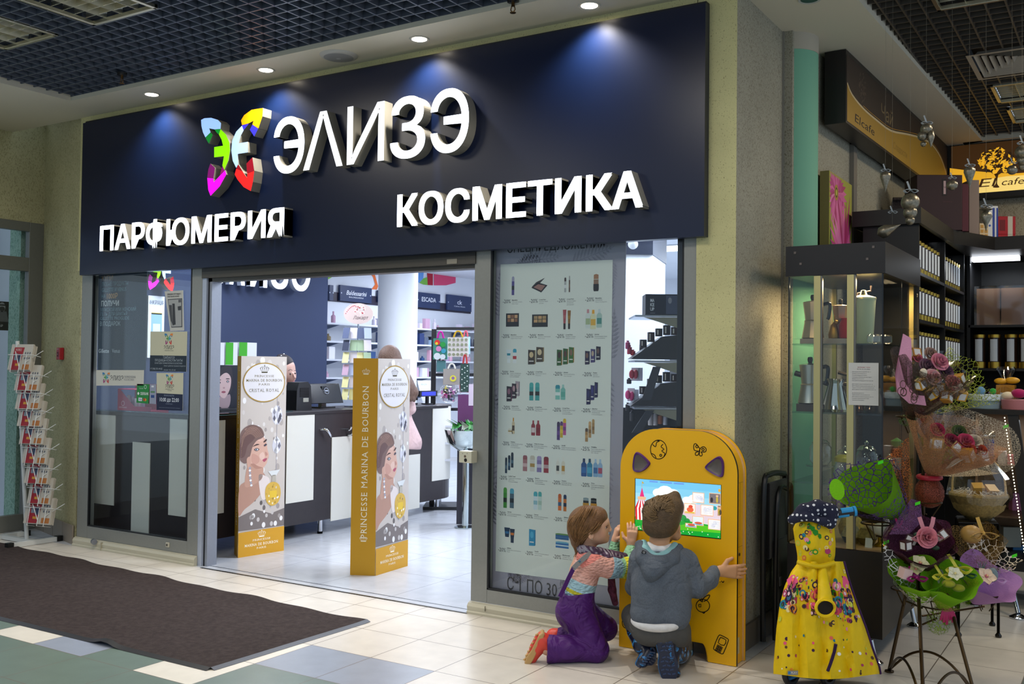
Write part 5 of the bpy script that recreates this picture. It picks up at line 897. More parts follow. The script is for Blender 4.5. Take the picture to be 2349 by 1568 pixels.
# small button box on the door post
p = onY(1081, 1046, .03); t = thing('door_control_box', 'small cream box with key switch on the post right of the doorway', 'switch', (p.x, .0, p.z - .035)); m = M('#cfcbb4'); m.box((p.x - .045, -.035, p.z - .035), (p.x + .045, .029, p.z + .035)); m.ob('housing', SATIN, t, bev=.004)
m = M('#6a5a4c'); m.T = front(-.0355); m.L(1); m.el2(p.x, p.z + .004, .008); m.col('#221f1e').el2(p.x + .004, p.z - .018, .011); m.col('#7a776c').rect(p.x - .02, p.z + .018, p.x - .014, p.z + .022); m.rect(p.x + .012, p.z + .02, p.x + .018, p.z + .024); m.ob('key_switch', MATTE, t)
# ================================================================ NAVY WALL LOGO AND NOTICE
t = thing('wall_logo', 'white raised shop letters on the navy wall behind the counter, cut by the door head', 'sign', (-.99, 2.5, 2.25)); XN = -.93
ys = [(onX(a, 640, XN).y, onX(b_, 640, XN).y) for a, b_ in ((478, 517), (517, 556), (565, 607), (612, 655), (660, 706))]
Tn = frame((XN, 0, 0), (0, 1, 0), (0, 0, 1)); z0 = onX(640, 664, XN).z
def nl(ch, a, b_): return (ch, a, b_, z0, z0 + .42, .02)
TT = Mx(((0, -1, 0, XN + .06 + .0), (1, 0, 0, 0), (0, 0, 1, 0), (0, 0, 0, 1)))
solid_letters('lettering', [nl(c, a, b_ - .02) for c, (a, b_) in zip('ЭЛИЗЭ'.replace('Л', 'Λ'), ys)], t, .0, .06, TT, '#eef2fa', '#9fa8bc')
ya = onX(345, 640, XN).y; yb = onX(392, 640, XN).y; s_ = (yb - ya) / (bx1 - bx0) * 1.05; zb_ = onX(368, 668, XN).z
t = thing('wall_emblem', 'coloured butterfly emblem on the navy wall seen through the left window', 'sign', (-.99, ya, zb_)); emblem(t, Mx(((0, -1, 0, XN + .06), (s_ * 1.6, 0, 0, ya - bx0 * s_ * 1.6 - .12), (0, 0, s_ * 1.6, zb_ - bz0 * s_ * 1.6), (0, 0, 0, 1))), 0, .06)
a, b_ = onX(337, 820, -.99), onX(377, 680, -.99); t = thing('information_board', 'white information board with leaflet on the navy wall behind the left window', 'notice', (-.99, a.y, a.z)); m = M('#dfe4ea'); m.box((-.998, a.y, a.z), (-.985, b_.y, b_.z)); m.ob('board', PAPER, t)
m = M('#3a4a6a'); m.T = frame((-.984, a.y, a.z), (0, 1, 0), (0, 0, 1)); w, h = b_.y - a.y, b_.z - a.z; m.L(1).txt('ИНФОРМАЦИЯ', w * .08, h * .86, .04, w=w * .84); m.col('#8fb8d8').rect(w * .2, h * .35, w * .85, h * .72); m.col('#e0c84a').rect(w * .2, h * .7, w * .85, h * .73); m.col('#d8dce4').L(2).rect(w * .3, h * .42, w * .75, h * .55); m.ob('print', PAPER, t)
# ================================================================ PERFUME WALL
XS = -2.40
rq = random.Random(12)
def wall_sign(px0, px1, py0, py1, txt, label, sub=None, ital=0):
    a, b_ = onX(px0, py1, XS), onX(px1, py0, XS); t = thing('brand_sign', label, 'sign', (XS, (a.y + b_.y) / 2, a.z)); m = M('#27365c'); m.box((XS - .03, a.y, a.z), (XS, b_.y, b_.z)); m.ob('panel', SATIN, t)
    w, h = b_.y - a.y, b_.z - a.z; m = M('#eef2fa'); m.T = frame((XS + .001, a.y, a.z), (0, 1, 0), (0, 0, 1)); m.L(1)
    if txt: m.txt(txt, w * .5, h * .42, h * .3, 'c', w=w * .62 if len(txt) > 3 else w * .2, sh=ital, bold=.01)
    if sub: m.txt(sub, w * .5, h * .24, h * .09, 'c', w=w * .45)
    m.col('#c8d0e0').el2(w * .04, h * .5, .01, n=8).el2(w * .96, h * .5, .01, n=8); m.ob('lettering', PAPER, t)
wall_sign(756, 765, 654, 688, '', 'blank end of a navy brand panel beside the navy wall')
wall_sign(780, 853, 661, 689, 'Baldessarini', 'navy brand panel with white script lettering above the perfume shelves', 'BALDESSARINI', .3)
wall_sign(867, 882, 667, 692, '', 'navy panel partly hidden by the round white column')
wall_sign(957, 1010, 675, 704, 'ESCADA', 'navy brand panel with white capitals just right of the column')
wall_sign(1026, 1082, 681, 710, 'ck', 'navy brand panel with two small white letters nearest the door post', 'Calvin Klein')
m = M('#2a2436'); a, b_ = onX(753, 682, XS - .02), onX(1082, 700, XS - .02); m.box((XS - .05, a.y, 2.33), (XS - .035, b_.y, 2.46)); struct(m.ob('trim_6', SATIN))
m = M(); m.T = frame((XS - .045, 0, 0), (0, 1, 0), (0, 0, 1))
def WX(x, y): p = onX(740 + x * .2551, 600 + y * .2551, XS - .045); return (p.y, p.z)
for i, (c, pts) in enumerate((('#8ac83a', [(38, 120), (110, 118), (75, 145), (38, 165)]), ('#e8743a', [(420, 95), (465, 95), (500, 220), (488, 250), (440, 248), (472, 205), (455, 140)]), ('#6aa0e0', [(850, 70), (912, 68), (905, 150), (870, 190), (850, 182)]), ('#7ab84a', [(870, 190), (905, 150), (945, 138), (945, 210), (905, 205)]), ('#b01c34', [(938, 90), (992, 88), (992, 212), (945, 210)]), ('#dc4a72', [(1000, 95), (1198, 90), (1196, 190), (1110, 212), (1000, 212)]), ('#d84ab8', [(1228, 60), (1335, 42), (1335, 118), (1265, 138)]))): m.L(i).col(c).pol([WX(*p) for p in pts])
tag(m.ob('wall_decal', PAPER), 'coloured ribbon decals on the white wall above the perfume brand panels', 'decal')
shl = []
y0, y1 = 3.9, 9.6
for i, z in enumerate((2.02, 1.78, 1.54, 1.30, 1.05)):
    t = thing('wall_shelf', ['topmost white glass edged shelf on the perfume wall', 'second white shelf from the top on the perfume wall', 'third white shelf from the top on the perfume wall', 'fourth white shelf from the top on the perfume wall', 'lowest visible white shelf on the perfume wall'][i], 'shelf', (XS, 6, z)); m = M('#d9dde6'); m.box((-2.449, y0, z - .022), (XS + .30, y1, z)); m.ob('board', SATIN, t)
    for k in range(6):
        m = M('#7f8aa0'); m.add([(-2.448, y0 + .2 + k * 1.0, z - .022), (XS + .26, y0 + .2 + k * 1.0, z - .024), (-2.448, y0 + .2 + k * 1.0, z - .1), (-2.448, y0 + .215 + k * 1.0, z - .022), (XS + .26, y0 + .215 + k * 1.0, z - .024), (-2.448, y0 + .215 + k * 1.0, z - .1)], [(0, 1, 2), (5, 4, 3), (0, 3, 4, 1), (1, 4, 5, 2)])
        m.ob('bracket', METAL, t)
    y = 4.55; nk = -1
    pal = [['#c8a0b8', '#e0c8d8', '#d8d0e0'], ['#1c2236', '#3a4a70', '#5a6478', '#8a7a5a', '#2a3a6a', '#a8c0dc'], ['#e4dce4', '#d8a8bc', '#eaeaf0', '#b8a0c0', '#2a4a7a'], ['#dfe6f0', '#b8485a', '#d8b0c8', '#1c1c28', '#e8e0e4'], ['#d8d0d8', '#b03040', '#e8d84a', '#202030', '#c8d4c0', '#e6e6ee']][i]
    while y < 9.3:
        w, h = rq.uniform(.05, .12), rq.uniform(.07, .17); d = .06
        if not 5.02 < y < 5.75 and rq.random() < .8:
            cc_ = rq.choice(pal); nk += 1; m = M(cc_); x = XS + .18 + rq.uniform(-.06, .06)
            if rq.random() < .6: m.box((x - d / 2, y, z + .0005), (x + d / 2, y + w, z + h))
            else: m.lathe([(w * .35, 0), (w * .4, .01), (w * .4, h * .6), (w * .15, h * .72), (w * .16, h), (0, h)], (x, y + w / 2, z + .0005), 12)
            tag(m.ob('perfume_box' if len(m.f) == 6 else 'perfume_bottle', SATIN, None, 40), '%s scent %s, %s from the navy wall end of the %s perfume shelf' % (hue(cc_), 'carton' if len(m.f) == 6 else 'bottle', ORD[nk], ['topmost', 'second highest', 'middle', 'second lowest', 'lowest'][i]), 'perfume', 'perfumes on the ' + ['topmost', 'second', 'third', 'fourth', 'lowest'][i] + ' shelf')
        y += w + rq.uniform(.015, .07)
# display table end and gift bags
D2 = 10.1; k = D2 / FPX
def bag(px0, px1, py0, py1, d, c, label, hc, spots=None):
    a, b_ = at(px0, py1, d), at(px1, py0, d); ux = (at(px1, py1, d) - a); w = ux.length; h = b_.z - a.z; t = thing('gift_bag', label, 'bag', a.to_tuple(), 'gift bags on the rack'); ux.normalize(); n = ux.cross(V((0, 0, 1)))
    m = M(c); m.T = frame(a, ux, (0, 0, 1)); m.add([(0, 0, -.05), (w, 0, -.05), (w, 0, .05), (0, 0, .05), (0, h, -.03), (w, h, -.03), (w, h, .03), (0, h, .03)], [(0, 1, 2, 3), (0, 4, 5, 1), (1, 5, 6, 2), (2, 6, 7, 3), (3, 7, 4, 0)]); m.ob('bag', PAPER, t)
    m = M(); m.T = frame(a - n * .0 + n * (.052 * 1), ux, (0, 0, 1))
    for i, (x, y, r, cc_) in enumerate(spots or []): m.L(2 + i * .3).col(cc_).el2(x * w, y * h, r * w, n=10)
    if spots: m.ob('print', PAPER, t)
    m = M(hc); m.T = frame(a, ux, (0, 0, 1)); m.tube(sm([(w * .28, h, .03), (w * .4, h * 1.28, .02), (w * .6, h * 1.28, .02), (w * .72, h, .03)], 5, False), .008, 6); m.tube(sm([(w * .28, h, -.03), (w * .4, h * 1.28, -.01), (w * .6, h * 1.28, -.01), (w * .72, h, -.03)], 5, False), .008, 6); m.ob('handle', FABRIC, t, 40)
bag(994, 1026, 776, 824, D2, '#3f8a7a', 'bright parrot patterned gift bag with magenta handles on the rack', '#c01c9a', [(.3, .8, .2, '#d8302c'), (.25, .75, .1, '#e8d23a'), (.7, .7, .2, '#2fa04a'), (.4, .5, .2, '#d88ac0'), (.75, .4, .18, '#3fa0c0'), (.3, .15, .25, '#dfe8ee'), (.7, .12, .2, '#dfe8ee')])
bag(1027, 1074, 774, 818, D2 - .1, '#d9d2cf', 'cream gift bag with olive dots on the rack', '#c8a020', [(x / 5 + .1, y / 4 + .12, .075, '#8f9478') for x in range(5) for y in range(4)])
bag(1002, 1022, 826, 852, D2, '#4a7a80', 'small teal gift bag with red handles hanging lowest on the rack', '#a83040')
bag(1017, 1055, 846, 882, D2 - .2, '#9a938c', 'taupe gift bag with a yellow tag below the dotted one', '#e0dcd0', [(.6, .4, .2, '#dcd44a'), (.6, .42, .1, '#8a6aa0')])
bag(1056, 1076, 834, 898, D2 - .2, '#2f4a44', 'dark green striped gift bag beside the door post', '#b03a3a', [(.2 + .3 * (i % 3), .08 + .06 * i, .07, '#dfe8e0') for i in range(15)])
bag(1058, 1078, 772, 812, D2 + .15, '#a8d0d8', 'pale blue floral gift bag behind the dotted one', '#d05a6a', [(.3, .6, .2, '#e08aa0'), (.7, .3, .2, '#e8e4a0')])
a = at(1000, 858, D2 + .3); t = thing('gift_bag_rack', 'dark metal rack carrying gift bags at the end of the shop counter', 'rack', (a.x, a.y, 0)); b_ = at(1085, 858, D2 + .3); ux = (b_ - a).normalized(); w = (b_ - a).length + .6
m = M('#1d2026'); m.T = frame(V((a.x, a.y, 0)), ux, (0, 0, 1)); m.box((-.05, 0, -.02), (0, 1.85, .02)); m.box((w, 0, -.02), (w + .05, 1.85, .02)); m.T = m.T
for z in (1.0, 1.36, 1.62, 1.84): m.box((0, z, -.015), (w, z + .03, .015))
m.box((-.1, 0, -.2), (w + .1, .03, .2)); m.ob('frame', SATIN, t)
for i in range(3):
    m = M('#d8dce4'); m.T = frame(V((a.x, a.y, 0)), ux, (0, 0, 1)); m.box((0, .50 + i * .17, .0), (w, .52 + i * .17, .25)); m.ob('shelf', SATIN, t)
# purple poster, plants and basket low behind the counter end
t = thing('promo_stand', 'purple promotional stand low beside the counter end with basket of green plants', 'display stand', at(1066, 1010, 9.3).to_tuple()[:2] + (0,)); a = at(1050, 960, 9.3); b_ = at(1080, 905, 9.3); m = M('#6a3a6a'); ux = (at(1080, 960, 9.3) - a).normalized(); m.T = frame((a.x, a.y, 0), ux, (0, 0, 1)); m.box((0, .95, 0), (.3, b_.z, .02)); m.col('#d8c8dc').box((.1, 1.1, .021), (.22, 1.3, .022)); m.col('#3a3a44').box((.0, 0, -.05), (.28, .95, .0)); m.ob('panel', PAPER, t)
c = at(1070, 985, 9.1); m = M('#b9c4c4'); m.T = Mx.Translation((c.x, c.y, 0)); m.lathe([(.06, c.z - .2), (.17, c.z - .12), (.2, c.z), (.19, c.z)], n=20); m.lathe([(.1, 0), (.1, .01), (.03, .02), (.03, c.z - .19)], n=14); m.ob('bowl', CHROME, t, 40)
m = M()
for i in range(26): q, r = rq.random() * 6.28, .17 * rq.random() ** .5; m.col(rq.choice(['#3aa04a', '#5ac05a', '#2a7a3a', '#d8e8d8'])); x, y, z = c.x + r * math.cos(q), c.y + r * math.sin(q), c.z + .0; m.add([(x, y, z), (x + .05, y + .02, z + .04), (x + .06 * math.cos(q), y + .06 * math.sin(q), z + .09), (x - .02, y + .04, z + .05)], [(0, 1, 2, 3)])
m.ob('foliage', SATIN, t)
# ================================================================ GONDOLA BEHIND THE RIGHT WINDOW
a = at(1437, 760, 7.6); t = None
m = M('#e6e9f0'); p0, p1, p2 = at(1420, 640, 8.2), at(1496, 640, 8.2), at(1526, 640, 8.9)
m.add([(p0.x, p0.y, 0), (p1.x, p1.y, 0), (p2.x, p2.y, 0), (p0.x - .3, p2.y + .2, 0), (p0.x, p0.y, 2.62), (p1.x, p1.y, 2.62), (p2.x, p2.y, 2.62), (p0.x - .3, p2.y + .2, 2.62)], [(0, 1, 5, 4), (1, 2, 6, 5), (2, 3, 7, 6), (3, 0, 4, 7)])
m.col('#1d2233'); e = lambda p: (p.x, p.y); q = [e(p0), e(p1), e(p2), (p0.x - .3, p2.y + .2)]; cx_ = sum(x for x, y in q) / 4; cy_ = sum(y for x, y in q) / 4; q = [(cx_ + (x - cx_) * 1.06, cy_ + (y - cy_) * 1.06) for x, y in q]; slab(m, q, 2.40, 2.62); struct(m.ob('column', SATIN))
p = at(1452, 560, 7.9); t = thing('security_camera', 'white dome security camera under the shop ceiling behind the right window', 'camera', (p.x, p.y, p.z)); m = M('#e8ebf2'); m.ell((p.x, p.y, p.z), .04); m.box((p.x - .12, p.y - .03, p.z + .02), (p.x, p.y + .03, p.z + .08)); m.cyl((p.x, p.y, p.z), (p.x, p.y, 2.9), .03); m.ob('body', SATIN, t, 40)
for i, (x, y) in enumerate(((2.6, 4.6), (2.5, 6.0), (2.4, 7.4), (1.8, 8.8), (3.3, 3.2))):
    t = thing('shop_light', 'long white shop ceiling light, %s from the shopfront' % ORD[[1, 2, 3, 4, 0][i]], 'light', (x, y, 2.89), 'light fittings on the shop ceiling'); m = M('#f4f8ff'); m.box((x - .55, y - .2, 2.872), (x + .55, y + .2, 2.885)); m.ob('diffuser', GLOW3, t); m = M('#c8ccd4'); m.box((x - .58, y - .23, 2.885), (x + .58, y + .23, 2.899)); m.ob('tray', SATIN, t)
DG = 6.35
def G_(px, py, d=DG): return at(px, py, d)
ga = G_(1440, 800); ux = V((.86, .51, 0)); gf = frame((ga.x, ga.y, 0), ux, (0, 0, 1)); kg = DG / FPX
t = thing('display_gondola', 'dark shop gondola with sloping side shelves behind the right window', 'shelf', (ga.x + .2, ga.y + .2, 0)); X1 = 118 * kg
m = M('#24252b'); m.T = gf; m.box((0, 0, -.45), (X1 + .1, 1.2, -.43)); m.box((X1, 0, -.45), (X1 + .02, 1.66, .0)); m.box((X1 * .1, 0, -.45), (X1, .06, .0)); m.ob('back_panel', SATIN, t)
for i, py in enumerate((722, 826, 934)):
    z = G_(1490, py).z; m = M('#b9c0cc'); m.T = gf; m.box((-.005 + .05, z - .012, -.44), (X1, z, .0)); m.ob('shelf', METAL, t)
    m = M('#8b8878'); m.T = gf; m.add([(.10, z - .014, .0), (X1, z - .014, .0), (X1, z - .085, .0), (.10, z - .014, -.01), (X1, z - .014, -.01), (X1, z - .085, -.01)], [(0, 2, 1), (3, 4, 5), (0, 3, 5, 2), (2, 5, 4, 1)]); m.ob('bracket', SATIN, t)
for i, py in enumerate((824, 932)):
    z = G_(1490, py).z + .002; t = thing('tiered_tray', ['sloping dark tray of boxes on the middle shelf behind the right window', 'sloping dark tray of flat packs on the lower shelf behind the right window'][i], 'tray', tuple(gf @ V((.2, z, -.1)))); m = M('#2b2b30'); m.T = gf
    m.add([(.02, z, .0), (X1 - .01, z, .0), (X1 - .01, z + .155, .0), (.22, z + .145, .0), (.02, z, -.25), (X1 - .01, z, -.25), (X1 - .01, z + .155, -.25), (.22, z + .145, -.25)], [(0, 1, 2, 3), (7, 6, 5, 4), (0, 3, 7, 4), (3, 2, 6, 7), (0, 4, 5, 1), (1, 5, 6, 2)]); m.ob('tray', SATIN, t)
    for k in range(5):
        x = .085 + k * .05; h = .05 + .012 * (k % 2); zz = z + (.028 + .145 * max(0, (x - .02) / .2) if x < .2 else .157); m = M(['#2a2124', '#3a2a2c', '#241c20'][k % 3]); m.T = gf; m.box((x, zz, -.10), (x + .04, zz + h, -.04)); m.col('#d8d4cc').box((x + .006, zz + .01, -.0398), (x + .014, zz + h - .01, -.039)); tag(m.ob('makeup_carton', PAPER), 'dark make-up carton, %s up the slope of the %s tray behind the right window' % (ORD[k], ['middle', 'lower'][i]), 'box', 'make-up cartons on the gondola')
z = G_(1500, 721).z; t = thing('makeup_header', 'dark header box lettered in white on top of the gondola behind the right window', 'box', tuple(gf @ V((.2, z, -.1)))); x0 = 40 * kg; m = M('#232838'); m.T = gf; m.box((x0, z, -.2), (X1, z + 47 * kg, -.005)); m.ob('box', PAPER, t); m = M('#d8dce6'); m.T = gf @ Mx.Translation((0, 0, -.004)); m.L(1)
for i, s in enumerate(('MA', 'KE', 'UP')): m.txt(s, x0 + .03, z + (29 - i * 10) * kg, .021, w=.026, bold=.03)
m.txt('makeupfactory.de', x0 + .03, z + .008, .004, w=.03); m.col('#4a5068').rect(x0 + .13, z + .004, X1 - .01, z + 44 * kg); m.L(2).col('#8a8a98').el2(x0 + .155, z + .09, .012, .02); m.ob('lettering', PAPER, t)
for k, (px, py, c, nm, lb) in enumerate(((1449, 858, '#b8324a', 'sponge_pack', 'red sponge pack'), (1458, 858, '#c8485a', 'sponge_pack', 'red sponge pack'), (1440, 905, '#e0488a', 'sponge_pack', 'pink sponge pack'), (1449, 908, '#d83a80', 'sponge_pack', 'pink sponge pack'))):
    p = G_(px, py, DG + .1); m = M(c); m.ell(p, (.018, .012, .03)); m.col('#d9dde6').cb((p.x + .01, p.y + .03, p.z), (.05, .004, .085)); tag(m.ob(nm, SATIN, None, 40), lb + ' on the %s hook of the gondola behind the right window' % ['left upper', 'right upper', 'left lower', 'right lower'][k], 'pack', 'sponge packs on hooks')
for k, (px, py, h, c) in enumerate(((1492, 975, 34, '#e6e2e0'), (1503, 975, 34, '#e8e4e2'), (1514, 972, 26, '#c8764a'), (1526, 974, 26, '#e8ecf2'), (1472, 812, 30, '#3a2c2c'), (1444, 812, 22, '#c83a5a'), (1452, 815, 14, '#d8303a'), (1440, 800, 20, '#b84a7a'), (1443, 880, 14, '#2c2a34'), (1440, 942, 20, '#2a2a30'), (1450, 965, 26, '#3a3a40'))):
    p = G_(px, py, DG + .25); m = M(c); hh = h * kg; m.lathe([(.014, 0), (.016, .005), (.016, hh * .75), (.008, hh * .85), (.009, hh), (0, hh)], p, 12); tag(m.ob('cosmetic_bottle', SATIN, None, 40), '%s cosmetic bottle, %s shelf of the gondola, %s of those glimpsed there' % (hue(c), 'upper' if py < 900 else 'lower', ORD[k]), 'bottle', 'bottles on the window gondola')
m = M('#3a3c44')
p = G_(1466, 960, DG + .05); t = thing('peg_panel', 'dark slanted pegboard with hooks low on the gondola behind the right window', 'panel', (p.x, p.y, p.z - .2)); m.T = gf
for z0_, z1_, x0, x1 in ((G_(1450, 930).z - .17, G_(1450, 940).z, .03, .12), (G_(1450, 828).z - .245, G_(1450, 840).z, .09, .16)):
    m.add([(x0, z0_, .01), (x0 + .06, z0_, .01), (x1 + .05, z1_, .01), (x1, z1_, .01), (x0, z0_, 0), (x0 + .06, z0_, 0), (x1 + .05, z1_, 0), (x1, z1_, 0)], [(0, 1, 2, 3), (7, 6, 5, 4), (0, 4, 5, 1), (1, 5, 6, 2), (2, 6, 7, 3), (3, 7, 4, 0)])
m.ob('board', SATIN, t)
# ================================================================ PEOPLE
def dep(p): return (V(p) - CAM).dot(FW)
def hand(Wp, d, n, th, L=.118, curl=.5, spread=.16):
    """palm, four jointed fingers of unequal length and a thumb from the side of the palm"""
    d, n = V(d).normalized(), V(n).normalized(); n = (n - d * n.dot(d)).normalized(); t = V(th); t = (t - d * t.dot(d) - n * t.dot(n)).normalized(); Wp = V(Wp); s = L / .118; o = []
    pl = .056 * s
    for k in (-1.5, -.5, .5, 1.5): o.append(('c', Wp + t * k * .006 * s, Wp + d * pl + t * k * .0118 * s - n * .002, .0125 * s, .0095 * s, .012))
    o.append(('c', Wp - d * .03 * s, Wp + d * .01, .0155 * s, .0165 * s, .012))
    for k, l in ((1.5, .050), (.5, .057), (-.5, .053), (-1.5, .041)):
        a = Wp + d * pl * .97 + t * k * .0128 * s; dd = (d + t * spread * k * .35).normalized(); l *= s
        c1 = curl; p1 = a + (dd * math.cos(c1 * .5) + n * math.sin(c1 * .5)) * l * .45; p2 = p1 + (dd * math.cos(c1 * 1.3) + n * math.sin(c1 * 1.3)) * l * .33; p3 = p2 + (dd * math.cos(c1 * 1.9) + n * math.sin(c1 * 1.9)) * l * .25
        o += [('c', a, p1, .0078 * s, .0070 * s, .003), ('c', p1, p2, .0070 * s, .0063 * s, .002), ('c', p2, p3, .0063 * s, .0054 * s, .002)]
    b = Wp + d * .012 * s + t * .016 * s; p1 = b + (t * .75 + d * .55 + n * .25).normalized() * .030 * s; p2 = p1 + (d * .85 + t * .35 + n * .3).normalized() * .024 * s
    o += [('c', b, p1, .0105 * s, .0085 * s, .006), ('c', p1, p2, .0082 * s, .0062 * s, .003)]
    return [(q[0], tuple(q[1]), tuple(q[2])) + q[3:] for q in o]
def C_(a, b, ra, rb, k=None): q = ('c', tuple(a), tuple(b), ra, rb); return q + (k,) if k is not None else q
IM = [tuple(RT), tuple(UP), tuple(FW)]                 # ellipsoid axes: image right, image up, away
def E_(c, rx, ry, rz, k=None, neg=False, R=None):
    q = ('-e' if neg else 'e', tuple(c), (rx, ry, rz), R or IM); return q + (k,) if k is not None else q
def chain(ps, rs, k=None): return [C_(ps[i], ps[i + 1], rs[i], rs[i + 1], k) for i in range(len(ps) - 1)]
def mapc(rules, base):
    """colour by nearest garment band: rules = [(point a, point b, t0, t1, radius, colour)]"""
    def fn(c):
        out = np.tile(np.array(lin(base)), (len(c), 1))
        for a, b, t0, t1, r, col in rules:
            a, b = np.array(a), np.array(b); d = b - a; t = ((c - a) @ d) / (d @ d); q = np.linalg.norm(c - a - np.clip(t, 0, 1)[:, None] * d, axis=1)
            out[(t >= t0) & (t <= t1) & (q < r)] = lin(col)
        return out
    return fn
KNIT = mat('chunky_knit', .95, spec=.15, mottle=(30, .05)); _t = KNIT.node_tree; _b = _t.nodes['Principled BSDF']
_w = _t.nodes.new('ShaderNodeTexVoronoi'); _w.inputs['Scale'].default_value = 78; _mp = _t.nodes.new('ShaderNodeMapping'); _mp.inputs['Scale'].default_value = (.7, .7, 1.25)
_t.links.new(_t.nodes.new('ShaderNodeTexCoord').outputs['Object'], _mp.inputs[0]); _t.links.new(_mp.outputs[0], _w.inputs['Vector'])
_p = _t.nodes.new('ShaderNodeBump'); _p.inputs['Strength'].default_value = .9; _p.inputs['Distance'].default_value = .012; _p.invert = True; _t.links.new(_w.outputs['Distance'], _p.inputs['Height']); _t.links.new(_p.outputs[0], _b.inputs['Normal'])
def foldmat(name, rough, sc_, st, dist=.02, mott=(40, .05)):
    m = mat(name, rough, spec=.25, mottle=mott); t = m.node_tree; n = t.nodes.new('ShaderNodeTexNoise'); n.inputs['Scale'].default_value = sc_; n.inputs['Detail'].default_value = 2.5; n.inputs['Distortion'].default_value = 1.2
    t.links.new(t.nodes.new('ShaderNodeTexCoord').outputs['Object'], n.inputs['Vector']); p = t.nodes.new('ShaderNodeBump'); p.inputs['Strength'].default_value = st; p.inputs['Distance'].default_value = dist
    t.links.new(n.outputs[0], p.inputs['Height']); t.links.new(p.outputs[0], t.nodes['Principled BSDF'].inputs['Normal']); return m
NYLON = foldmat('creased_nylon', .5, 11, .8, .045); SWEAT = foldmat('sweatshirt', .92, 8, .6, .05, (160, .14)); COTTON = foldmat('soft_cotton', .9, 11, .6, .02)
SCARF = foldmat('scarf_cloth', .85, 26, .9, .03, (55, .45))
def splash(name, base, c1, c2, scale, t0, t1):
    if name in MATS: return MATS[name]
    m, t, b = nodes_of(name); n = t.nodes.new('ShaderNodeTexNoise'); n.inputs['Scale'].default_value = scale; n.inputs['Detail'].default_value = 4; n.inputs['Distortion'].default_value = 2.2
    t.links.new(t.nodes.new('ShaderNodeTexCoord').outputs['Object'], n.inputs['Vector']); r = t.nodes.new('ShaderNodeValToRGB'); e = r.color_ramp.elements; e[0].position = t0; e[0].color = (*lin(base), 1); e[1].position = t0 + .03; e[1].color = (*lin(c1), 1)
    q = e.new(t1); q.color = (*lin(c1), 1); q = e.new(t1 + .03); q.color = (*lin(c2), 1); t.links.new(n.outputs[0], r.inputs[0]); t.links.new(r.outputs[0], b.inputs['Base Color']); b.inputs['Roughness'].default_value = .3; MATS[name] = m; return m
BOOTP = splash('splashed_rubber', '#10162b', '#1f6fa8', '#a8d4e4', 17, .56, .66)
def strands(name, par, paths, r, col, m=HAIR):
    h = M(col)
    for P_ in paths: n = len(P_); h.tube(P_, [r * (.5 + .5 * math.sin(math.pi * min(.9, .15 + i / n))) for i in range(n)], 5)
    return h.ob(name, m, par, 60)
# ---------------------------------------------------------------- girl kneeling at the left edge of the kiosk
def g(px, py, s=0): return at(px, py, 5.10 - s)
hk = dep(onY(1452, 1230, KF)); sN = 5.10 - hk + .020
head = [E_(g(1350, 1204, 0), .094, .094, .080), E_(g(1371, 1222, 0), .050, .052, .058, .03), E_(g(1380, 1232, 0), .030, .028, .040, .02), E_(g(1390, 1238, 0), .013, .012, .018, .015), E_(g(1383, 1196, 0), .030, .030, .052, .03),
        C_(g(1395, 1203, 0), g(1400, 1214, 0), .006, .0085, .012), E_(g(1399, 1217, .008), .006, .005, .007, .006), E_(g(1396, 1228.5, 0), .0065, .0045, .014, .006), E_(g(1395, 1234, 0), .006, .0045, .012, .006), E_(g(1377, 1225, .043), .026, .024, .016, .02),
        E_(g(1391, 1208, .034), .011, .008, .012, .012, True), E_(g(1356, 1227, .080), .015, .022, .010, .008), E_(g(1358, 1228, .090), .007, .012, .006, .004, True), C_(g(1350, 1235), g(1345, 1270), .042, .045, .02)]
gW, gF = g(1448, 1247, sN + .012), g(1413, 1236, 5.10 - dep(V((kx0, KF, 0)) + V((0, 0, .5))) - .0)
sFa = 5.10 - dep((kx0 - .018, (KF + KB) / 2 - .02, .55)); gF = g(1411, 1238, sFa)
hands = hand(gW, UP * .97 + RT * .10 + FW * .12, FW, -RT, .122, .42, .22)
hands2 = hand(gF, UP * .9 + RT * .22 - FW * .1, RT + FW * .2, RT * .5 - FW, .118, .75)
core = chain([g(1345, 1262), g(1335, 1310), g(1325, 1380)], [.05, .06, .07]) + chain([g(1362, 1292, .085), g(1433, 1300, .03), gW - UP * .02], [.03, .026, .017]) + chain([g(1358, 1285, -.09), g(1400, 1300, -.16), gF - UP * .02], [.03, .025, .017]) + chain([g(1325, 1395, .06), g(1368, 1496, .10), g(1255, 1486, .13)], [.06, .045, .035]) + chain([g(1335, 1400, -.05), g(1390, 1444, -.09), g(1292, 1462, -.10)], [.06, .045, .035])
lipA, lipB = g(1397, 1229, 0), g(1396, 1234.5, 0)
def skinfn(c):
    o = np.tile(np.array(lin('#d6a78a')), (len(c), 1)); q = np.minimum(np.linalg.norm(c - np.array(lipA), axis=1), np.linalg.norm(c - np.array(lipB), axis=1)); o[q < .0095] = lin('#b3695f')
    ck = np.linalg.norm(c - np.array(g(1380, 1224, .06)), axis=1); w = np.clip(1 - ck / .03, 0, 1)[:, None] * .35; return o * (1 - w) + np.array(lin('#c4806c')) * w
girl = sculpted('person', [sculpt(head, .003, .012), sculpt(hands, .0022, .006), sculpt(hands2, .0022, .006), sculpt(core, .008, .02)], SKIN, None, cfn=skinfn)
tag(girl, 'small girl kneeling in purple dungarees and striped knitted jumper, holding the kiosk edge', 'person')
def part(name, prims, h, m, par, color='#808080', k=.02, cfn=None, label=None):
    o = sculpted(name, [sculpt(prims, h, k)], m, par, color, cfn)
    if label: o['label'] = label
    return o
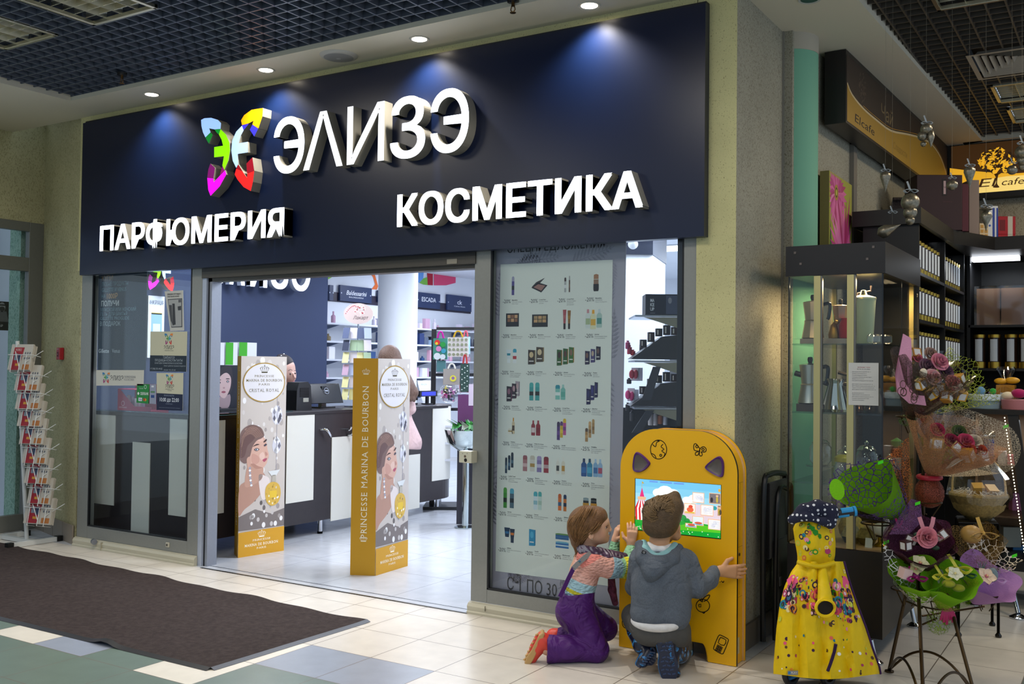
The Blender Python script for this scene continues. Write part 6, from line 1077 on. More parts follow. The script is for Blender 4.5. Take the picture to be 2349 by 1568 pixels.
part('hair', [E_(g(1346, 1199, 0), .097, .090, .088), E_(g(1327, 1218, 0), .055, .06, .07, .03), E_(g(1374, 1182, 0), .042, .042, .066, .03), E_(g(1325, 1240, .01), .026, .036, .035, .03)] + chain([g(1322, 1246, .01), g(1326, 1262, .02), g(1322, 1272, .02)], [.022, .013, .004], .02)
     + [E_(g(1404, 1222, 0), .062, .060, .14, .006, True), E_(g(1386, 1230, .07), .042, .046, .045, .008, True), E_(g(1372, 1240, 0), .03, .03, .14, .006, True), E_(g(1357, 1229, .094), .018, .025, .022, .004, True)], .003, HAIR, girl, '#6b4a2c')
ps = []
for i in range(70):                                    # combed-back strands from the parting to the nape
    a = i / 69; x0 = 1392 - 62 * a; s0 = .02 + .062 * math.sin(a * 2.2 + .3) * (.5 + .5 * R_()); e = (1324 + 10 * R_(), 1240 + 14 * R_(), .02 + .025 * R_())
    y0 = 1160 + 26 * ((x0 - 1350) / 46) ** 2; mid = (x0 - 18 - 10 * a, 1196 + 16 * R_() + 8 * (1 - a), .080 + .010 * R_()); mid2 = ((mid[0] + e[0]) / 2 - 5, 1226 + 8 * R_(), .070 + .01 * R_())
    P_ = sm([(x0, y0, .03 * R_()), (x0 - 6, y0 + 10, s0 * .9), mid, mid2, e], 5, False); ps.append([g(*q) for q in P_])
for i in range(9): x = 1318 + 12 * R_(); ps.append([g(*q) for q in sm([(x + 4, 1240, .02), (x - 4, 1252, .03), (x - 2 + 8 * R_(), 1262 + 6 * R_(), .03), (x - 8 * R_(), 1270 + 8 * R_(), .03)], 4, False)])
strands('hair_strand', girl, ps, .0024, '#7d5a36')
e = M('#e9e4de'); p = g(1388.5, 1209.5, .042); e.ell(p, (.007, .007, .0055)); e.col('#3a2a22').ell(p + RT * .0035 - FW * .002, (.004, .004, .0042)); e.ob('eye', GLOSS, girl, 40)
ps = [[g(1382, 1209, .047), g(1386, 1206.6, .050), g(1391, 1207, .047), g(1394, 1209.5, .040)], [g(1380, 1201, .052), g(1386, 1198.5, .050), g(1392, 1199.5, .040)]]; strands('eyebrow', girl, ps, .0016, '#5a3e28')
e = M('#d8d0c0'); e.ell(g(1358, 1236, .094), .0028); e.ob('earring', METAL, girl, 40)
sh, el, wr = g(1362, 1292, .085), g(1434, 1304, .035), gW - UP * .022
sh2, el2, wr2 = g(1356, 1285, -.09), g(1404, 1300, -.17), gF - UP * .022
sw = chain([g(1352, 1284, .045), g(1330, 1350, .04)], [.07, .078]) + chain([g(1350, 1284, -.05), g(1328, 1350, -.04)], [.07, .078]) + chain([sh, g(1400, 1301, .07), el], [.058, .052, .046], .02) + [E_(g(1438, 1300, .025), .046, .048, .046, .02)] + chain([el, wr], [.044, .027], .015) + chain([sh2, el2, wr2], [.052, .044, .027], .02)
a = np.array
swfn = mapc([(g(1350, 1270), g(1322, 1352), .66, 3, .3, '#a8ccd8'), (g(1350, 1270), g(1322, 1352), .92, 1.02, .3, '#c8c23c'), (sh, el, -.4, 2, .085, '#e2aa9c'), (sh, el, .48, .93, .085, '#96b8c8'), (g(1352, 1266, .08), g(1372, 1300, .09), -1, .55, .075, '#ea8f84'), (el, wr, -.6, 2, .062, '#96c8a4'), (sh, el, .9, 2.5, .062, '#dcd640'), (sh2, el2, .5, 3, .07, '#96b8c8'), (el2, wr2, .3, 3, .055, '#86b896')], '#e6b3a6')
def swf2(c):
    o = swfn(c); q = np.linalg.norm(c - np.array(el), axis=1); z = c[:, 2] > (el.z + .018); d = (np.array(wr) - np.array(el)); t = ((c - np.array(el)) @ d) / (d @ d); s = np.linalg.norm(c - np.array(el) - np.clip(t, 0, 1)[:, None] * d, axis=1); o[(t > .42) & (s < .05)] = lin('#96c8a4'); return o
part('jumper', sw, .004, KNIT, girl, k=.018, cfn=swf2)
pur = '#4a1e66'
tr = chain([g(1330, 1352, .04), g(1318, 1402, .05)], [.078, .098]) + chain([g(1330, 1352, -.04), g(1320, 1402, -.05)], [.078, .098]) + chain([g(1322, 1402, .05), g(1366, 1489, .10)], [.092, .066]) + chain([g(1366, 1488, .10), g(1300, 1487, .12), g(1262, 1488, .13)], [.064, .063, .070]) + chain([g(1330, 1402, -.05), g(1388, 1440, -.09)], [.085, .062]) + chain([g(1388, 1441, -.09), g(1292, 1462, -.10)], [.06, .056])
tr += [E_(g(1240, 1488, .13), .040, .10, .10, .006, True), ('-e', tuple(g(1335, 1312)), (.3, .085, .3), [tuple((RT * .97 - UP * -.22).normalized()), tuple((UP * .97 - RT * .22).normalized()), tuple(FW)], .004)]
part('dungarees', tr, .004, NYLON, girl, pur, .02)
m = M('#8d8b8a')
def strap(P_, w, th=.004, n=FW):
    P_ = [V(p) for p in P_]; L_ = []
    for i, p in enumerate(P_):
        d = (P_[min(i + 1, len(P_) - 1)] - P_[max(i - 1, 0)]).normalized(); q = d.cross(V(n)).normalized() * w / 2; f_ = V(n).normalized() * th; L_ += [p - q - f_, p + q - f_, p + q + f_, p - q + f_]
    fs = [(4 * i + j, 4 * i + (j + 1) % 4, 4 * i + 4 + (j + 1) % 4, 4 * i + 4 + j) for i in range(len(P_) - 1) for j in range(4)]; return L_, fs
m.add(*strap([g(*q) for q in sm([(1356, 1268, .105), (1344, 1276, .120), (1328, 1290, .122), (1314, 1304, .118)], 4, False)], .024)); m.col(pur).add(*strap([g(*q) for q in sm([(1316, 1302, .119), (1304, 1326, .105), (1292, 1352, .09), (1284, 1368, .085)], 4, False)], .021)); m.col('#3a6a80').ell(g(1330, 1287, .129), (.008, .004, .004)); m.ob('strap', FABRIC, girl, 40)
sc_ = chain([g(1328, 1254, .02), g(1338, 1262, .062), g(1362, 1268, .078), g(1390, 1280, .068), g(1412, 1288, .03), g(1425, 1284, -.01)], [.018, .024, .030, .032, .034, .030], .012) + chain([g(1328, 1256, -.02), g(1350, 1262, -.06), g(1385, 1276, -.06), g(1415, 1284, -.02)], [.02, .026, .03, .03], .012) + chain([g(1336, 1256, .03), g(1375, 1266, .06), g(1432, 1276, .0)], [.018, .024, .02], .01) + chain([g(1402, 1318, -.03), g(1404, 1352, -.05), g(1411, 1382, -.05)], [.018, .021, .016], .01)
def scfn(c):
    o = np.tile(np.array(lin('#574158')), (len(c), 1)); q = np.sin(c[:, 0] * 210 + c[:, 2] * 330) + np.sin(c[:, 1] * 260 - c[:, 2] * 190); o[q > .55] = lin('#7d6a7c'); o[q > 1.35] = lin('#b5aab4'); t = (c - np.array(g(1345, 1258, .05))) @ np.array(RT); o[(t < .03) & (q > -.4)] = lin('#8f8a96'); o[c[:, 2] < g(1400, 1314).z] = lin('#6a3446'); return o
part('scarf', sc_, .0035, SCARF, girl, k=.01, cfn=scfn)
bt = chain([g(1262, 1480, .13), g(1244, 1470, .13)], [.040, .040], .02) + chain([g(1243, 1466, .13), g(1232, 1486, .13), g(1220, 1508, .13)], [.036, .034, .028], .015)
o = part('boot', bt, .004, SATIN, girl, '#d44030', .015); s = M('#b8935a'); pr = [g(*q, .13) for q in ((1245, 1446), (1236, 1452), (1228, 1468), (1219, 1486), (1208, 1502), (1203, 1516), (1205, 1526), (1213, 1524), (1222, 1510), (1230, 1494), (1240, 1470), (1250, 1450))]
n = len(pr); s.add([p - FW * .036 for p in pr] + [p + FW * .036 for p in pr], [tuple(range(n)), tuple(range(n, 2 * n))[::-1]] + [(i + n, (i + 1) % n + n, (i + 1) % n, i) for i in range(n)])
for i in range(7): p = g(1238 - i * 4.6, 1453 + i * 9.4, .13); s.cb(p - RT * .004, (.012, .06, .010))
s = s.ob('sole', SATIN, o, bev=.006)
o2 = part('boot', chain([g(1290, 1456, -.10), g(1270, 1458, -.10), g(1262, 1472, -.1)], [.036, .036, .028], .015), .004, SATIN, girl, '#d44030', .015)
# ---------------------------------------------------------------- boy kneeling in front of the screen, seen from behind
def b(px, py, s=0): return at(px, py, 4.85 - s)
sR = 4.85 - dep((kx1, KF - .012, .56)); bW = b(1652, 1309, sR + .014); hs = 4.85 - dep(onY(1500, 1290, KF)) + .03; bL = b(1492, 1290, hs + .02)
head = [E_(b(1519, 1186, -.03), .088, .096, .096), E_(b(1526, 1212, -.075), .062, .055, .062, .03), E_(b(1528, 1236, -.095), .03, .02, .03, .02), E_(b(1525, 1222, -.145), .012, .010, .014, .012), C_(b(1514, 1225, -.02), b(1511, 1262, -.01), .047, .052, .02), E_(b(1556, 1210, -.035), .010, .024, .017, .006), E_(b(1477, 1208, -.03), .010, .022, .016, .006), E_(b(1551, 1226, -.06), .024, .028, .03, .02)]
h1 = hand(bW, RT * .97 - UP * .06 + FW * .10, FW * .9 + RT * .1, UP, .150, .30, .2); h2 = hand(bL, UP * .6 + RT * .3 + FW * .2, FW, RT, .125, .3)
core = chain([b(1512, 1262), b(1514, 1330, .03), b(1514, 1420, .04)], [.05, .07, .08]) + chain([b(1578, 1290), b(1602, 1346, .03), bW - RT * .02], [.035, .028, .02]) + chain([b(1468, 1294), b(1456, 1345, -.14), bL - UP * .02], [.035, .028, .018]) + chain([b(1490, 1436, .02), b(1456, 1418, -.22), b(1474, 1486, -.02)], [.06, .045, .035]) + chain([b(1540, 1440, .02), b(1556, 1490, -.18), b(1548, 1496, .02)], [.06, .045, .035])
boy = sculpted('person', [sculpt(head, .003, .012), sculpt(h1, .0022, .006), sculpt(h2, .0024, .006), sculpt(core, .008, .02)], SKIN, None, '#c4946f')
tag(boy, 'boy kneeling with his back turned in grey hooded sweatshirt, one hand on the kiosk side', 'person')
part('hair', [E_(b(1518, 1181, -.02), .094, .096, .098), E_(b(1512, 1208, .0), .078, .056, .078, .03), E_(b(1545, 1160, -.03), .05, .05, .06, .03)] + chain([b(1535, 1150, -.03), b(1549, 1137, -.04), b(1556, 1143, -.05)], [.03, .016, .003], .03) + chain([b(1490, 1160, 0), b(1478, 1172, 0)], [.03, .012], .02) + [E_(b(1566, 1228, -.07), .048, .046, .07, .006, True), E_(b(1524, 1215, -.17), .09, .07, .07, .006, True), E_(b(1556, 1212, -.03), .014, .03, .03, .004, True), E_(b(1476, 1212, -.03), .012, .026, .03, .004, True), E_(b(1514, 1252, .0), .12, .042, .12, .012, True)], .003, HAIR, boy, '#54412c')
ps = []
for i in range(260):                                   # short tousled crop growing out of the whorl
    a = R_() * 6.283; r0, r1 = .25 + .4 * R_(), .62 + .36 * R_(); pass
    def hp(r, a, lift=0): return b(1518 + 44.5 * r * math.cos(a), 1180 + 45.5 * r * math.sin(a), -.02 + .098 * math.sqrt(max(0, 1 - min(.999, r * r))) + lift)
    if math.sin(a) > .8: r1 = min(r1, .86)
    ps.append([hp(r0, a, -.001), hp((r0 + r1) / 2, a + .2, .004), hp(r1, a + .42, .002), hp(min(r1 + .07, 1.0), a + .55, -.004)])
for i in range(14): x = 1522 + 28 * R_(); y = 1146 + 8 * ((x - 1528) / 22) ** 2; ps.append([b(x - 4, y + 6, .0), b(x + 2, y - 2 - 2 * R_(), -.01), b(x + 7, y - 4 - 3 * R_(), -.02)])
strands('hair_strand', boy, ps, .0028, '#6d5639')
hd = '#5a616b'
ho = chain([b(1486, 1288, .0), b(1492, 1345, .035), b(1492, 1405, .05)], [.078, .090, .096]) + chain([b(1552, 1292, .0), b(1545, 1345, .035), b(1540, 1405, .05)], [.076, .086, .094]) + [E_(b(1514, 1340, .05), .12, .16, .085, .03), C_(b(1472, 1276, 0), b(1570, 1284, 0), .050, .052, .03), E_(b(1571, 1388, .05), .03, .016, .05, .015), E_(b(1462, 1402, .04), .03, .016, .05, .015)] + chain([b(1576, 1290, 0), b(1600, 1347, .03)], [.056, .050], .02) + chain([b(1600, 1347, .03), b(1628, 1330, -.02), bW - RT * .030 - UP * .005], [.049, .040, .033], .015) + chain([b(1468, 1292, 0), b(1456, 1345, -.13), bL - UP * .025], [.055, .045, .03], .02)
hem = b(1514, 1470, .05); ho.append(E_(hem, .25, .075, .3, .006, True))
part('sweatshirt', ho, .004, SWEAT, boy, hd, .02)
part('hood', chain([b(1468, 1250, .0), b(1476, 1278, .06), b(1494, 1312, .115), b(1492, 1330, .110)], [.026, .034, .036, .018], .03) + chain([b(1556, 1258, .0), b(1540, 1282, .06), b(1506, 1305, .115)], [.026, .034, .036], .03) + [E_(b(1506, 1296, .085), .062, .048, .04, .03), E_(b(1511, 1250, .05), .062, .052, .05, .008, True)], .0035, SWEAT, boy, '#555c66', .02)
part('hood_lining', chain([b(1476, 1246, -.01), b(1480, 1262, .04), b(1504, 1282, .075), b(1530, 1272, .055), b(1548, 1252, .0)], [.020, .024, .024, .024, .020], .012), .0035, COTTON, boy, '#84b0b4', .012)
part('undershirt', chain([b(1488, 1248, .0), b(1500, 1258, .045), b(1520, 1260, .045), b(1540, 1252, .0)], [.014, .016, .016, .014], .01) + [], .0035, COTTON, boy, '#d9d9da', .01)
part('undershirt_hem', [E_(b(1508, 1424, .05), .128, .045, .112, .01), E_(b(1508, 1404, .05), .2, .034, .2, .005, True), E_(b(1512, 1462, .05), .2, .05, .2, .006, True)], .0035, COTTON, boy, '#d9d9da', .01)
m = M('#131316'); p = b(1477, 1266, .092); m.T = frame(p, RT * .9 - UP * .35, UP * .9 + RT * .3); m.cb((0, 0, 0), (.02, .014, .004)); m.col('#d8d8d8').L(12); m.ring(0, 0, .005, .0035, .0015, 10); m.ob('maker_tag', FABRIC, boy)
pa = [E_(b(1514, 1444, .03), .128, .075, .105, .03)] + chain([b(1486, 1438, .03), b(1454, 1412, -.20)], [.085, .058]) + chain([b(1454, 1413, -.20), b(1462, 1448, -.10)], [.056, .05]) + chain([b(1545, 1448, .02), b(1560, 1484, -.18)], [.085, .058]) + chain([b(1560, 1490, -.18), b(1560, 1500, -.05)], [.055, .05])
part('trousers', pa, .004, COTTON, boy, '#4f4e4c', .025)
# wellingtons
o = part('boot', chain([b(1460, 1448, -.09), b(1474, 1478, -.02), b(1484, 1496, .02)], [.048, .044, .038], .02) + chain([b(1490, 1494, .03), b(1474, 1516, .05)], [.034, .030], .015), .004, BOOTP, boy, k=.015)
def solepad(pts, s, th, off, par, cols=('#151b30', '#2a3a5c'), fn=b):
    P_ = [fn(x, y, s(x, y)) for x, y in sm(pts, 3)]; n = len(P_); q = M('#1b2238'); nn = V(off); q.add([p for p in P_] + [p + nn * th for p in P_], [tuple(range(n)), tuple(range(n, 2 * n))[::-1]] + [(i, (i + 1) % n, (i + 1) % n + n, i + n) for i in range(n)])
    q.col('#2f6fa8'); q.tube([p + nn * th * .9 for p in P_], .0028, 5, True); return q, P_
q, P_ = solepad([(1503, 1488), (1494, 1484), (1480, 1496), (1466, 1514), (1461, 1526), (1468, 1531), (1484, 1526), (1498, 1524), (1506, 1508)], lambda x, y: .055 + .02 * (y - 1488) / 40, .014, FW * .8 - RT * .4 + UP * .4, boy)
for i in range(6): c = b(1496 - i * 4.4, 1495 + i * 5.2, .066 + .003 * i); q.col('#2a3a58').cb(c, (.035, .006, .006))
q.ob('sole', SATIN, o, 50)
o = part('boot', chain([b(1562, 1494, -.08), b(1556, 1496, .0), b(1548, 1492, .05)], [.050, .048, .042], .02) + chain([b(1532, 1478, .085), b(1538, 1512, .085), b(1545, 1542, .08)], [.038, .036, .034], .015) + chain([b(1572, 1480, -.14), b(1576, 1496, -.12)], [.03, .03], .015), .004, BOOTP, boy, k=.015)
q, P_ = solepad([(1526, 1457), (1516, 1462), (1508, 1474), (1509, 1490), (1513, 1505), (1511, 1522), (1514, 1542), (1522, 1558), (1536, 1562), (1549, 1558), (1555, 1542), (1554, 1520), (1548, 1500), (1544, 1478), (1538, 1462)], lambda x, y: .120 + .004 * (y - 1457) / 100, .016, FW, boy)
q.col('#2b3c5e')
for r in range(9):
    y = 1472 + r * 9.5 + (6 if r > 2 else 0); xl, xr = 1515 + (y - 1470) * .03, 1543 + (y - 1470) * .08
    if y > 1552: continue
    for k in range(3): x = xl + (xr - xl) * (k + .5) / 3; c = b(x + (2 if r % 2 else -2), y, .122); q.T = frame(c, RT * .96 + UP * (.25 if k != 1 else -.3), UP); q.cb((0, 0, 0), (.016, .0075, .005))
q.T = Mx(); q.ob('sole', SATIN, o, 50)
# ---------------------------------------------------------------- shop assistant behind the counter
P0 = onX(656, 852, -.12); DA = dep(P0)
def w(px, py, s=0): return at(px + 5, py, DA - s)
ang = (RT * .75 - FW * .66).normalized(); AX = [tuple(ang), tuple(UP), tuple((FW * .75 + RT * .66))]
hd_ = [E_(w(652, 846), .080, .105, .088, R=AX), E_(w(660, 862, .01), .058, .07, .062, .03, R=AX), E_(w(672, 880, .04), .022, .02, .026, .02), C_(w(668, 856, .056), w(672, 866, .064), .007, .010, .015), E_(w(669, 875, .058), .011, .006, .013, .008), E_(w(661, 857, .082), .012, .008, .012, .01, True), C_(w(648, 880, 0), w(642, 912, 0), .048, .055, .02)]
core = chain([w(640, 912), w(636, 960), (P0.x, P0.y, .85)], [.09, .11, .12]) + chain([w(612, 918), w(600, 960, .1), w(655, 945, .25)], [.05, .04, .03]) + chain([w(664, 918, -.02), w(684, 958, .05), w(672, 946, .22)], [.05, .04, .03]) + hand(w(656, 944, .26), RT * .6 + UP * .3 - FW * .4, -UP, FW, .17, .6) + chain([(P0.x, P0.y + .06, .8), (P0.x, P0.y + .06, .06)], [.09, .05]) + chain([(P0.x, P0.y - .1, .8), (P0.x, P0.y - .1, .06)], [.09, .05])
def afn(c):
    o = np.tile(np.array(lin('#c79f92')), (len(c), 1)); o[np.linalg.norm(c - np.array(w(670, 875, .062)), axis=1) < .013] = lin('#a8525c'); return o
lady = sculpted('person', [sculpt(hd_, .005, .015), sculpt(core, .008, .02)], SKIN, None, cfn=afn); tag(lady, 'shop assistant with dark pinned up hair and black top behind the counter', 'person')
part('hair', [E_(w(647, 836, -.01), .092, .096, .095), E_(w(640, 822, -.02), .05, .045, .05, .03), E_(w(676, 862, .075), .055, .075, .075, .008, True), E_(w(660, 884, .03), .06, .06, .1, .008, True)], .005, HAIR, lady, '#231c1e')
part('blouse', chain([w(622, 918, 0), w(632, 960, .02), (P0.x, P0.y - .05, .82)], [.085, .10, .12]) + chain([w(662, 920, -.02), w(650, 960, 0), (P0.x, P0.y + .05, .82)], [.08, .10, .12]) + chain([w(610, 916), w(600, 962, .08)], [.06, .052]) + chain([w(668, 918, -.02), w(688, 958, .03)], [.058, .05]) + [E_(w(650, 900, .08), .05, .075, .08, .01, True)], .006, COTTON, lady, '#15161b', .02)
part('trousers', chain([(P0.x, P0.y + .05, .84), (P0.x, P0.y + .06, .07)], [.12, .065]) + chain([(P0.x, P0.y - .07, .84), (P0.x, P0.y - .1, .07)], [.12, .065]), .008, COTTON, lady, '#17181d')
for s in (.06, -.1): part('shoe', [('e', (P0.x + .05, P0.y + s, .035), (.12, .045, .04))], .006, SATIN, lady, '#121214')
e = M('#2a2022')
for px, py, s in ((661, 857, .073), (672, 856, .044)): e.ell(w(px, py, s), (.009, .008, .007))
e.ob('eye', GLOSS, lady, 40); strands('eyebrow', lady, [[w(656, 850, .083), w(661, 847, .081), w(666, 849, .072)], [w(670, 849, .058), w(674, 850, .040)]], .0028, '#2a2022')
e = M('#d8d8e0')
for px, py in ((640, 816), (646, 812), (634, 819)): e.ell(w(px, py, .06), .008)
e.ob('hair_clip', CHROME, lady, 40)
# ---------------------------------------------------------------- long haired customer at the counter
P1 = onX(905, 840, 1.16); DC = dep(P1)
def c_(px, py, s=0): return at(px, py, DC - s)
cx0, cy0 = P1.x, P1.y
cs = [E_(c_(893, 824), .085, .11, .09), E_(c_(885, 838, -.05), .05, .06, .06, .03), C_(c_(895, 850), c_(900, 880), .05, .055, .02)]
core = chain([c_(902, 885), (cx0 - .02, cy0, 1.0), (cx0 - .02, cy0, .8)], [.09, .11, .12]) + chain([(cx0 - .02, cy0 - .07, .8), (cx0 - .06, cy0 - .08, .05)], [.085, .045]) + chain([(cx0 - .0, cy0 + .07, .8), (cx0 - .05, cy0 + .06, .05)], [.085, .045]) + chain([c_(930, 890), c_(940, 935), c_(925, 950, -.2)], [.05, .04, .03]) + hand(c_(922, 948, -.22), -RT * .5 - UP * .3 + FW, -UP, RT, .16, .5) + chain([c_(872, 890), c_(862, 935, -.1), c_(875, 945, -.25)], [.05, .04, .03])
cust = sculpted('person', [sculpt(cs, .006, .015), sculpt(core, .008, .02)], SKIN, None, '#c79f92'); tag(cust, 'customer with very long brown hair and pale pink dress standing at the counter', 'person')
part('hair', [E_(c_(894, 822, .01), .105, .125, .108), E_(c_(908, 850, .03), .095, .12, .09, .04)] + chain([c_(910, 860, .07), c_(930, 890, .10), c_(942, 912, .10)], [.10, .080, .035], .03) + chain([c_(925, 860, .04), c_(948, 900, .07), c_(950, 918, .07)], [.06, .045, .015], .02) + [E_(c_(868, 850, -.06), .06, .09, .1, .01, True)], .006, HAIR, cust, '#6d5448')
part('dress', chain([c_(885, 900), (cx0 - .02, cy0 - .05, 1.0), (cx0 - .03, cy0 - .10, .76)], [.09, .115, .17]) + chain([c_(918, 898), (cx0, cy0 + .06, 1.0), (cx0 + .02, cy0 + .12, .76)], [.09, .115, .17]) + chain([c_(932, 895), c_(942, 938)], [.06, .05]) + chain([c_(870, 893), c_(862, 935, -.1)], [.055, .05]) + [('-e', (cx0, cy0, .52), (.6, .6, .2), None, .01)], .006, COTTON, cust, '#d8b9b8', .03)
part('legging', chain([(cx0 - .03, cy0 - .08, .78), (cx0 - .06, cy0 - .08, .06)], [.085, .05]) + chain([(cx0 - .01, cy0 + .07, .78), (cx0 - .05, cy0 + .06, .06)], [.085, .05]), .008, COTTON, cust, '#5a4a50')
for s in (-.08, .06): part('shoe', [('e', (cx0 - .09, cy0 + s, .035), (.12, .045, .04))], .006, SATIN, cust, '#e0dcd8')
# ================================================================ CAFE CORNER: SIGNS, PAINTING
def onP(px, py, P0, n): r = ray(px, py); P0, n = V(P0), V(n); return CAM + r * ((P0 - CAM).dot(n) / r.dot(n))
sd = V((.035, 1, 0)).normalized(); sn = V((1, -.035, 0)).normalized(); S0 = V((5.362, 1.29, 0)); S1 = S0 + sd * 3.12
t = thing('cafe_side_sign', 'long dark brown cafe sign box with mustard wave running along the side wall', 'sign', (5.3, 2.8, 2.985))
m = M('#120d0b'); q = [S0 - sn * .13, S0, S1, S1 - sn * .13]; m.add([p + V((0, 0, 2.985)) for p in q] + [p + V((0, 0, 3.436)) for p in q], [(3, 2, 1, 0), (4, 5, 6, 7), (0, 1, 5, 4), (1, 2, 6, 5), (2, 3, 7, 6), (3, 0, 4, 7)]); m.ob('box', SATIN, t)
fr = frame(S0 + sn * .001, sd, (0, 0, 1))
def SP(x, y): p = onP(1750 + x * .2551, y * .2551, S0, sn) - S0; return (p.dot(sd), p.z)
m = M('#33271f'); m.T = fr; m.L(1).pol([(.012, 3.0), (3.1, 3.0), (3.1, 3.41), (.012, 3.41)]); W_ = [SP(*p) for p in ((757, 745), (800, 850), (900, 975), (1020, 1080), (1150, 1175), (1290, 1205), (1420, 1240), (1520, 1300), (1600, 1420), (1650, 1568))]; lo_ = [SP(*p) for p in ((757, 1090), (1330, 1560), (1650, 1830))]
W_ = [(x, min(max(z, 3.0), 3.40)) for x, z in sm(W_, 3, False)]; m.L(2).col('#a8822e').pol([(W_[0][0], 3.0)] + W_ + [(W_[-1][0], 3.0)]); m.L(3).col('#cbb68a').line(W_, .014); m.col('#b8862a').line([(x, z + .018) for x, z in W_[6:]], .004)
gx = lambda zx, zy: SP(zx, zy)
m.L(4).col('#1d1512'); a_ = gx(825, 1090); b_ = gx(1000, 1160); m.txt('Elcafe', a_[0], a_[1] - .0, .055, w=b_[0] - a_[0], sh=.2); m.col('#7d6a48'); a_ = gx(1060, 960); b_ = gx(1165, 1090); m.txt('Чай', a_[0], a_[1] - .07, .10, w=(b_[0] - a_[0]) * 1.0, sh=.1); m.col('#8a6c2a'); a_ = gx(1170, 1330); m.txt('Сладости', a_[0], 3.05, .05, w=.42, sh=.2)
m.col('#5a4c40'); a_ = gx(890, 800); rq = random.Random(2)
for i in range(60): q, r = rq.random() * 6.28, rq.random() ** .5; x, z = a_[0] + .085 * r * math.cos(q), a_[1] + .10 * r * math.sin(q); m.L(4 + i % 3).pol([(x, z), (x + .012, z + .008), (x + .018, z + .022), (x + .002, z + .014)])
m.ob('artwork', PAPER, t)
BY = 4.42; t = thing('cafe_back_sign', 'glowing yellow and brown cafe sign with coffee tree emblem on the far wall', 'sign', (6.5, 4.45, 2.98)); m = M('#0e0a08'); m.box((5.47, BY, 2.96), (7.6, 4.55, 3.43)); m.ob('box', SATIN, t)
def BP(x, y): p = onY(2060 + x * .2487, 250 + y * .2487, BY); return (p.x, p.z)
m = M('#3b240b'); m.T = front(BY - .001); z0, z1 = BP(600, 778)[1], BP(600, 335)[1]; m.L(1).rect(5.5, z0, 7.55, z1); x0, z = BP(478, 545); m.L(2).col('#e8ac28').pol([(x0, z0), (7.55, z0), (7.55, BP(1160, 590)[1])] + [BP(*p) for p in ((1100, 592), (950, 590), (800, 580), (640, 566), (478, 545))]); m.L(3).col('#f4d478').pol([BP(740, 775), (7.55, z0 + .003), (7.55, BP(1162, 640)[1]), BP(1000, 620), BP(760, 660)])
m.L(5).col('#3a2208'); tc = BP(905, 715); m.pol(sm([BP(*p) for p in ((875, 722), (900, 690), (905, 640), (890, 600), (925, 600), (918, 640), (915, 690), (935, 722))], 3))
for dx in (-95, -60, -25, 10, 45, 85, 120): m.line([BP(*p) for p in sm([(905, 610), (905 + dx * .4, 585), (905 + dx * .9, 560 - abs(dx) * .3), (905 + dx * 1.1, 500)], 4, False)], .008)
a_, b_ = BP(742, 722), BP(1160, 700); m.txt('El', a_[0], a_[1] + .0, .075, w=BP(885, 722)[0] - a_[0], sh=.35); a_ = BP(950, 705); m.txt('cafe', a_[0], a_[1], .060, w=.17, sh=.3)
for i in range(150): q, r = rq.random() * 6.28, rq.random() ** .55; x, z = BP(915 + 165 * r * math.cos(q), 480 + 115 * r * math.sin(q)); k = .014 + .012 * rq.random(); a0 = rq.random() * 6.28; m.L(6 + i * .05).col(rq.choice(['#f0b428', '#f0b428', '#dfa01c', '#241507'])); c, s = math.cos(a0) * k, math.sin(a0) * k; m.pol([(x - c, z - s), (x - s * .5, z + c * .5), (x + c, z + s), (x + s * .5, z - c * .5)])
m.ob('artwork', mat('lit_acrylic', .4, emit=.75), t)
PX = 5.275; t = thing('flower_painting', 'unframed canvas of two large pink daisies on the wall past the green column', 'painting', (5.24, 1.5, 2.2)); y0, y1 = 1.24, 1.81; z0, z1 = 2.12, 2.69; m = M('#8a7a4a'); m.box((5.22, y0, z0), (PX, y1, z1)); m.ob('canvas', FABRIC, t)
m = M('#9c9a3a'); m.T = frame((PX + .001, y0, z0), (0, 1, 0), (0, 0, 1)); m.L(1).rect(0, 0, y1 - y0, z1 - z0)
pc_ = 0
for cx_, cz, R in ((.17, .46, .26), (.36, .06, .46)):
    for i in range(34):
        a = i / 34 * 6.283 + .1; l = R * (.75 + .3 * R_()); dx, dz = math.cos(a), math.sin(a); w_ = .022
        f_ = 1.0
        while f_ > .05 and not (0 <= cx_ + dx * l * f_ <= y1 - y0 and 0 <= cz + dz * l * f_ <= z1 - z0): f_ -= .05
        l *= f_; pc_ += 1; m.L(2 + pc_ * .05).col(rq.choice(['#c85a94', '#d878a8', '#b03a78', '#a83468', '#d4669c'])); m.pol([(cx_, cz), (cx_ + dx * l * .6 - dz * w_, cz + dz * l * .6 + dx * w_), (cx_ + dx * l, cz + dz * l), (cx_ + dx * l * .6 + dz * w_, cz + dz * l * .6 - dx * w_)])
    m.L(6).col('#a8882a').el2(cx_, max(cz, .05), .045, .05); m.L(7).col('#4a3a1a').el2(cx_, max(cz, .05), .028, .033); m.L(8).col('#c8c04a').el2(cx_, max(cz, .05), .016, .02)
m.L(2).col('#3f5a2a').pol([(.0, .0), (.09, .0), (.06, .16), (.03, .28)]); m.ob('paint', PAPER, t)
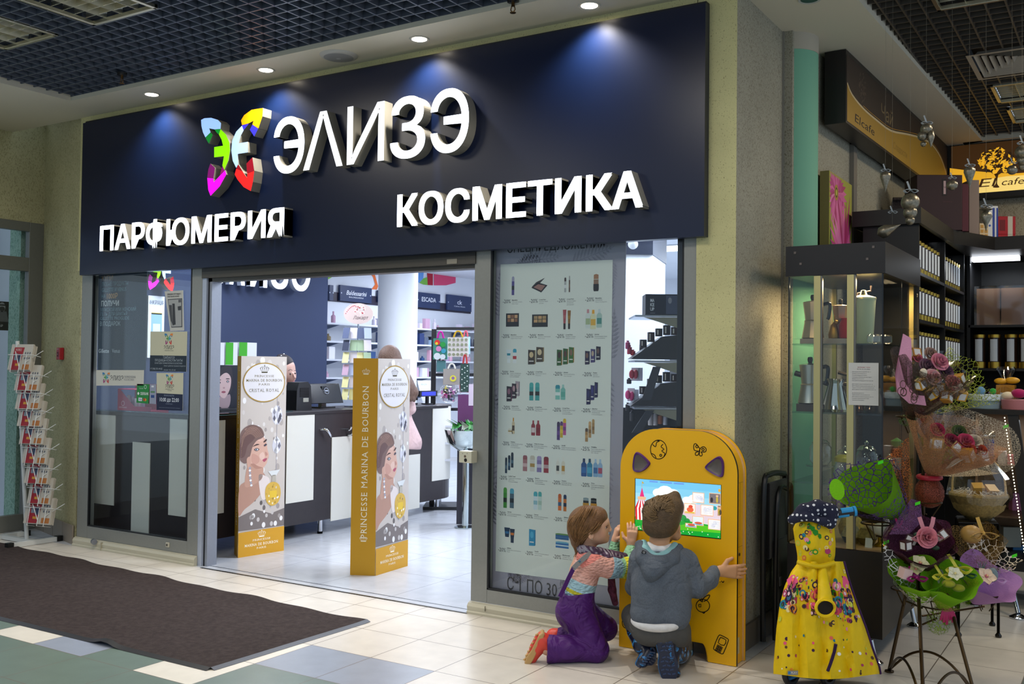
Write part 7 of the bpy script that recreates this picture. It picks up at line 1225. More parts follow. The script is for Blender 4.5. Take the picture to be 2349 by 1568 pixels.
# ================================================================ GLASS SHOWCASE
X0, X1, Y0, Y1 = 5.292, 5.776, .36, 1.30
t = thing('glass_showcase', 'tall glass showcase with dark base and lid beside the green column', 'showcase', (5.53, .83, 0)); DK = '#171311'
m = M(DK); m.box((X0, Y0, .115), (X1, Y1, .55)); m.ob('base', WOOD, t); m = M(DK); m.box((X0 - .012, Y0 - .012, 1.965), (X1 + .012, Y1 + .012, 2.125)); m.col('#6a5f58')
for x, z in ((5.33, 2.09), (5.36, 2.03), (5.73, 2.1), (5.70, 2.04)): m.cb((x, Y0 - .0135, z), (.012, .004, .012))
m.ob('lid', WOOD, t); m = M('#a8845c'); m.box((X0 + .01, Y0 + .01, .551), (X1 - .01, Y1 - .01, .560)); m.ob('floor_board', WOOD, t)
for x in (5.45, 5.62):
    m = M('#c2b27a'); m.box((x - .022, Y0 - .006, .555), (x + .012, Y0 + .018, 1.964)); m.col('#77736a').box((x + .012, Y0 - .003, .555), (x + .021, Y0 + .018, 1.964)); m.ob('slide_rail', METAL, t)
for x, y in ((X0 + .01, Y1 - .02), (X1 - .03, Y1 - .02)): m = M('#b9a468'); m.box((x - .012, y - .012, .56), (x + .012, y + .012, 1.964)); m.ob('post', METAL, t)
for n, a, c in (('front_glass', (X0, Y0, .556), (X1 - .005, Y0 + .005, 1.964)), ('side_glass', (X1 - .005, Y0, .556), (X1, Y1, 1.964)), ('side_glass', (X0, Y0 + .006, .556), (X0 + .005, Y1, 1.964))): m = M(); m.box(a, c); m.ob(n, GLASSG, t)
m = M('#101312'); m.box((X0, Y0 - .001, .556), (X0 + .006, Y0 + .006, 1.964)); m.box((X1 - .006, Y0 - .001, .556), (X1 + .001, Y0 + .005, 1.964)); m.box((X1 - .001, .83, .556), (X1 + .001, .836, 1.964)); m.ob('glass_edge', GLOSS, t)
SZ = (.878, 1.248, 1.609)
for z in SZ: m = M('#9fb4a8'); m.box((X0 + .012, Y0 + .03, z - .008), (X1 - .012, Y1 - .03, z)); m.ob('glass_shelf', glassmat('shelf_glass', (.8, .88, .85), 1.0), t)
for x, y in ((X0 + .04, Y0 + .05), (X1 - .03, Y0 - .03), (X0 + .04, Y1 - .05), (X1 + .0, Y1 - .08)):
    m = M('#c8ccd0'); m.cyl((x - .02 * (x > 5.5), y, .115), (x, y, .02), .013, n=12); m.lathe([(.042, .0), (.042, .006), (.02, .022), (0, .024)], (x, y, .001), 18); m.ob('foot', CHROME, t, 40)
l = bpy.data.lights.new('showcase_lamp', 'AREA'); l.size = .3; l.energy = 14; l.color = (1, .72, .42); o = bpy.data.objects.new('showcase_lamp', l); COL.objects.link(o); o.location = (5.60, .75, 1.955); own(o, t)
t2 = thing('price_notice', 'white printed notice taped to the showcase front glass', 'notice', (5.66, Y0 - .004, 1.27)); a = onY(1947, 928, Y0 - .003); b_ = onY(2016, 832, Y0 - .003); m = M('#d6d6d2'); m.box((a.x, Y0 - .009, a.z), (b_.x, Y0 - .0075, b_.z)); m.ob('sheet', PAPER, t2); m = M('#55565a'); m.T = front(Y0 - .0096); w_ = b_.x - a.x; h_ = b_.z - a.z; m.col('#b04a4a').txt('ЖЕЛЕЗНЫЕ ТУРКИ', a.x + w_ * .3, b_.z - h_ * .12, h_ * .025, w=w_ * .42); m.col('#4a4a4e').txt('300, 350, 450, 600, 800мл', a.x + w_ * .28, b_.z - h_ * .16, h_ * .022, w=w_ * .44)
for i in range(17):
    if i in (6, 11): continue
    m.txt(rq.choice(['Турка может использоваться', 'Для варки классического кофе', 'Основные преимущества турки', 'Не рекомендуется мыть']), a.x + w_ * .12, b_.z - h_ * (.22 + i * .042), h_ * .02, w=w_ * rq.uniform(.4, .82))
m.ob('lettering', PAPER, t2)
def put(name, lab, cat, parts, group=None, x=0, y=0, z=0):
    t = thing(name, lab, cat, (x, y, z), group)
    for pn, mt, fn in parts: m = M(); m.T = Mx.Translation((x, y, z)); fn(m); m.ob(pn, mt, t, 40)
    return t
def moka(x, y, z, s, lab, c='#b9b4ac', steel=False):
    def body(m): m.col(c).lathe([(.052 * s, 0), (.058 * s, .004 * s), (.044 * s, .085 * s), (.046 * s, .092 * s), (.040 * s, .098 * s), (.052 * s, .19 * s), (.0, .20 * s)], n=8 if not steel else 24)
    def hdl(m): m.col('#1c1a1a').tube(sm([(.048 * s, 0, .175 * s), (.085 * s, 0, .18 * s), (.082 * s, 0, .12 * s), (.075 * s, 0, .10 * s)], 4, False), .009 * s, 8)
    def knob(m): m.col('#1c1a1a').lathe([(.008 * s, .195 * s), (.014 * s, .215 * s), (.011 * s, .228 * s), (0, .23 * s)], n=12)
    return put('moka_pot', lab, 'coffee pot', [('pot', METAL, body), ('handle', GLOSS, hdl), ('knob', GLOSS, knob)], None, x, y, z)
moka(5.37, .55, SZ[2] + .03, 1.05, 'faceted moka pot on the top shelf left of the rail'); moka(5.50, .62, SZ[2] + .03, .95, 'second moka pot on the top shelf, half behind the rail', '#a08a7c'); moka(5.37, .50, SZ[1] + .04, 1.10, 'tall steel moka pot on the second showcase shelf', '#c2bfb8', True)
for x, y, w_, z, lab in ((5.44, .58, .24, SZ[2], 'low clear box under the moka pots on the top shelf'), (5.42, .55, .22, SZ[1], 'dark flat box under the steel moka pot')): m = M('#4a3a30' if z == SZ[1] else '#a89684'); m.box((x - w_ / 2, y - .1, z + .0005), (x + w_ / 2, y + .1, z + .03 + (.01 if z == SZ[1] else 0) - .001)); tag(m.ob('box', SATIN), lab, 'box')
put('mixer_cup', 'tall pale green shaker cup with lid on the top showcase shelf', 'cup', [('cup', SATIN, lambda m: m.col('#a9ad86').lathe([(.045, 0), (.05, .01), (.062, .22), (.064, .24)], n=24)), ('lid', METAL, lambda m: m.col('#b9b48a').lathe([(.066, .24), (.066, .25), (.02, .265), (.012, .29), (0, .292)], n=24))], None, 5.625, .60, SZ[2] + .0006)
put('coffee_grinder', 'dark hand coffee grinder with funnel behind the red pouch', 'grinder', [('body', METAL, lambda m: m.col('#4a3c34').lathe([(.04, .03), (.035, .12), (.045, .13), (.012, .14), (.012, .17), (.04, .20), (.042, .21)], n=18)), ('crank', METAL, lambda m: m.col('#3a302a').tube([(0, 0, .2), (0, 0, .29), (.07, 0, .30), (.07, 0, .33)], .006))], None, 5.55, .80, SZ[2] + .0006)
m = M(); m.col('#b8201c'); m.T = Mx.Translation((5.545, .56, SZ[2] + .032)); m.lathe([(.035, 0), (.042, .01), (.038, .07), (.026, .10), (.03, .108)], n=16); tag(m.ob('pouch', FABRIC, None, 40), 'red cloth pouch beside the brass figurine on the top shelf', 'pouch')
m = M('#8a6a2a'); m.T = Mx.Translation((5.485, .54, SZ[2] + .032)); m.lathe([(.028, 0), (.03, .02), (.022, .05), (.018, .07), (0, .09)], n=14); m.ell((.012, 0, .085), (.014, .012, .014)); m.ell((.0, .01, .11), (.004, .003, .02)); tag(m.ob('figurine', METAL, None, 40), 'small brass figurine on the top shelf beside the red pouch', 'figurine')
def jar(name, x, y, z, r, h, lab, knob=True, grp=None, c='#dfe8e4'):
    t = thing(name, lab, 'glass', (x, y, z), grp); m = M(c); m.T = Mx.Translation((x, y, z)); m.lathe([(r * .7, .001), (r, h * .15), (r, h * .6), (r * .75, h * .72)], n=20); m.ob('glass', CELLO, t, 40)
    if knob: m = M(c); m.T = Mx.Translation((x, y, z)); m.lathe([(r * .85, h * .74), (r * .6, h * .84), (r * .12, h * .88), (r * .2, h * .94), (0, h)], n=18); m.ob('lid', CELLO, t, 40)
for i, (x, y) in enumerate(((5.70, .5), (5.735, .62), (5.67, .62))): jar('glass_cup', x, y, SZ[2] + .001, .034, .07, ['faceted glass cup nearest the front glass of the top showcase shelf', 'faceted glass cup nearest the side glass of the top showcase shelf', 'faceted glass cup tucked behind the tall shaker cup'][i], False, 'glass cups on the top shelf')
def cezve(x, y, z, s, c, lab, hc='#7d5a34', a=.0):
    put('cezve', lab, 'coffee pot', [('pot', CHROME, lambda m: m.col(c).lathe([(.05 * s, 0), (.055 * s, .01 * s), (.03 * s, .11 * s), (.038 * s, .13 * s)], n=20)), ('handle', SATIN, lambda m: m.col(hc).tube([(-.03 * s, 0, .105 * s), (-.09 * s * math.cos(a), -.07 * s * math.sin(a), .13 * s), (-.16 * s * math.cos(a), -.14 * s * math.sin(a), .15 * s)], [.006 * s, .009 * s, .011 * s]))], None, x, y, z)
cezve(5.505, .50, SZ[1] + .001, 1.35, '#b9b6b0', 'hammered silver cezve on the second showcase shelf', '#2a2422'); cezve(5.60, .66, SZ[1] + .001, 1.1, '#6a4a34', 'copper cezve with pale wooden handle on the second shelf', '#c8a468', .6); cezve(5.585, .88, SZ[1] + .06, 1.0, '#8a2420', 'red enamel cezve at the back of the second shelf', '#3a2a22'); cezve(5.69, .56, SZ[1] + .001, 1.0, '#5a4a3c', 'dark cezve behind the taped notice'); m = M('#3a302a'); m.box((5.54, .80, SZ[1] + .0005), (5.63, .96, SZ[1] + .059)); tag(m.ob('box', SATIN), 'small dark plinth box under the red enamel cezve', 'box')
jar('glass_dome', 5.40, .60, SZ[0] + .075, .058, .16, 'glass cake dome on a footed plate in the third showcase shelf'); put('cake_stand', 'footed glass cake stand under the dome', 'stand', [('plate', CELLO, lambda m: m.col('#cfd8d4').lathe([(.035, 0), (.012, .02), (.012, .06), (.075, .066), (.078, .073)], n=22))], None, 5.40, .60, SZ[0] + .0006)
jar('storage_jar', 5.535, .55, SZ[0] + .0006, .046, .14, 'glass jar with yellow lid on the third showcase shelf', False); m = M('#b8a82a'); m.T = Mx.Translation((5.535, .55, SZ[0] + .105)); m.lathe([(.05, 0), (.05, .02), (.03, .035), (0, .036)], n=20); tag(m.ob('jar_lid', SATIN, None, 40), 'yellow jar lid on the glass jar behind the left rail', 'lid')
for i, (x, y, r, h) in enumerate(((5.61, .75, .06, .21), (5.60, .52, .045, .09), (5.655, .6, .035, .12), (5.695, .62, .036, .12), (5.735, .60, .036, .13), (5.72, .80, .04, .14), (5.47, .85, .05, .17))): jar('glass_jar', x, y, SZ[0] + .0008, r, h, ['widest clear jar at the back of the third showcase shelf', 'lowest clear jar at the front of the third showcase shelf', 'first of three slim clear jars in a row on the third shelf', 'middle of three slim clear jars in a row on the third shelf', 'last of three slim clear jars, by the side glass', 'tall clear jar behind the three slim ones', 'clear jar behind the yellow lidded one'][i], True, 'lidded jars on the third shelf')
put('cocoa_box', 'small cocoa packet with green cap seen through the showcase', 'box', [('box', PAPER, lambda m: (m.col('#2c2620').box((-.04, -.03, 0), (.04, .03, .16)), m.col('#7fa0a8').box((-.034, -.031, .03), (.034, -.0302, .1)))), ('cap', SATIN, lambda m: m.col('#2f7a34').lathe([(.03, .16), (.034, .19), (.0, .21)], n=14))], None, 5.70, 1.1, SZ[0] + .0006)
put('ceramic_vase', 'round ochre patterned vase on the showcase floor', 'vase', [('vase', WICKER, lambda m: m.col('#a8882e').lathe([(.03, 0), (.06, .03), (.068, .07), (.05, .115), (.035, .125)], n=22)), ('cap', SATIN, lambda m: m.col('#3a2c1a').lathe([(.037, .125), (.03, .135), (0, .14)], n=22))], None, 5.56, .62, .5605)
for x, lab in ((5.585, 'dark woven patterned dish left of the right rail on the showcase floor'), (5.665, 'dark woven patterned dish right of the right rail on the showcase floor')): put('woven_dish', lab, 'dish', [('base', SATIN, lambda m: m.col('#1c1816').lathe([(.035, 0), (.05, .03), (.046, .036)], n=20)), ('lid', WICKER, lambda m: m.col('#8a7a48').lathe([(.056, .036), (.05, .05), (.032, .085), (0, .09)], n=20))], None, x, .52, .5605)
put('goose_figurine', 'white goose figurine with brass feet on the showcase floor', 'figurine', [('body', SATIN, lambda m: (m.col('#cfc6b8').ell((0, 0, .085), (.04, .03, .035)), m.tube(sm([(.025, 0, .1), (.035, 0, .13), (.022, 0, .155)], 3, False), [.016, .012, .012] + [.012] * 4), m.ell((.02, 0, .155), (.016, .013, .013)), m.tube([(-.03, 0, .09), (-.065, 0, .105)], [.02, .004]))), ('feet', METAL, lambda m: m.col('#a8842a').lathe([(.03, 0), (.03, .006), (.012, .02), (.012, .055), (.0, .056)], n=14)), ('beak', SATIN, lambda m: m.col('#c87a2a').tube([(.034, 0, .155), (.052, 0, .15)], [.006, .002]))], None, 5.735, .50, .5605)
m = M('#cfcfc4'); m.T = Mx.Translation((5.695, .415, .5605)) @ Mx.Rotation(-.3, 4, 'X'); m.box((-.018, 0, 0), (.018, .002, .05)); tag(m.ob('price_card', PAPER), 'white price card leaning in front of the goose figurine', 'card')
# folding chair beside the pilaster
t = thing('folding_chair', 'black folded chair standing between the rough pilaster and the showcase', 'chair', (5.2, .55, 0)); m = M('#141416'); o_ = sm([(5.17, .34, .02), (5.17, .33, .5), (5.17, .345, .85), (5.175, .42, .90), (5.18, .62, .89), (5.18, .69, .84), (5.18, .70, .5), (5.18, .70, .02)], 4, False); m.tube(o_, .016, 8); m.ob('frame', SATIN, t, 40)
m = M('#101012'); m.tube(sm([(5.215, .40, .02), (5.22, .39, .45), (5.22, .43, .80), (5.225, .58, .81), (5.225, .66, .76), (5.225, .67, .02)], 4, False), .013, 8); m.ob('rear_frame', SATIN, t, 40); m = M('#0e0e10'); m.box((5.175, .36, .45), (5.195, .68, .86)); m.ob('backrest', FABRIC, t, bev=.008); m = M('#0e0e10'); m.box((5.20, .40, .10), (5.215, .66, .55)); m.ob('seat', FABRIC, t, bev=.008); m = M('#8a8a88'); m.box((5.226, .44, .30), (5.229, .48, .35)); m.ob('label_sticker', PAPER, t)
# ================================================================ TEA SHELVES
TX = 5.70; t = thing('tea_shelf_unit', 'black wall shelving full of glass and gold tea tins along the cafe side wall', 'shelf', (5.5, 2.8, 0)); K_ = '#0f0f11'; m = M(K_); ya, yb = 1.78, 3.72
for y in (ya, 2.78, yb): m.box((5.36, y - .012, 0), (TX, y + .012, 2.5))
m.box((5.355, ya, 0), (5.37, yb, 2.5)); m.ob('carcass', WOOD, t); zr = [onX(2168, py, TX).z for py in (655, 741, 812)]; zr = [2.10, 1.80, 1.51]
for z in zr + [2.42]: m = M(K_); m.box((5.37, ya, z - .02), (TX, yb, z)); m.ob('shelf', WOOD, t)
m = M('#d8e8f4'); m.box((5.50, ya + .1, 2.405), (5.56, yb - .1, 2.415)); m.ob('strip_lamp', GLOW3, t)
def led(loc, sz, e, c=(.86, .93, 1.0), rot=(0, 0, 0)): o = area('shelf_strip_light', loc, sz, e, c, rot); return o
own(led((5.62, 2.75, 2.40), (.05, 1.7), 5), t)
m = M('#15120f'); P_ = [(5.30, 1.72), (5.72, 1.72), (5.74, 2.9), (5.95, 3.45), (7.2, 3.45), (7.2, 4.5), (5.4, 4.5)]; slab(m, P_, 2.40, 2.50); tag(m.ob('cornice_board', WOOD), 'dark projecting cornice board over the tea shelves', 'board')
def tin(): 
    t = thing('tea_tin', 'glass tea tin with gold bands on the upper tea shelf', 'tin', (0, 0, 0)); m = M('#2a1a12'); m.lathe([(.046, 0), (.046, .2), (.044, .21)], n=16); m.ob('jar', GLOSS, t, 40); m = M('#b89a42'); m.lathe([(.049, .001), (.049, .04)], n=16); m.ob('band', METAL, t, 40); m = M('#b89a42'); m.lathe([(.049, .195), (.049, .215), (.0, .217)], n=16); m.ob('band', METAL, t, 40)
    m = M('#cdd4d8'); m.grid(lambda u, v: (.0475 * math.cos((u - .5) * 1.15), .0475 * math.sin((u - .5) * 1.15), .045 + .14 * v), 6, 1); m.ob('label', PAPER, t); return t
T0 = tin(); first = True
for i, z in enumerate(zr):
    for k in range(16):
        y = ya + .075 + k * .119
        if abs(y - 2.78) < .055: continue
        lab, grp = 'gold banded tea tin, %s from the near end of the %s tea shelf' % (ORD[k], ['upper', 'middle', 'lower'][i]), ['tins on the upper tea shelf', 'tins on the middle tea shelf', 'tins on the lower tea shelf'][i]
        if first: T0.location = (5.63, y, z + .001); T0['group'] = grp; T0['label'] = lab; first = False
        else: dup(T0, (5.63, y, z + .001), .0, lab, grp)
t = thing('tea_corner_unit', 'black shelf unit facing the room in the far cafe corner', 'shelf', (6.2, 4.1, 0)); m = M(K_); CY = 3.80
for x in (5.72, 6.16, 6.7, 7.2): m.box((x - .012, CY, 0), (x + .012, 4.5, 2.4))
m.box((5.72, 4.48, 0), (7.2, 4.5, 2.4)); m.ob('carcass', WOOD, t)
for z in (1.845, 1.50, 1.22, .95): m = M(K_); m.box((5.72, CY, z - .02), (7.2, 4.48, z)); m.ob('shelf', WOOD, t)
m = M('#f0f6ff'); m.box((5.74, CY + .02, 2.36), (6.08, CY + .14, 2.395)); m.ob('strip_lamp', GLOW3, t); own(led((5.95, CY + .05, 2.34), (.4, .1), 4), t)
for x, lab in ((5.79, 'tea tin half cut by the shelf post in the corner unit'), (5.90, 'second tea tin from the post in the corner unit'), (6.02, 'third tea tin from the post in the corner unit'), (6.12, 'tea tin with an orange seal in the corner unit'), (6.25, 'tea tin right of the corner unit post')): dup(T0, (x, CY + .08, 1.501), -math.pi / 2, lab, 'tins in the corner unit', (1, 1, 1.25))
for x, w_, lab in ((5.85, .20, 'narrower copper coloured gift bag in cellophane in the corner unit'), (6.04, .22, 'wider copper coloured gift box in cellophane in the corner unit')): t = thing('gift_pack', lab, 'gift', (x, CY + .12, 1.846)); m = M('#8a6a54'); m.box((x - w_ / 2 + .02, CY + .08, 1.847), (x + w_ / 2 - .01, CY + .18, 2.14)); m.ob('box', PAPER, t); m = M(); m.box((x - w_ / 2 + .005, CY + .06, 1.847), (x + w_ / 2, CY + .2, 2.16)); m.ob('wrapper', CELLO, t)
m = M('#c8602a'); m.box((5.87, CY + .05, 1.221), (6.06, CY + .2, 1.30)); m.col('#9a86b0').box((5.86, CY + .04, 1.30), (6.07, CY + .21, 1.312)); tag(m.ob('food_tub', SATIN), 'orange plastic tub with lilac lid on the corner shelf', 'tub'); m = M('#c8b83a'); m.box((5.90, CY + .07, 1.313), (6.03, CY + .18, 1.335)); m.col('#2f6a4a').box((5.92, CY + .08, 1.335), (6.01, CY + .17, 1.36)); tag(m.ob('food_tub', SATIN), 'small yellow tub stacked on the orange tub', 'tub')
# on top of the shelves
def crate(name, px0, px1, py0, py1, d, dp, c, lab, c2=None, rt=.0):
    d = (2.5005 - CAM.z) / ray(px0, 576 if py1 == 537 else py1).z; a, b_ = at(px0, py1, d), at(px1, py0, d); w_ = (px1 - px0) * d / FPX; zb = a.z; h_ = b_.z - zb; t = thing(name, lab, 'box', (a.x, a.y, zb)); m = M(c); m.T = Mx.Translation(a) @ Mx.Rotation(math.radians(30 + rt), 4, 'Z'); m.box((0, 0, 0), (w_, dp, h_)); m.ob('box', PAPER, t, bev=.003)
    if c2: m = M(); m.T = Mx.Translation(a) @ Mx.Rotation(math.radians(30 + rt), 4, 'Z') @ Mx.Translation((0, -.001, 0)) @ frame((0, 0, 0), (1, 0, 0), (0, 0, 1)); c2(m, w_, h_); m.ob('print', PAPER, t)
    return t
DT = 6.95
crate('gift_case', 2103, 2206, 401, 527, 6.6, .25, '#2a0c12', 'large dark maroon presentation box on top of the tea shelves', lambda m, w_, h_: (m.L(1).col('#120508').rect(w_ * .56, h_ * .62, w_ * .66, h_ * .92), m.L(2).col('#b89a9a').rect(w_ * .585, h_ * .65, w_ * .635, h_ * .89), m.L(3).col('#3a0c14').txt('ЧАЙ', w_ * .592, h_ * .75, h_ * .04), m.L(1).col('#5a3a3e').txt('чайная коллекция', w_ * .57, h_ * .5, h_ * .025, w=w_ * .2)))
crate('gift_case', 2207, 2222, 421, 530, 6.75, .2, '#4a0a1c', 'crimson box edge beside the large maroon box'); crate('gift_case', 2223, 2246, 412, 540, 6.8, .2, '#7a6a60', 'taupe box right of the crimson box on the shelves')
crate('gift_case', 2247, 2267, 512, 548, 6.9, .1, '#c8b490', 'small cream and gold box with ochre squares', lambda m, w_, h_: [m.L(1).col('#b08438').rect(w_ * (.12 + .45 * (i % 2)), h_ * (.1 + .3 * (i // 2)), w_ * (.45 + .45 * (i % 2)), h_ * (.3 + .3 * (i // 2))) for i in range(6)])
crate('gift_case', 2264, 2289, 472, 562, 7.0, .15, '#d6dade', 'white and blue tea box standing upright', lambda m, w_, h_: (m.L(1).col('#1c3f9a').rect(0, 0, w_, h_ * .15), m.rect(w_ * .5, h_ * .15, w_ * .7, h_ * .95), m.rect(w_ * .85, 0, w_, h_ * .95), m.L(2).col('#3a5ab0').el2(w_ * .25, h_ * .5, w_ * .1)))
for py0, py1, lab in ((496, 537, 'upper of two red and white tea boxes'), (537, 576, 'lower of two red and white tea boxes')): crate('gift_case', 2290, 2329, py0, py1, 7.05, .15, '#b8142a', lab, lambda m, w_, h_: (m.L(1).col('#d8d2c4').rect(w_ * .55, 0, w_ * .83, h_), m.L(2).col('#7a1420').rect(w_ * .08, h_ * .2, w_ * .4, h_ * .8)))
crate('gift_case', 2336, 2356, 512, 577, 7.1, .15, '#3a2620', 'brown box with an ochre window at the picture edge', lambda m, w_, h_: m.L(1).col('#c88a1e').rect(w_ * .25, 0, w_ * .9, h_ * .6))
p = at(2076, 527, (2.5005 - CAM.z) / ray(2076, 527).z); t = thing('wicker_hamper', 'dark wicker hamper on top of the tea shelves beside the maroon box', 'basket', tuple(p)); m = M('#5a3f22'); m.T = Mx.Translation(p) @ Mx.Rotation(math.radians(30), 4, 'Z'); m.box((-.08, 0, 0), (.09, .2, .10)); m.ob('basket', WICKER, t); m = M('#241712'); m.T = Mx.Translation(p) @ Mx.Rotation(math.radians(30), 4, 'Z') @ Mx.Translation((-.08, .02, .10)); m.grid(lambda u, v: (.17 * u, .01 + .03 * math.sin(v * 3), .13 * v), 12, 6); m.tube([(0, 0, .13), (.17, 0, .13)], .012); m.ob('lid', WICKER, t)
# ================================================================ SCOOTER, RAINCOAT AND CAP
DS_ = 4.64; K_S = DS_ / FPX
def s_(px, py, d=0): return at(px, py, DS_ - d)
t = thing('kick_scooter', 'kick scooter with blue and black grips parked under a yellow raincoat', 'scooter', (5.55, -.25, 0))
zf = lambda p: V((p.x, p.y, max(p.z, .0)))
top, mid = s_(1868, 1186), s_(1862, 1500); base = V((mid.x, mid.y, .12))
m = M('#2c2e33'); m.cyl(top, base, .016); m.ob('stem', METAL, t, 40)
gl = s_(1835, 1190), s_(1957, 1172); m = M('#15161a'); m.cyl(gl[0], gl[1], .013); m.ob('handlebar', SATIN, t, 40)
m = M('#15161a'); q = s_(1912, 1178); m.cyl(q, gl[1], .020); m.col('#1f8ec8').cyl(gl[1], gl[1] + (gl[1] - q).normalized() * .012, .024); m.cyl(q.lerp(gl[1], .35) + UP * .008 - FW * .006, q.lerp(gl[1], .95) + UP * .008 - FW * .006, .015); m.cyl(q.lerp(gl[1], .2) - UP * .010 - FW * .006, q.lerp(gl[1], .75) - UP * .010 - FW * .006, .012); m.ob('grip', SATIN, t, 40)
m = M('#17181c'); dk = [base + V((.0, .0, -.03)), base + V((.0, .30, -.04)), base + V((.0, .44, -.03))]; m.tube(dk, [.05, .06, .05], 10, sq=.3); m.ob('deck', SATIN, t, 40)
for px, dy in ((1815, .0), (1900, -.0)):
    c = s_(px, 1568); c = V((c.x, c.y, .062)); m = M('#121214'); ax = (RT * .8 + FW * .6); ax.z = 0; ax.normalize()
    P_ = [c + (ax * math.cos(a) + V((0, 0, 1)) * math.sin(a)) * .048 for a in [i * .314 for i in range(20)]]; m.tube(P_, .014, 8, True); w_ = m.ob('wheel', SATIN, t, 40); m = M('#8d9096'); m.cyl(c - ax.cross(V((0, 0, 1))) * .016, c + ax.cross(V((0, 0, 1))) * .016, .022); m.ob('hub', METAL, w_, 40)
m = M('#1f6fa8'); c = s_(1858, 1552); m.tube(sm([s_(1805, 1556), s_(1830, 1546), s_(1858, 1550), s_(1895, 1552)], 4, False), .014, 8); m.ob('fork', SATIN, t, 40)
CR = [(1287, 1832, 1934, .05), (1310, 1815, 1940, .075), (1345, 1799, 1950, .09), (1390, 1788, 1966, .10), (1440, 1781, 1985, .10), (1490, 1777, 2001, .10), (1528, 1774, 2015, .10), (1545, 1774, 2018, .10)]
HR = [(1178, 1856, 1888, .03), (1188, 1832, 1908, .055), (1210, 1819, 1914, .07), (1245, 1824, 1917, .07), (1272, 1829, 1916, .06), (1292, 1829, 1912, .045)]
def loft(rows, u, v, fold=1.0, sag=0):
    f = v * (len(rows) - 1); i = min(int(f), len(rows) - 2); t_ = f - i; r = [a_ + (b_ - a_) * t_ for a_, b_ in zip(rows[i], rows[i + 1])]
    a_ = u * 2 * math.pi; c_x = (r[1] + r[2]) / 2; hw = (r[2] - r[1]) / 2
    x = c_x + hw * math.cos(a_); s = r[3] * math.sin(a_); ff = max(0, math.sin(a_)) * fold
    s += ff * (.014 * math.sin(x * .115 + v * 2) * (.3 + v) + .010 * math.sin(x * .23 - v * 3) - .04 * math.exp(-((x - 1893 - 12 * v) / 14) ** 2) * (1 - v) * (1 if sag else 0))
    y = r[0] + (sag * v * v * (1 - math.cos(a_) ** 2) * max(0, math.sin(a_)))
    return s_(x, y, s)
COATM = foldmat('coat_shell', .5, 9, .35, .02, (30, .03)); t = thing('raincoat', 'yellow hooded child raincoat with multicoloured dot print hung over the scooter', 'coat', tuple(s_(1880, 1290)))
YC = '#e6c312'; m = M(YC); m.grid(lambda u, v: loft(CR, u, v, 1, 12), 72, 40, True); m.ob('body', COATM, t, 60); m = M(YC); m.grid(lambda u, v: loft(HR, u, v, .5), 48, 22, True); hd_o = m.ob('hood', COATM, t, 60)
m = M('#d8b60e'); m.tube(sm([s_(1829, 1288, .05), s_(1850, 1294, .07), s_(1880, 1298, .078), s_(1914, 1290, .06)], 4, False), .011, 8); m.ob('collar', COATM, t, 40)
sl = [s_(1886, 1305, .06), s_(1890, 1345, .115), s_(1893, 1378, .15), s_(1893, 1392, .175)]; m = M(YC); m.tube(sm(sl, 4, False), [.020 + .022 * i / 12 for i in range(13)], 14, cap=False); ex = s_(1893, 1393, .178); m.col('#1c160c'); m.add([ex + RT * .040 * math.cos(a_) + UP * .036 * math.sin(a_) for a_ in [i * .449 for i in range(14)]], [tuple(range(14))]); m.col(YC).tube([ex - FW * .002 + RT * .042 * math.cos(a_) + UP * .038 * math.sin(a_) for a_ in [i * .349 for i in range(18)]], .007, 6, True); m.ob('sleeve', COATM, t, 50)
m = M('#3a1a50'); m.tube([loft(CR, .0, v) + RT * .004 for v in [i / 16 for i in range(17)]], .006, 6); m.ob('zip_edge', FABRIC, t, 40); m = M('#2a1440'); m.tube([loft(CR, .205 + .01 * i, .66 + .05 * i, 1, 12) - FW * .003 for i in range(5)], .008, 6); m.ob('pocket_zip', FABRIC, t, 40)
m = M('#8d8a82'); c = loft(CR, .36, .93, 1, 12) - FW * .006; m.T = frame(c, RT, UP); m.rect(-.024, -.010, .024, .010); m.L(3).col('#dfe0e2').txt('PLAY', -.008, -.004, .009, w=.028); m.col('#2a7ab8').el2(-.016, 0, .006); m.ob('badge', PAPER, t)
rq = random.Random(21); PALC = ['#3a1540', '#e8557c', '#1f7a94', '#e08a2a', '#2f9a2a', '#e88ab0', '#5a3a1a', '#c8d048', '#b03a6a', '#f0e0a0', '#2a1a3a', '#e86a5a']
m = M(); lay = [0]
def dot(rows, u, v, r, col, n=12, sag=0, ring=None):
    lay[0] += 1; o = -FW * (.0014 + .00003 * (lay[0] % 60)); c = loft(rows, u, v, 1 if rows is CR else .5, sag)
    du, dv = loft(rows, u + .004, v, 1 if rows is CR else .5, sag) - c, loft(rows, u, v + .01, 1 if rows is CR else .5, sag) - c; du.normalize(); dv.normalize()
    m.col(col); m.poly([c + o + du * r * math.cos(a_) + dv * r * math.sin(a_) for a_ in [i * 2 * math.pi / n for i in range(n)]])
    if ring: m.col(ring); m.poly([c + o * 1.3 + du * r * .55 * math.cos(a_) + dv * r * .55 * math.sin(a_) for a_ in [i * 2 * math.pi / n for i in range(n)]])
for i in range(190):
    u = rq.uniform(.05, .45); v = min(max(rq.gauss(.36, .085) + .05 * math.sin(u * 12), .14), .62); r = rq.uniform(.007, .021) * (1 if abs(v - .36) < .1 else .65); dot(CR, u, v, r, rq.choice(PALC), 12, 12, rq.choice([None, None, '#e8c23a', '#3a1540', '#f0c8d8']))
for u, v in ((.40, .36), (.11, .40)): dot(CR, u, v, .028, '#2c1440', 16, 12, '#3a6a94')
for u, v, sx in ((.40, .22, 1), (.08, .24, 1)): dot(CR, u, v, .030, '#f05a8c', 6, 12)
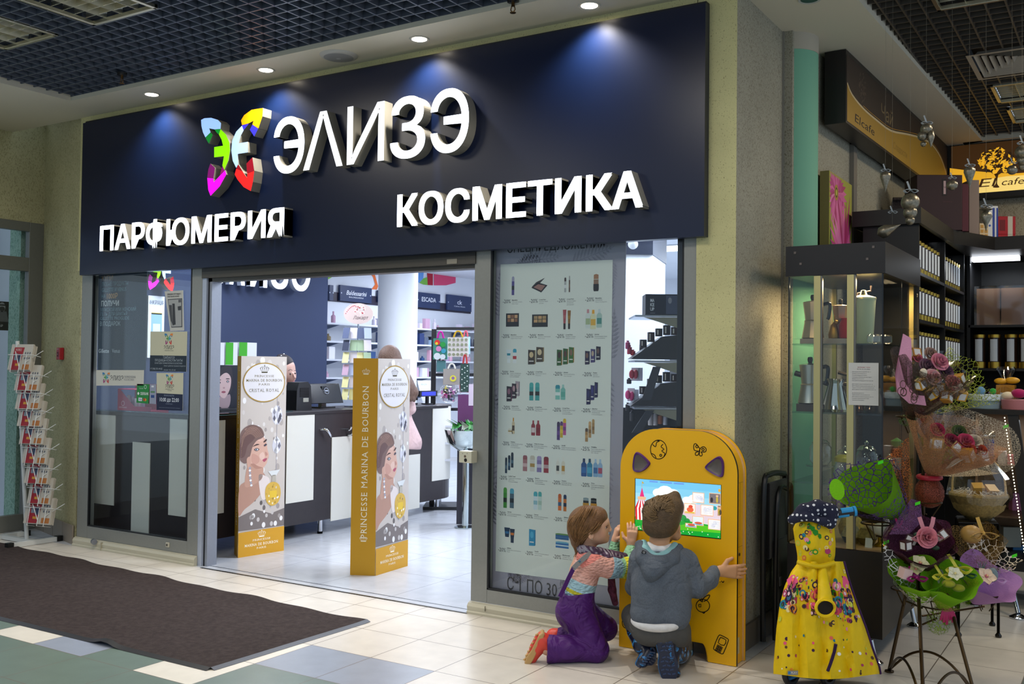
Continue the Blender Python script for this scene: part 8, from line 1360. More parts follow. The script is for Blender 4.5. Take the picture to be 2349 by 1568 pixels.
for i in range(34): dot(CR, rq.uniform(.04, .46), rq.uniform(.6, .97), rq.uniform(.004, .009), rq.choice(PALC + ['#f2f2e8']), 10, 12)
for i in range(34): dot(HR, rq.uniform(.08, .42) if rq.random() < .6 else rq.uniform(.28, .44), rq.uniform(.25, .88), rq.uniform(.006, .014), rq.choice(PALC), 10, 0, rq.choice([None, '#e8c23a']))
for u, v, a0 in ((.29, .36, .5), (.24, .46, -.4)): dot(HR, u, v, .016, '#1f8a1c', 5); dot(HR, u - .03, v + .05, .014, '#1f8a1c', 5)
m.ob('print', PAPER, t)
DOTS = splash('polka_cotton', '#14182e', '#14182e', '#14182e', 5, .5, .6); nt = DOTS.node_tree; v_ = nt.nodes.new('ShaderNodeTexVoronoi'); v_.inputs['Scale'].default_value = 46; v_.inputs['Randomness'].default_value = .35; nt.links.new(nt.nodes.new('ShaderNodeTexCoord').outputs['Object'], v_.inputs['Vector']); r_ = nt.nodes.new('ShaderNodeValToRGB'); r_.color_ramp.elements[0].position = .27; r_.color_ramp.elements[0].color = (*lin('#d8dade'), 1); r_.color_ramp.elements[1].position = .31; r_.color_ramp.elements[1].color = (*lin('#171b33'), 1); nt.links.new(v_.outputs['Distance'], r_.inputs[0]); nt.links.new(r_.outputs[0], nt.nodes['Principled BSDF'].inputs['Base Color']); nt.nodes['Principled BSDF'].inputs['Roughness'].default_value = .9
cap = part('sun_hat', chain([s_(1818, 1190, .05), s_(1845, 1172, .05), s_(1875, 1165, .04), s_(1905, 1172, .04), s_(1908, 1198, .06)], [.020, .030, .034, .030, .022], .03) + chain([s_(1816, 1192, .05), s_(1850, 1186, .085), s_(1890, 1196, .09), s_(1904, 1206, .07)], [.012, .014, .016, .014], .02), .004, DOTS, None, k=.02); tag(cap, 'navy cotton hat with white polka dots draped on top of the raincoat hood', 'hat')
# ================================================================ FLOWER STAND AND BOUQUETS
DB_ = 4.86
def f_(px, py, d=0): return at(px, py, DB_ - d)
t = thing('flower_stand', 'tall wrought wire flower stand on thin curved legs carrying the bouquets', 'stand', (6.02, .2, 0)); BR = '#4a3c2a'; m = M(BR)
top = f_(2116, 960); ctr = f_(2120, 1400)
ft = [onZ(2040, 1535, .012), onZ(2235, 1590, .012), onZ(2120, 1640, .012)]; up = [f_(2092, 1300), f_(2165, 1330, .03), f_(2104, 1300, .04)]
m.cyl(top, ctr + UP * .15, .008)
for p, q in zip(ft, up): m.tube([p, q], .0085, 8)
m.ob('leg_tripod', METAL, t, 40); m = M(BR)
for i in range(3):
    p, q = ft[i], ft[(i + 1) % 3]; c = p.lerp(q, .5); m.tube(sm([p, p.lerp(q, .25) + V((0, 0, .10)), c + V((0, 0, .135)), p.lerp(q, .75) + V((0, 0, .10)), q], 5, False), .006, 8)
m.ob('arch_brace', METAL, t, 40); m = M(BR)
for p in ft: m.lathe([(.022, -.011), (.022, -.004), (0, .0)], p, 14)
m.ob('foot', METAL, t, 40)
for px, py, r, d in ((2150, 1388, .085, .05), (2080, 1350, .07, .06), (2258, 1362, .07, -.02), (2112, 1290, .08, .04), (2010, 1200, .07, .0), (2125, 1150, .07, .03), (2090, 955, .07, .0), (2255, 1300, .07, -.04)):
    c = f_(px, py, d); m = M(BR); m.tube([c + V((r * math.cos(a_), r * math.sin(a_), 0)) for a_ in [i * .35 for i in range(18)]], .004, 6, True); m.tube([c + V((0, 0, -.06)), V((top.x, top.y, c.z - .10))], .005, 6)
    for k in range(3): a_ = k * 2.09; m.tube([c + V((r * math.cos(a_), r * math.sin(a_), 0)), c + V((r * .3 * math.cos(a_), r * .3 * math.sin(a_), -.08))], .003, 5)
    m.ob('ring_holder', METAL, t, 40)
TISSUE = mat('wrapping_felt', .85, spec=.15, bump=(120, .3)); LACE = netmat('lace_net', 34, .055, 0); LACEF = netmat('fine_net', 95, .05, .12); LACEG = netmat('grass_net', 48, .05, 0); SISAL = netmat('sisal_net', 150, .10, .30); ORG = netmat('organza', 190, .12, .25)
def basis(ax): ax = V(ax).normalized(); a_ = ax.cross(UP); a_ = a_.normalized() if a_.length > .1 else V(RT); return ax, a_, a_.cross(ax).normalized() * -1
def wrap(T, O, R, col, mt, par, ruf=.10, n=7, ph=0, asym=0, corners=0, name='wrapper', back=None, pw=.8, flat=1):
    T, O = V(T), V(O); ax, e1, e2 = basis(O - T); L = (O - T).length; m = M(col)
    def fn(u, v):
        a_ = u * 2 * math.pi; rr_ = R * (v ** pw) * (1 + ruf * v * v * math.sin(n * a_ + ph) + (corners * v ** 3 * abs(math.cos(2 * a_ + ph)) ** 4 if corners else 0)); lift = L * v * (1 + asym * v * math.cos(a_ - ph)) + R * .10 * v * v * math.cos(n * a_ + ph)
        return T + ax * lift + e1 * math.cos(a_) * rr_ + e2 * math.sin(a_) * rr_ * flat
    m.grid(fn, 64, 14, True); return m.ob(name, mt, par, 70)
def rose(c, r, col, ax, par, c2=None, name='rose'):
    ax, e1, e2 = basis(ax); m = M(col); c = V(c)
    for k, (rr_, n, h, op) in enumerate(((.28, 3, .9, .25), (.55, 4, .8, .5), (.85, 5, .55, .9), (1.05, 5, .30, 1.2))):
        m.col(col if k % 2 == 0 or not c2 else c2)
        for i in range(n):
            a0 = i * 6.283 / n + k * .6
            def fn(u, v, a0=a0): a_ = a0 + (u - .5) * 6.283 / n * 1.35; q = r * rr_ * (.35 + .65 * v ** (.6)) * (1 + .12 * op * v * v); return c + e1 * math.cos(a_) * q + e2 * math.sin(a_) * q + ax * (r * (h * v - .15 * op * v * v * v - .25 * (1 - v)) + r * .06 * math.sin(u * 6))
            m.grid(fn, 6, 4)
    return m.ob(name, FABRIC, par, 70)
def orchid(c, r, col, ax, par, throat='#c84a5a', name='orchid'):
    ax, e1, e2 = basis(ax); m = M(col); c = V(c)
    for i in range(5):
        a0 = i * 1.2566 + .3; l = r * (1 if i % 2 else 1.1)
        def fn(u, v, a0=a0, l=l): w_ = l * .48 * math.sin(math.pi * min(.97, .12 + .85 * v)) * (u - .5) * 2; q = l * v; return c + (e1 * math.cos(a0) + e2 * math.sin(a0)) * q + (e2 * math.cos(a0) - e1 * math.sin(a0)) * w_ + ax * (r * .35 * v * (1 - v * .6) + r * .12 * abs(u - .5) * 2)
        m.grid(fn, 6, 6)
    m.col(throat).ell(c + ax * r * .22, r * .2, 8, 6); m.col('#e8d070').ell(c + ax * r * .36, r * .1, 8, 5); return m.ob(name, SATIN, par, 70)
def bow(c, s, col, ax, par, tails=2, mt=None, name='ribbon_bow'):
    ax, e1, e2 = basis(ax); m = M(col); c = V(c)
    for sg in (1, -1):
        P_ = sm([c, c + e1 * sg * s * .6 + e2 * s * .5 + ax * s * .2, c + e1 * sg * s * 1.1 + e2 * s * .2 + ax * s * .3, c + e1 * sg * s * .6 - e2 * s * .05 + ax * s * .2, c], 4, False); m.add(*strap(P_, s * .38, .0008, ax * .3 + e2))
    for k in range(tails): P_ = sm([c, c + e1 * s * (.5 - k) * .7 - e2 * s * .7 + ax * s * .2, c + e1 * s * (.5 - k) * 1.1 - e2 * s * 1.4 + ax * s * .1], 4, False); m.add(*strap(P_, s * .32, .0008, ax))
    m.ell(c + ax * s * .1, s * .16, 8, 6); return m.ob(name, mt or SATIN, par, 60)
def sweets(cs, par, pal, s=.034, name='sweet_box', lab=True):
    for i, c in enumerate(cs):
        m = M(pal[i % len(pal)]); m.T = Mx.Translation(c) @ Mx.Rotation(rq.uniform(-.6, .6), 4, 'X') @ Mx.Rotation(rq.uniform(-.8, .8), 4, 'Y') @ Mx.Rotation(rq.uniform(0, 3), 4, 'Z'); m.cb((0, 0, 0), (s, s, s * 1.1))
        if lab: m.col('#cfcfcc').cb((0, 0, 0), (s * .7, s * 1.03, s * .8)).cb((0, 0, 0), (s * 1.03, s * .7, s * .8))
        m.ob(name, SATIN, par)
def bq(lab, T, O): return thing('bouquet', lab, 'bouquet', tuple(V(T)))
def stub(T, d, l, r, col, mt, par): T = V(T); d = V(d).normalized(); m = M(col); m.tube(sm([T, T + d * l * .3, T + d * l * .75, T + d * l], 3, False), [r * .5, r * .65, r * .8, r, r * 1.1, r * 1.1, r, r * .9, r * .6, r * .3][:10], 10); return m.ob('stem_wrap', mt, par, 60)
TG = '#4ae01c'
def ptag(p, par): m = M(TG); m.T = frame(p, RT * .9 + UP * .3, UP); m.cb((0, 0, 0), (.026, .014, .002)); m.ob('price_tag', PAPER, par)
# top: pink and brown with sweets
T, O = f_(2085, 968, .0), f_(2142, 842, .13); t = bq('topmost bouquet in brown net and pink felt with roses and gold sweets', T, O); wrap(T, O, .195, '#38251c', netmat('brown_net', 70, .06, .6), t, .08, 5, .5, .15); m = M('#cf93ac'); P_ = [f_(*q) for q in ((2054, 860, .16), (2062, 815, .14), (2072, 765, .10), (2090, 775, .11), (2092, 830, .16), (2094, 870, .19), (2120, 905, .2), (2125, 930, .19), (2086, 925, .16), (2058, 900, .15))]; m.add(P_ + [p + FW * .004 for p in P_], [tuple(range(10)), tuple(range(19, 9, -1))]); m.ob('felt_sheet', TISSUE, t)
wrap(f_(2090, 955, -.02), f_(2232, 858, .02), .155, '#8a9a20', LACEG, t, .14, 4, 2, 0, name='net'); m = M('#4a3428'); m.T = Mx(); nm = m
for i in range(12): c = f_(2062 + 46 * R_(), 868 + 52 * R_(), .205); m.tube([c + RT * .014 * math.cos(a_) + UP * .018 * math.sin(a_) for a_ in [k * .524 for k in range(12)]], .0018, 5, True)
m.ob('loop_lace', FABRIC, t, 40)
for px, py, d, r, c in ((2155, 830, .15, .038, '#cf7f92'), (2140, 865, .18, .036, '#d89a9c'), (2185, 878, .19, .034, '#d88a88'), (2125, 840, .13, .034, '#7a5468'), (2170, 852, .14, .032, '#6d4a62'), (2135, 812, .10, .03, '#a08070'), (2105, 820, .10, .022, '#d06a80')): rose(f_(px, py, d), r, c, -FW * .8 + UP * .4 + RT * .2, t, '#e0b8b4' if py == 865 else None)
sweets([f_(*q) for q in ((2112, 880, .22), (2172, 910, .22), (2205, 905, .2), (2200, 870, .14), (2100, 812, .08), (2140, 902, .2), (2155, 890, .18))], t, ['#b07f1e', '#a8741a', '#c9962a'], .042)
m = M(); 
for px, py in ((2190, 895), (2200, 888), (2118, 855)): m.col('#ded4bc').ell(f_(px, py, .2), (.018, .014, .022))
m.ob('petal', SATIN, t, 40); wrap(T, f_(2150, 838, .17), .165, '#ffffff', CELLO, t, .12, 5, 1, name='cellophane'); stub(f_(2086, 950, .02), UP * -1 + RT * -.1, .06, .045, '#3a5a1c', LACEG, t); m = M('#8a102c'); c = f_(2110, 952, .02); m.ell(c, (.03, .025, .04)); m.ob('ribbon', SATIN, t, 40)
# peach sisal
T, O = f_(2128, 1090, .02), f_(2192, 992, .16); t = bq('wide peach sisal bouquet with red flowers under the topmost bouquet', T, O); wrap(T, O, .225, '#a8744e', SISAL, t, .07, 5, 1.2, .12); wrap(T, O, .20, '#a8744e', LACEF, t, .1, 4, .3, .25, name='net'); wrap(f_(2128, 1085, .0), f_(2240, 1010, .0), .20, '#c9b89a', LACEF, t, .05, 3, 0, .3, name='net')
for px, py, d, r, c in ((2150, 985, .18, .03, '#a02848'), (2215, 1012, .2, .034, '#b83a5c'), (2222, 1030, .22, .03, '#a83a2c'), (2248, 1034, .2, .03, '#b0482c'), (2182, 1010, .2, .03, '#8a1c3c'), (2236, 1012, .18, .03, '#c8b8a0'), (2200, 990, .14, .03, '#4a5a2a')): rose(f_(px, py, d), r, c, -FW * .8 + UP * .5, t)
sweets([f_(*q) for q in ((2148, 1018, .235), (2220, 1045, .25), (2252, 1050, .2), (2190, 1030, .2))], t, ['#b08a4a', '#a8741a', '#b89a7a'], .05); wrap(T, f_(2190, 985, .19), .19, '#ffffff', CELLO, t, .1, 6, 2, name='cellophane'); stub(f_(2132, 1092, .03), UP * -1, .15, .062, '#7d3418', SISAL, t); m = M('#98142c'); m.tube([f_(2132, 1094, .03) + RT * .05 * math.cos(a_) - FW * .05 * math.sin(a_) for a_ in [k * .524 for k in range(12)]], .012, 8, True); m.ob('ribbon', SATIN, t, 40); ptag(f_(2307, 978, .1), t)
# purple lace and green felt
T, O = f_(2096, 1190, .0), f_(1990, 1108, .10); t = bq('bouquet of purple lace over bright green felt pointing at the showcase', T, O); wrap(f_(2085, 1195, -.02), f_(1985, 1110, .05), .150, '#6aa01c', TISSUE, t, .08, 3, .4, .1, name='felt_sheet'); wrap(f_(2088, 1196, .02), f_(1982, 1112, .12), .178, '#43206a', LACE, t, .06, 3, .8, .15); m = M('#78c01c'); c = f_(1920, 1122, .10); m.add([c + (RT * .036 * math.cos(a_) + UP * .048 * math.sin(a_)) + FW * (.02 * math.sin(a_)) for a_ in [k * .393 for k in range(16)]], [tuple(range(16))]); m.ob('felt_tip', TISSUE, t)
m = M('#b8641c'); P_ = [f_(*q) for q in ((2032, 1050, -.05), (2085, 1000, -.06), (2088, 1070, .0), (2095, 1110, .03), (2088, 1160, .05), (2070, 1200, .04), (2060, 1130, .0))]; m.poly(P_); m.ob('orange_net', LACEF, t); ptag(f_(2020, 1060, .12), t); bow(f_(2062, 1208, .08), .03, '#c0186a', -FW, t)
# plum with a pink rose
T, O = f_(2120, 1312, .02), f_(2112, 1232, .15); t = bq('plum organza bouquet with one satin pink rose and pink ribbon loops', T, O); wrap(T, O, .155, '#55203f', ORG, t, .08, 5, 0, .1); wrap(T, f_(2112, 1240, .12), .145, '#3a141e', TISSUE, t, .05, 4, 1, name='felt_sheet'); m = M('#6a3a6a'); P_ = [f_(*q) for q in ((2040, 1225, .12), (2062, 1185, .11), (2090, 1143, .08), (2112, 1150, .08), (2116, 1195, .1), (2085, 1225, .15))]; m.poly(P_); m.ob('net_flap', ORG, t)
rose(f_(2126, 1232, .22), .042, '#d88490', -FW + UP * .2, t); bow(f_(2124, 1226, .205), .06, '#c9808a', -FW, t, 2); m = M('#24402a')
for q, w_ in (((2104, 1226), -1), ((2146, 1256), 1)): c = f_(*q, .2); m.ell(c, (.018, .006, .012))
m.ob('leaf', SATIN, t, 40); sweets([f_(*q) for q in ((2078, 1250, .2), (2160, 1228, .17), (2090, 1238, .17))], t, ['#3a1c1c', '#6a4a3c'], .04); ptag(f_(2105, 1154, .1), t)
# lower green and lilac bouquets
def small(lab, T, O, R, col, c2, flw, bw, ph, mt2=None, ax=None, tip=None):
    t = bq(lab, T, O); wrap(T, O, R, col, TISSUE, t, .10, 4, ph, .12, .22); ax = -FW * .8 + UP * .55
    if c2: wrap(V(T) - UP * .01, V(T).lerp(V(O), .8) - FW * .02, R * .95, c2, mt2 or LACEF, t, .08, 3, ph + 1, .1, name='net')
    for q in flw: orchid(f_(*q[:3]), q[3], q[4], ax, t, q[5])
    for q in bw: bow(f_(*q[:3]), q[3], q[4], ax, t, q[5])
    return t
t = small('lime green felt bouquet with cream orchid and magenta ribbon, left of three low ones', f_(2112, 1385, .04), f_(2104, 1312, .15), .118, '#82bc20', '#e4e4dc', [(2110, 1292, .20, .040, '#d8d2a0', '#c8707c'), (2100, 1305, .19, .03, '#cfc890', '#c8707c')], [(2102, 1325, .20, .04, '#98146a', 2)], 1.0, LACE); sweets([f_(2076, 1314, .19)], t, ['#d8b8b4'], .045, lab=False); m = M('#d8dade'); P_ = [f_(*q) for q in ((2024, 1246, .1), (2050, 1262, .12), (2062, 1300, .15), (2075, 1350, .14), (2052, 1330, .1), (2030, 1290, .09))]; m.poly(P_); m.ob('lace_flap', LACE, t); ptag(f_(2033, 1243, .1), t)
t = small('lime green bouquet with white flower and yellow ribbon loops, centre of three low ones', f_(2158, 1398, .06), f_(2182, 1326, .20), .122, '#7cb81e', '#a8b424', [(2190, 1316, .26, .034, '#d9d6b8', '#c8c090')], [(2196, 1304, .23, .05, '#c9c23a', 1), (2160, 1320, .23, .04, '#cfc83e', 1), (2216, 1318, .22, .036, '#2f5a3a', 1)], 2.2); stub(f_(2156, 1392, .07), UP * -1 - RT * .1, .13, .05, '#7f9a1c', LACEG, t); m = M('#b0185a')
for k in range(6): P_ = sm([f_(2168, 1385, .12), f_(2162 + k * 5, 1405, .14), f_(2158 + k * 7, 1422 + 5 * (k % 3), .13)], 4, False); m.add(*strap(P_, .012, .0008))
m.ob('ribbon', SATIN, t, 60); m = M('#9a9a2c')
for q in ((2176, 1338), (2198, 1348)): m.ell(f_(*q, .24), (.03, .02, .018))
m.ob('burlap_roll', FABRIC, t, 40)
t = small('lilac felt bouquet with blush orchid, right of three low ones', f_(2232, 1384, -.04), f_(2268, 1322, .08), .142, '#b083bd', None, [(2262, 1322, .15, .042, '#dcc0a4', '#c86a7c')], [(2282, 1330, .13, .04, '#c49ac8', 1)], .4); m = M('#6f7f84'); m.ell(f_(2277, 1318, .14), (.024, .008, .034)); m.col('#2f6a4a')
for a_ in (-.6, -.2, .3, .7): m.tube([f_(2252, 1312, .13), f_(2252 + 16 * a_, 1288, .13)], [.003, .0008], 5)
m.ob('leaf', SATIN, t, 40)
# gold net horn and wicker basket on the low wire table behind
T, O = f_(2262, 1322, -.10), f_(2236, 1232, -.02); t = bq('gold net bouquet with cream loops behind the lilac one', T, O); wrap(T, O, .135, '#8a6a2a', LACEF, t, .1, 4, 1, .1); wrap(T, f_(2280, 1262, -.04), .13, '#d8d0c4', LACE, t, .12, 5, 0, .2, name='lace'); bow(f_(2255, 1222, .06), .055, '#c9a050', -FW, t, 1, FABRIC); m = M('#b08a4a'); m.ell(f_(2228, 1225, .03), (.05, .04, .045)); m.ob('gold_cup', SATIN, t, 40); ptag(f_(2327, 1274, .02), t)
tb = V((6.13, 1.42, 0)); t = thing('wire_table', 'black wire plant table with ball feet behind the bouquets', 'table', tuple(tb)); m = M('#15130f'); zt = .62
cs = [onZ(*q, 0) for q in ((2200, 1458), (2292, 1461), (2317, 1440), (2240, 1436))]; cs = [V((6.02, 1.14, 0)), V((6.21, 1.24, 0)), V((6.15, 1.50, 0)), V((5.97, 1.42, 0))]
for c in cs: m.cyl(c + V((0, 0, .01)), c + V((0, 0, zt)), .008)
for z in (.20, zt): m.tube([c + V((0, 0, z)) for c in cs], .007, 6, True)
m.ob('frame', METAL, t, 40); m = M('#1a1712'); slab(m, [(c.x, c.y) for c in cs], zt, zt + .01); m.ob('top', SATIN, t)
for c in cs: m = M('#15130f'); m.lathe([(.016, .0), (.018, .01), (.009, .024)], c, 12); m.ob('foot', GLOSS, t, 40)
c = V((6.10, 1.32, zt + .0105)); t = thing('gift_basket', 'wicker gift basket in clear cellophane with blue bow on the wire table', 'basket', tuple(c)); m = M('#8a7440'); m.T = Mx.Translation(c); m.lathe([(.06, 0), (.13, .06), (.16, .14), (.155, .15)], n=28); m.ob('basket', WICKER, t, 40); m = M('#d8d4c8'); m.T = Mx.Translation(c)
for i in range(70): a_, r = rq.random() * 6.28, .13 * rq.random() ** .5; p = V((r * math.cos(a_), r * math.sin(a_), .15)); m.tube([p, p + V((rq.uniform(-.03, .03), rq.uniform(-.03, .03), .02)), p + V((rq.uniform(-.05, .05), rq.uniform(-.05, .05), .0))], .0012, 4)
m.ob('paper_straw', PAPER, t); sweets([c + V((.0, -.04, .17)), c + V((.06, 0, .16))], t, ['#b08a3a'], .06, lab=False); m = M('#16308a'); m.T = Mx.Translation(c + V((.05, 0, .40))); m.box((-.02, -.004, -.05), (.03, .004, .06)); m.ob('ribbon', SATIN, t); m = M(); m.T = Mx.Translation(c); m.lathe([(.07, .0), (.18, .14), (.16, .24), (.03, .40), (.09, .48)], n=14); m.ob('cellophane', CELLO, t, 20); m = M('#c8a868'); m.T = Mx.Translation(c); m.tube(sm([(-.14, 0, .14), (-.12, 0, .28), (0, 0, .38), (.12, 0, .28), (.14, 0, .14)], 4, False), .006, 6); m.ob('handle', WICKER, t, 40)
# ================================================================ CAFE COUNTER AND ITS GIFTS
A0 = V((5.98, 1.92, 0)); t = thing('cafe_counter', 'dark cafe display counter with slanted glass end and chrome legs behind the flower stand', 'counter', (6.5, 2.2, 0)); m = M('#14110f'); zt = 1.236; m.box((5.94, 1.98, zt - .03), (7.6, 2.7, zt)); m.box((5.96, 2.6, .26), (7.6, 2.68, zt - .03)); m.box((5.95, 2.0, .24), (7.6, 2.65, .30)); m.ob('carcass', WOOD, t); m = M('#8a6a4a'); m.add([(5.98, 2.55, .30), (7.5, 2.55, .30), (7.5, 2.58, zt - .04), (5.98, 2.58, zt - .04)], [(0, 1, 2, 3)]); m.box((5.96, 2.3, .30), (5.975, 2.6, zt - .03)); m.ob('lining', WOOD, t)
for z in (.56, .88): m = M('#5a4634'); m.box((5.98, 2.12, z - .012), (7.5, 2.56, z)); m.ob('shelf', WOOD, t)
m = M('#16120f'); P_ = [(6.30, 2.0, .30), (6.36, 2.0, .30), (6.24, 2.0, zt - .03), (6.18, 2.0, zt - .03)]; m.add(P_ + [(x, y + .05, z) for x, y, z in P_], [(0, 1, 2, 3), (7, 6, 5, 4), (0, 4, 5, 1), (1, 5, 6, 2), (2, 6, 7, 3), (3, 7, 4, 0)]); m.ob('slanted_post', SATIN, t)
m = M('#fff2d0')
for i in range(46): f = i / 45; m.cb((6.165 + .115 * f, 1.995, zt - .05 - .86 * f), (.006, .004, .008))
m.ob('led_strip', GLOW3, t); m = M('#e8f2f8'); m.box((6.5, 2.1, zt - .05), (7.4, 2.2, zt - .035)); m.ob('strip_lamp', GLOW3, t); own(led((6.4, 2.2, zt - .06), (.8, .1), 3), t)
for x, y in ((6.26, 1.78), (5.99, 2.0), (5.90, 2.3), (6.7, 2.0)): m = M('#c4c8cc'); m.cyl((x - .07, y + .12, .26), (x, y, .03), .016, n=12); m.lathe([(.05, 0), (.05, .008), (.022, .024), (0, .028)], (x, y, .001), 18); m.ob('leg', CHROME, t, 40)
def gx_(px, py, d=6.35): return at(px, py, d)
def oncounter(px, y): p = onZ(px, 938, zt); r = ray(px, 900); k = (y - CAM.y) / r.y; q = CAM + r * k; return V((q.x, y, zt + .0006))
c = oncounter(2258, 2.15); put('gift_hatbox', 'round box wrapped in pale blue net on the cafe counter', 'box', [('box', FABRIC, lambda m: m.col('#7f97a4').lathe([(.095, 0), (.1, .085), (.0, .09)], n=24)), ('trim', WICKER, lambda m: m.col('#b8c8d0').lathe([(.103, .05), (.104, .075), (.1, .09)], n=24)), ('bow', FABRIC, lambda m: (m.col('#5a8ab4').ell((-.02, -.02, .11), .03), m.col('#2f9a3a').ell((.05, 0, .11), .02)))], None, *c)
c = oncounter(2338, 2.15); put('gift_hatbox', 'round pink ribboned box with magenta flower on the cafe counter', 'box', [('box', FABRIC, lambda m: m.col('#b87a84').lathe([(.1, 0), (.105, .06), (.0, .065)], n=24)), ('flower', FABRIC, lambda m: (m.col('#a01c5c').ell((0, -.03, .10), (.045, .04, .03)), m.col('#d8ccb4').ell((-.06, -.03, .085), (.04, .03, .025))))], None, *c)
c = oncounter(2308, 2.38); put('honey_gift', 'amber jar gift with yellow bow and clear wrapping on the cafe counter', 'gift', [('jar', GLOSS, lambda m: m.col('#a8741c').box((-.055, -.05, 0), (.055, .05, .15))), ('label', PAPER, lambda m: m.col('#b8bcc0').box((-.03, -.052, .02), (.02, -.0505, .10))), ('bow', SATIN, lambda m: (m.col('#d8a01c').ell((-.03, -.03, .175), (.04, .02, .02)), m.ell((.04, -.03, .18), (.045, .02, .022)))), ('wrapper', CELLO, lambda m: m.lathe([(.07, .0), (.085, .10), (.02, .175), (.06, .25), (.05, .27)], n=12))], None, *c)
for i in range(5): m = M(['#a85a3a', '#b8a89a', '#c86a6a', '#7a5a4a', '#cfc4b4'][i]); x = 6.05 + i * .055; m.box((x, 2.2, .881), (x + .045, 2.28, .94 + .02 * (i % 2))); tag(m.ob('sweet_box', PAPER), 'small sweet box, %s from the near end inside the cafe counter' % ORD[i], 'box', 'sweet boxes in the cafe counter')
for px, py, w_, h_, c, lab in ((2330, 1150, 24, 40, '#a8688a', 'pink gift box beside the cellophane basket'), (2318, 1230, 40, 46, '#b8b8a8', 'floral patterned box low in the counter'), (2340, 1265, 40, 30, '#3a7ab0', 'blue foil wrapped gift at the picture edge')): p = at(px, py, 6.6); m = M(c); k = 6.6 / FPX; m.T = Mx.Translation(p) @ Mx.Rotation(.5, 4, 'Z'); m.cb((0, 0, 0), (w_ * k, .06, h_ * k)); tag(m.ob('gift_box', PAPER, bev=.004), lab, 'box')
# ================================================================ HANGING ORNAMENTS
def orn(px, py0, py1, kind, lab, d=5.25):
    k = d / FPX; a = at(px, py0, d); h = (py1 - py0) * k; r = h * .24; t = thing('hanging_ornament', lab, 'ornament', tuple(a), 'gold ornaments on threads'); m = M('#8a8270'); m.T = Mx.Translation(a); c = lambda f, r_: m.ell((0, 0, -h * f), r_, 14, 9)
    if kind == 'cone': m.lathe([(.0, -h), (r * .35, -h * .75), (r * .85, -h * .4), (r * .8, -h * .28), (r * .3, -h * .2), (0, -h * .18)], n=12)
    elif kind == 'vase': m.lathe([(.0, -h), (r * .25, -h * .75), (r * .8, -h * .5), (r * .6, -h * .38), (r * .3, -h * .32), (r * .85, -h * .26), (r * .3, -h * .22), (0, -h * .18)], n=12)
    elif kind == 'balls': [c(f, q) for f, q in ((.45, r * 1.0), (.72, r * .75), (.93, r * .5))]
    elif kind == 'shell': m.T = m.T @ Mx.Rotation(1.2, 4, 'Y'); m.lathe([(0, -.02), (r, .0), (r * 1.1, .03), (r * .5, .07), (.0, .11)], (h * .75, 0, -.10), 12)
    elif kind == 'cluster': [m.ell((x * r, 0, -h * f), q) for x, f, q in ((0, .35, r * .8), (-.5, .58, r * .7), (-.4, .85, r * .4))]; m.lathe([(.0, -h), (r * .5, -h * .65), (r * .4, -h * .45), (0, -h * .4)], (r * .6, 0, 0), 12)
    else: m.ell((0, 0, -h * .6), (r * 1.4, r * 1.2, r * 1.3), 9, 6)
    m.ob('bauble', mat('old_gold', .35, .8, mottle=(90, .3)), t, 60); bow(at(px, py0, d) - UP * h * .12, max(h * .16, .018), '#a8acac', -FW, t, 1); m = M('#8a8474'); m.cyl((a.x, a.y, a.z - h * .8), (a.x, a.y, 3.47), .0004, n=4); m.ob('thread', PAPER, t)
for a_ in ((2125, 272, 340, 'cluster', 'clustered gold ornament hanging highest, before the brown side sign'), (2031, 382, 441, 'cone', 'fluted gold cone ornament hanging before the speckled wall'), (2088, 425, 512, 'balls', 'gold balls ornament with ribbon before the wicker hamper'), (2047, 478, 534, 'shell', 'gold shell ornament hanging just over the showcase lid'), (2184, 402, 440, 'nut', 'gold lump ornament hanging against the maroon box'), (2224, 370, 432, 'cone', 'fluted gold drop ornament at the left of the glowing cafe sign'), (2262, 462, 532, 'vase', 'gold vase shaped ornament against the white and blue boxes'), (2322, 368, 404, 'nut', 'dark walnut ornament against the coffee tree emblem'), (2345, 318, 388, 'balls', 'gold balls ornament cut by the right picture edge')): orn(*a_)
# ================================================================ NEWSPAPER RACK, FIRE ALARM, DOOR POSTER
t = thing('newspaper_rack', 'white wire rack of free newspapers beside the entrance door', 'rack', (-.84, -.15, 0)); m = M('#c9ccca'); fx, bx = -.615, -1.06
m.box((fx - .018, -.36, .002), (fx + .018, .06, .038)); m.box((bx - .018, -.34, .002), (bx + .018, .06, .038)); m.box((bx, -.17, .004), (fx, -.13, .036)); m.ob('base', SATIN, t)
for x, y in ((fx, -.36), (fx, .06), (bx, .06)): m = M('#141414'); m.box((x - .022, y - .025, .0), (x + .022, y + .025, .044)); m.ob('end_cap', SATIN, t)
DR = lambda py: 7.98 + (1150 - py) / 400 * .10
pa, pb = at(78, 1245, 8.0), at(40, 782, DR(790) + .05); pa = V((-.72, -.15, .03)); m = M('#c9ccca'); m.cyl(pa, pb, .016); m.ob('pole', SATIN, t, 40)
ROW = [(8, 79, 788), (22, 98, 834), (26, 101, 876), (30, 104, 916), (33, 108, 956), (40, 116, 1001), (46, 120, 1047), (52, 124, 1093), (45, 128, 1138)]
ro = random.Random(8)
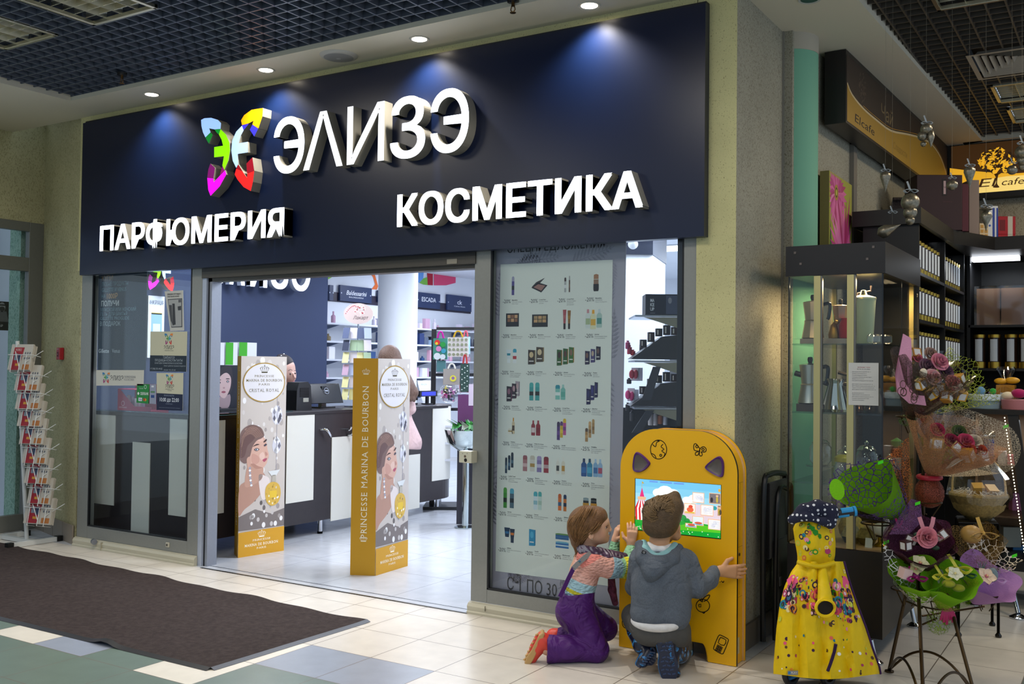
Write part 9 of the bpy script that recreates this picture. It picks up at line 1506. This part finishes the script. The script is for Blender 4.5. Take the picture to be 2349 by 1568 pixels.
for i, (x0, x1, y) in enumerate(ROW):
    d = DR(y); k = d / FPX; a = at(x0 + 9, y + 62, d); w_, h_ = (x1 - x0 - 9) * k, 60 * k; ux = (RT * .93 - FW * .30); ux = (ux - V((0, 0, ux.z))).normalized(); fr = frame(a, ux, (ux.cross(V((0, 0, 1))) * -.22 + V((0, 0, 1)))); ordn = ['topmost', 'second', 'third', 'fourth', 'fifth', 'sixth', 'seventh', 'eighth', 'lowest'][i]
    for q in range(4):
        m = M('#b8b2a6'); m.T = fr @ Mx.Translation((ro.uniform(-.006, .006) - .006 * q, ro.uniform(0, .010), -.014 * q)); m.box((0, 0, -.012), (w_, h_, 0)); o = m.ob('newspaper', PAPER); tag(o, 'red and white newspaper, %s from the front in the %s pocket of the wire rack' % (ORD[q], ordn), 'newspaper', 'newspapers in the %s rack pocket' % ordn)
        if q == 0:
            m = M('#b9b4ac'); T0_ = fr @ Mx.Translation((0, 0, .0005)); m.T = T0_; m.L(1).col('#98202a').pol([(w_ * .10, h_ * .04), (w_ * .48, h_ * .04), (w_ * .60, h_ * .92), (w_ * .14, h_ * .92)]); m.L(2).col('#d8d0c8').txt('ЭКСПРЕСС', w_ * .2, h_ * .78, h_ * .09, w=w_ * .28); m.col('#7f8894').rect(w_ * .2, h_ * .42, w_ * .34, h_ * .68); m.col('#34405a').rect(w_ * .36, h_ * .36, w_ * .52, h_ * .66); m.col('#c08a2a').rect(w_ * .30, h_ * .20, w_ * .48, h_ * .29); m.col('#a86a34').rect(w_ * .64, h_ * .06, w_ * .95, h_ * .26); m.col('#5a5f6a')
            for e in range(6): m.rect(w_ * (.66 + .1 * (e % 3)), h_ * (.46 + .2 * (e // 3)), w_ * (.71 + .1 * (e % 3)), h_ * (.54 + .2 * (e // 3)))
            m.ob('print', PAPER, o)
    m = M('#cfd2d0'); m.T = fr; e = .012
    for yy in (h_ * .62,): m.tube([(-e - .01, yy, -.07), (-e, yy, e), (w_ + e, yy, e), (w_ + e + .01, yy, -.07)], .003, 6)
    for f in (.18, .55, .8): m.tube([(w_ * f, -.012, -.07), (w_ * f, -.012, e), (w_ * f, h_ * .62, e)], .003, 6)
    m.tube([(w_ * .25, h_ * .75, e), (w_ * .42, h_ * .5, e * 2), (w_ * .55, h_ * .15, e)], .003, 6); m.tube([(w_ * .8, h_ * .1, e), (w_ * .82, h_ * .35, e), (w_ * 1.25, h_ * .85, -.05)], .003, 6); m.ob('wire_pocket', SATIN, t, 40)
n = V((-.29, -.957, 0)); a0, b0 = V((-1.36, .34, 0)), V((-.37, .045, 0)); wd_ = (b0 - a0).normalized(); c = onP(143, 811, a0, n); t = thing('fire_alarm', 'small red fire alarm call point on the rough wall left of the shop', 'alarm', tuple(c)); fr = frame(c + n * .0, wd_, (0, 0, 1)); m = M('#a81420'); m.T = fr; m.cb((0, 0, .018), (.086, .10, .035)); m.ob('housing', SATIN, t, bev=.004); m = M('#e8d8d8'); m.T = fr @ Mx.Translation((0, 0, .0365)); m.txt('ПОЖАР', -.032, .034, .010, w=.05); m.L(1).col('#5a0a12').rect(-.022, -.025, .012, .015); m.L(2).col('#d8d8d8').el2(-.005, -.004, .005); m.ob('plate', PAPER, t)
a, b_ = onX(-6, 757, -1.40), onX(18, 692, -1.40); t = thing('door_poster', 'black and white poster of a bearded man on the entrance door glass', 'poster', (-1.41, b_.y, a.z)); m = M('#1a1a1c'); m.box((-1.388, a.y - .12, a.z), (-1.384, b_.y, b_.z)); m.ob('sheet', PAPER, t); m = M(); m.T = frame((-1.3835, b_.y, a.z), (0, 1, 0), (0, 0, 1)); h = b_.z - a.z; m.L(1).col('#8a8a8c').el2(-.06, h * .8, .03, .042); m.col('#5a5a5c').pol([(-.13, h * .3), (.0, h * .3), (-.02, h * .66), (-.1, h * .66)]); m.L(2).col('#2a2a2c').el2(-.06, h * .74, .026, .02); m.rect(-.09, h * .85, -.03, h * .9); m.col('#c8c8c8').txt('БАР', -.1, h * .12, .02); m.ob('print', PAPER, t)
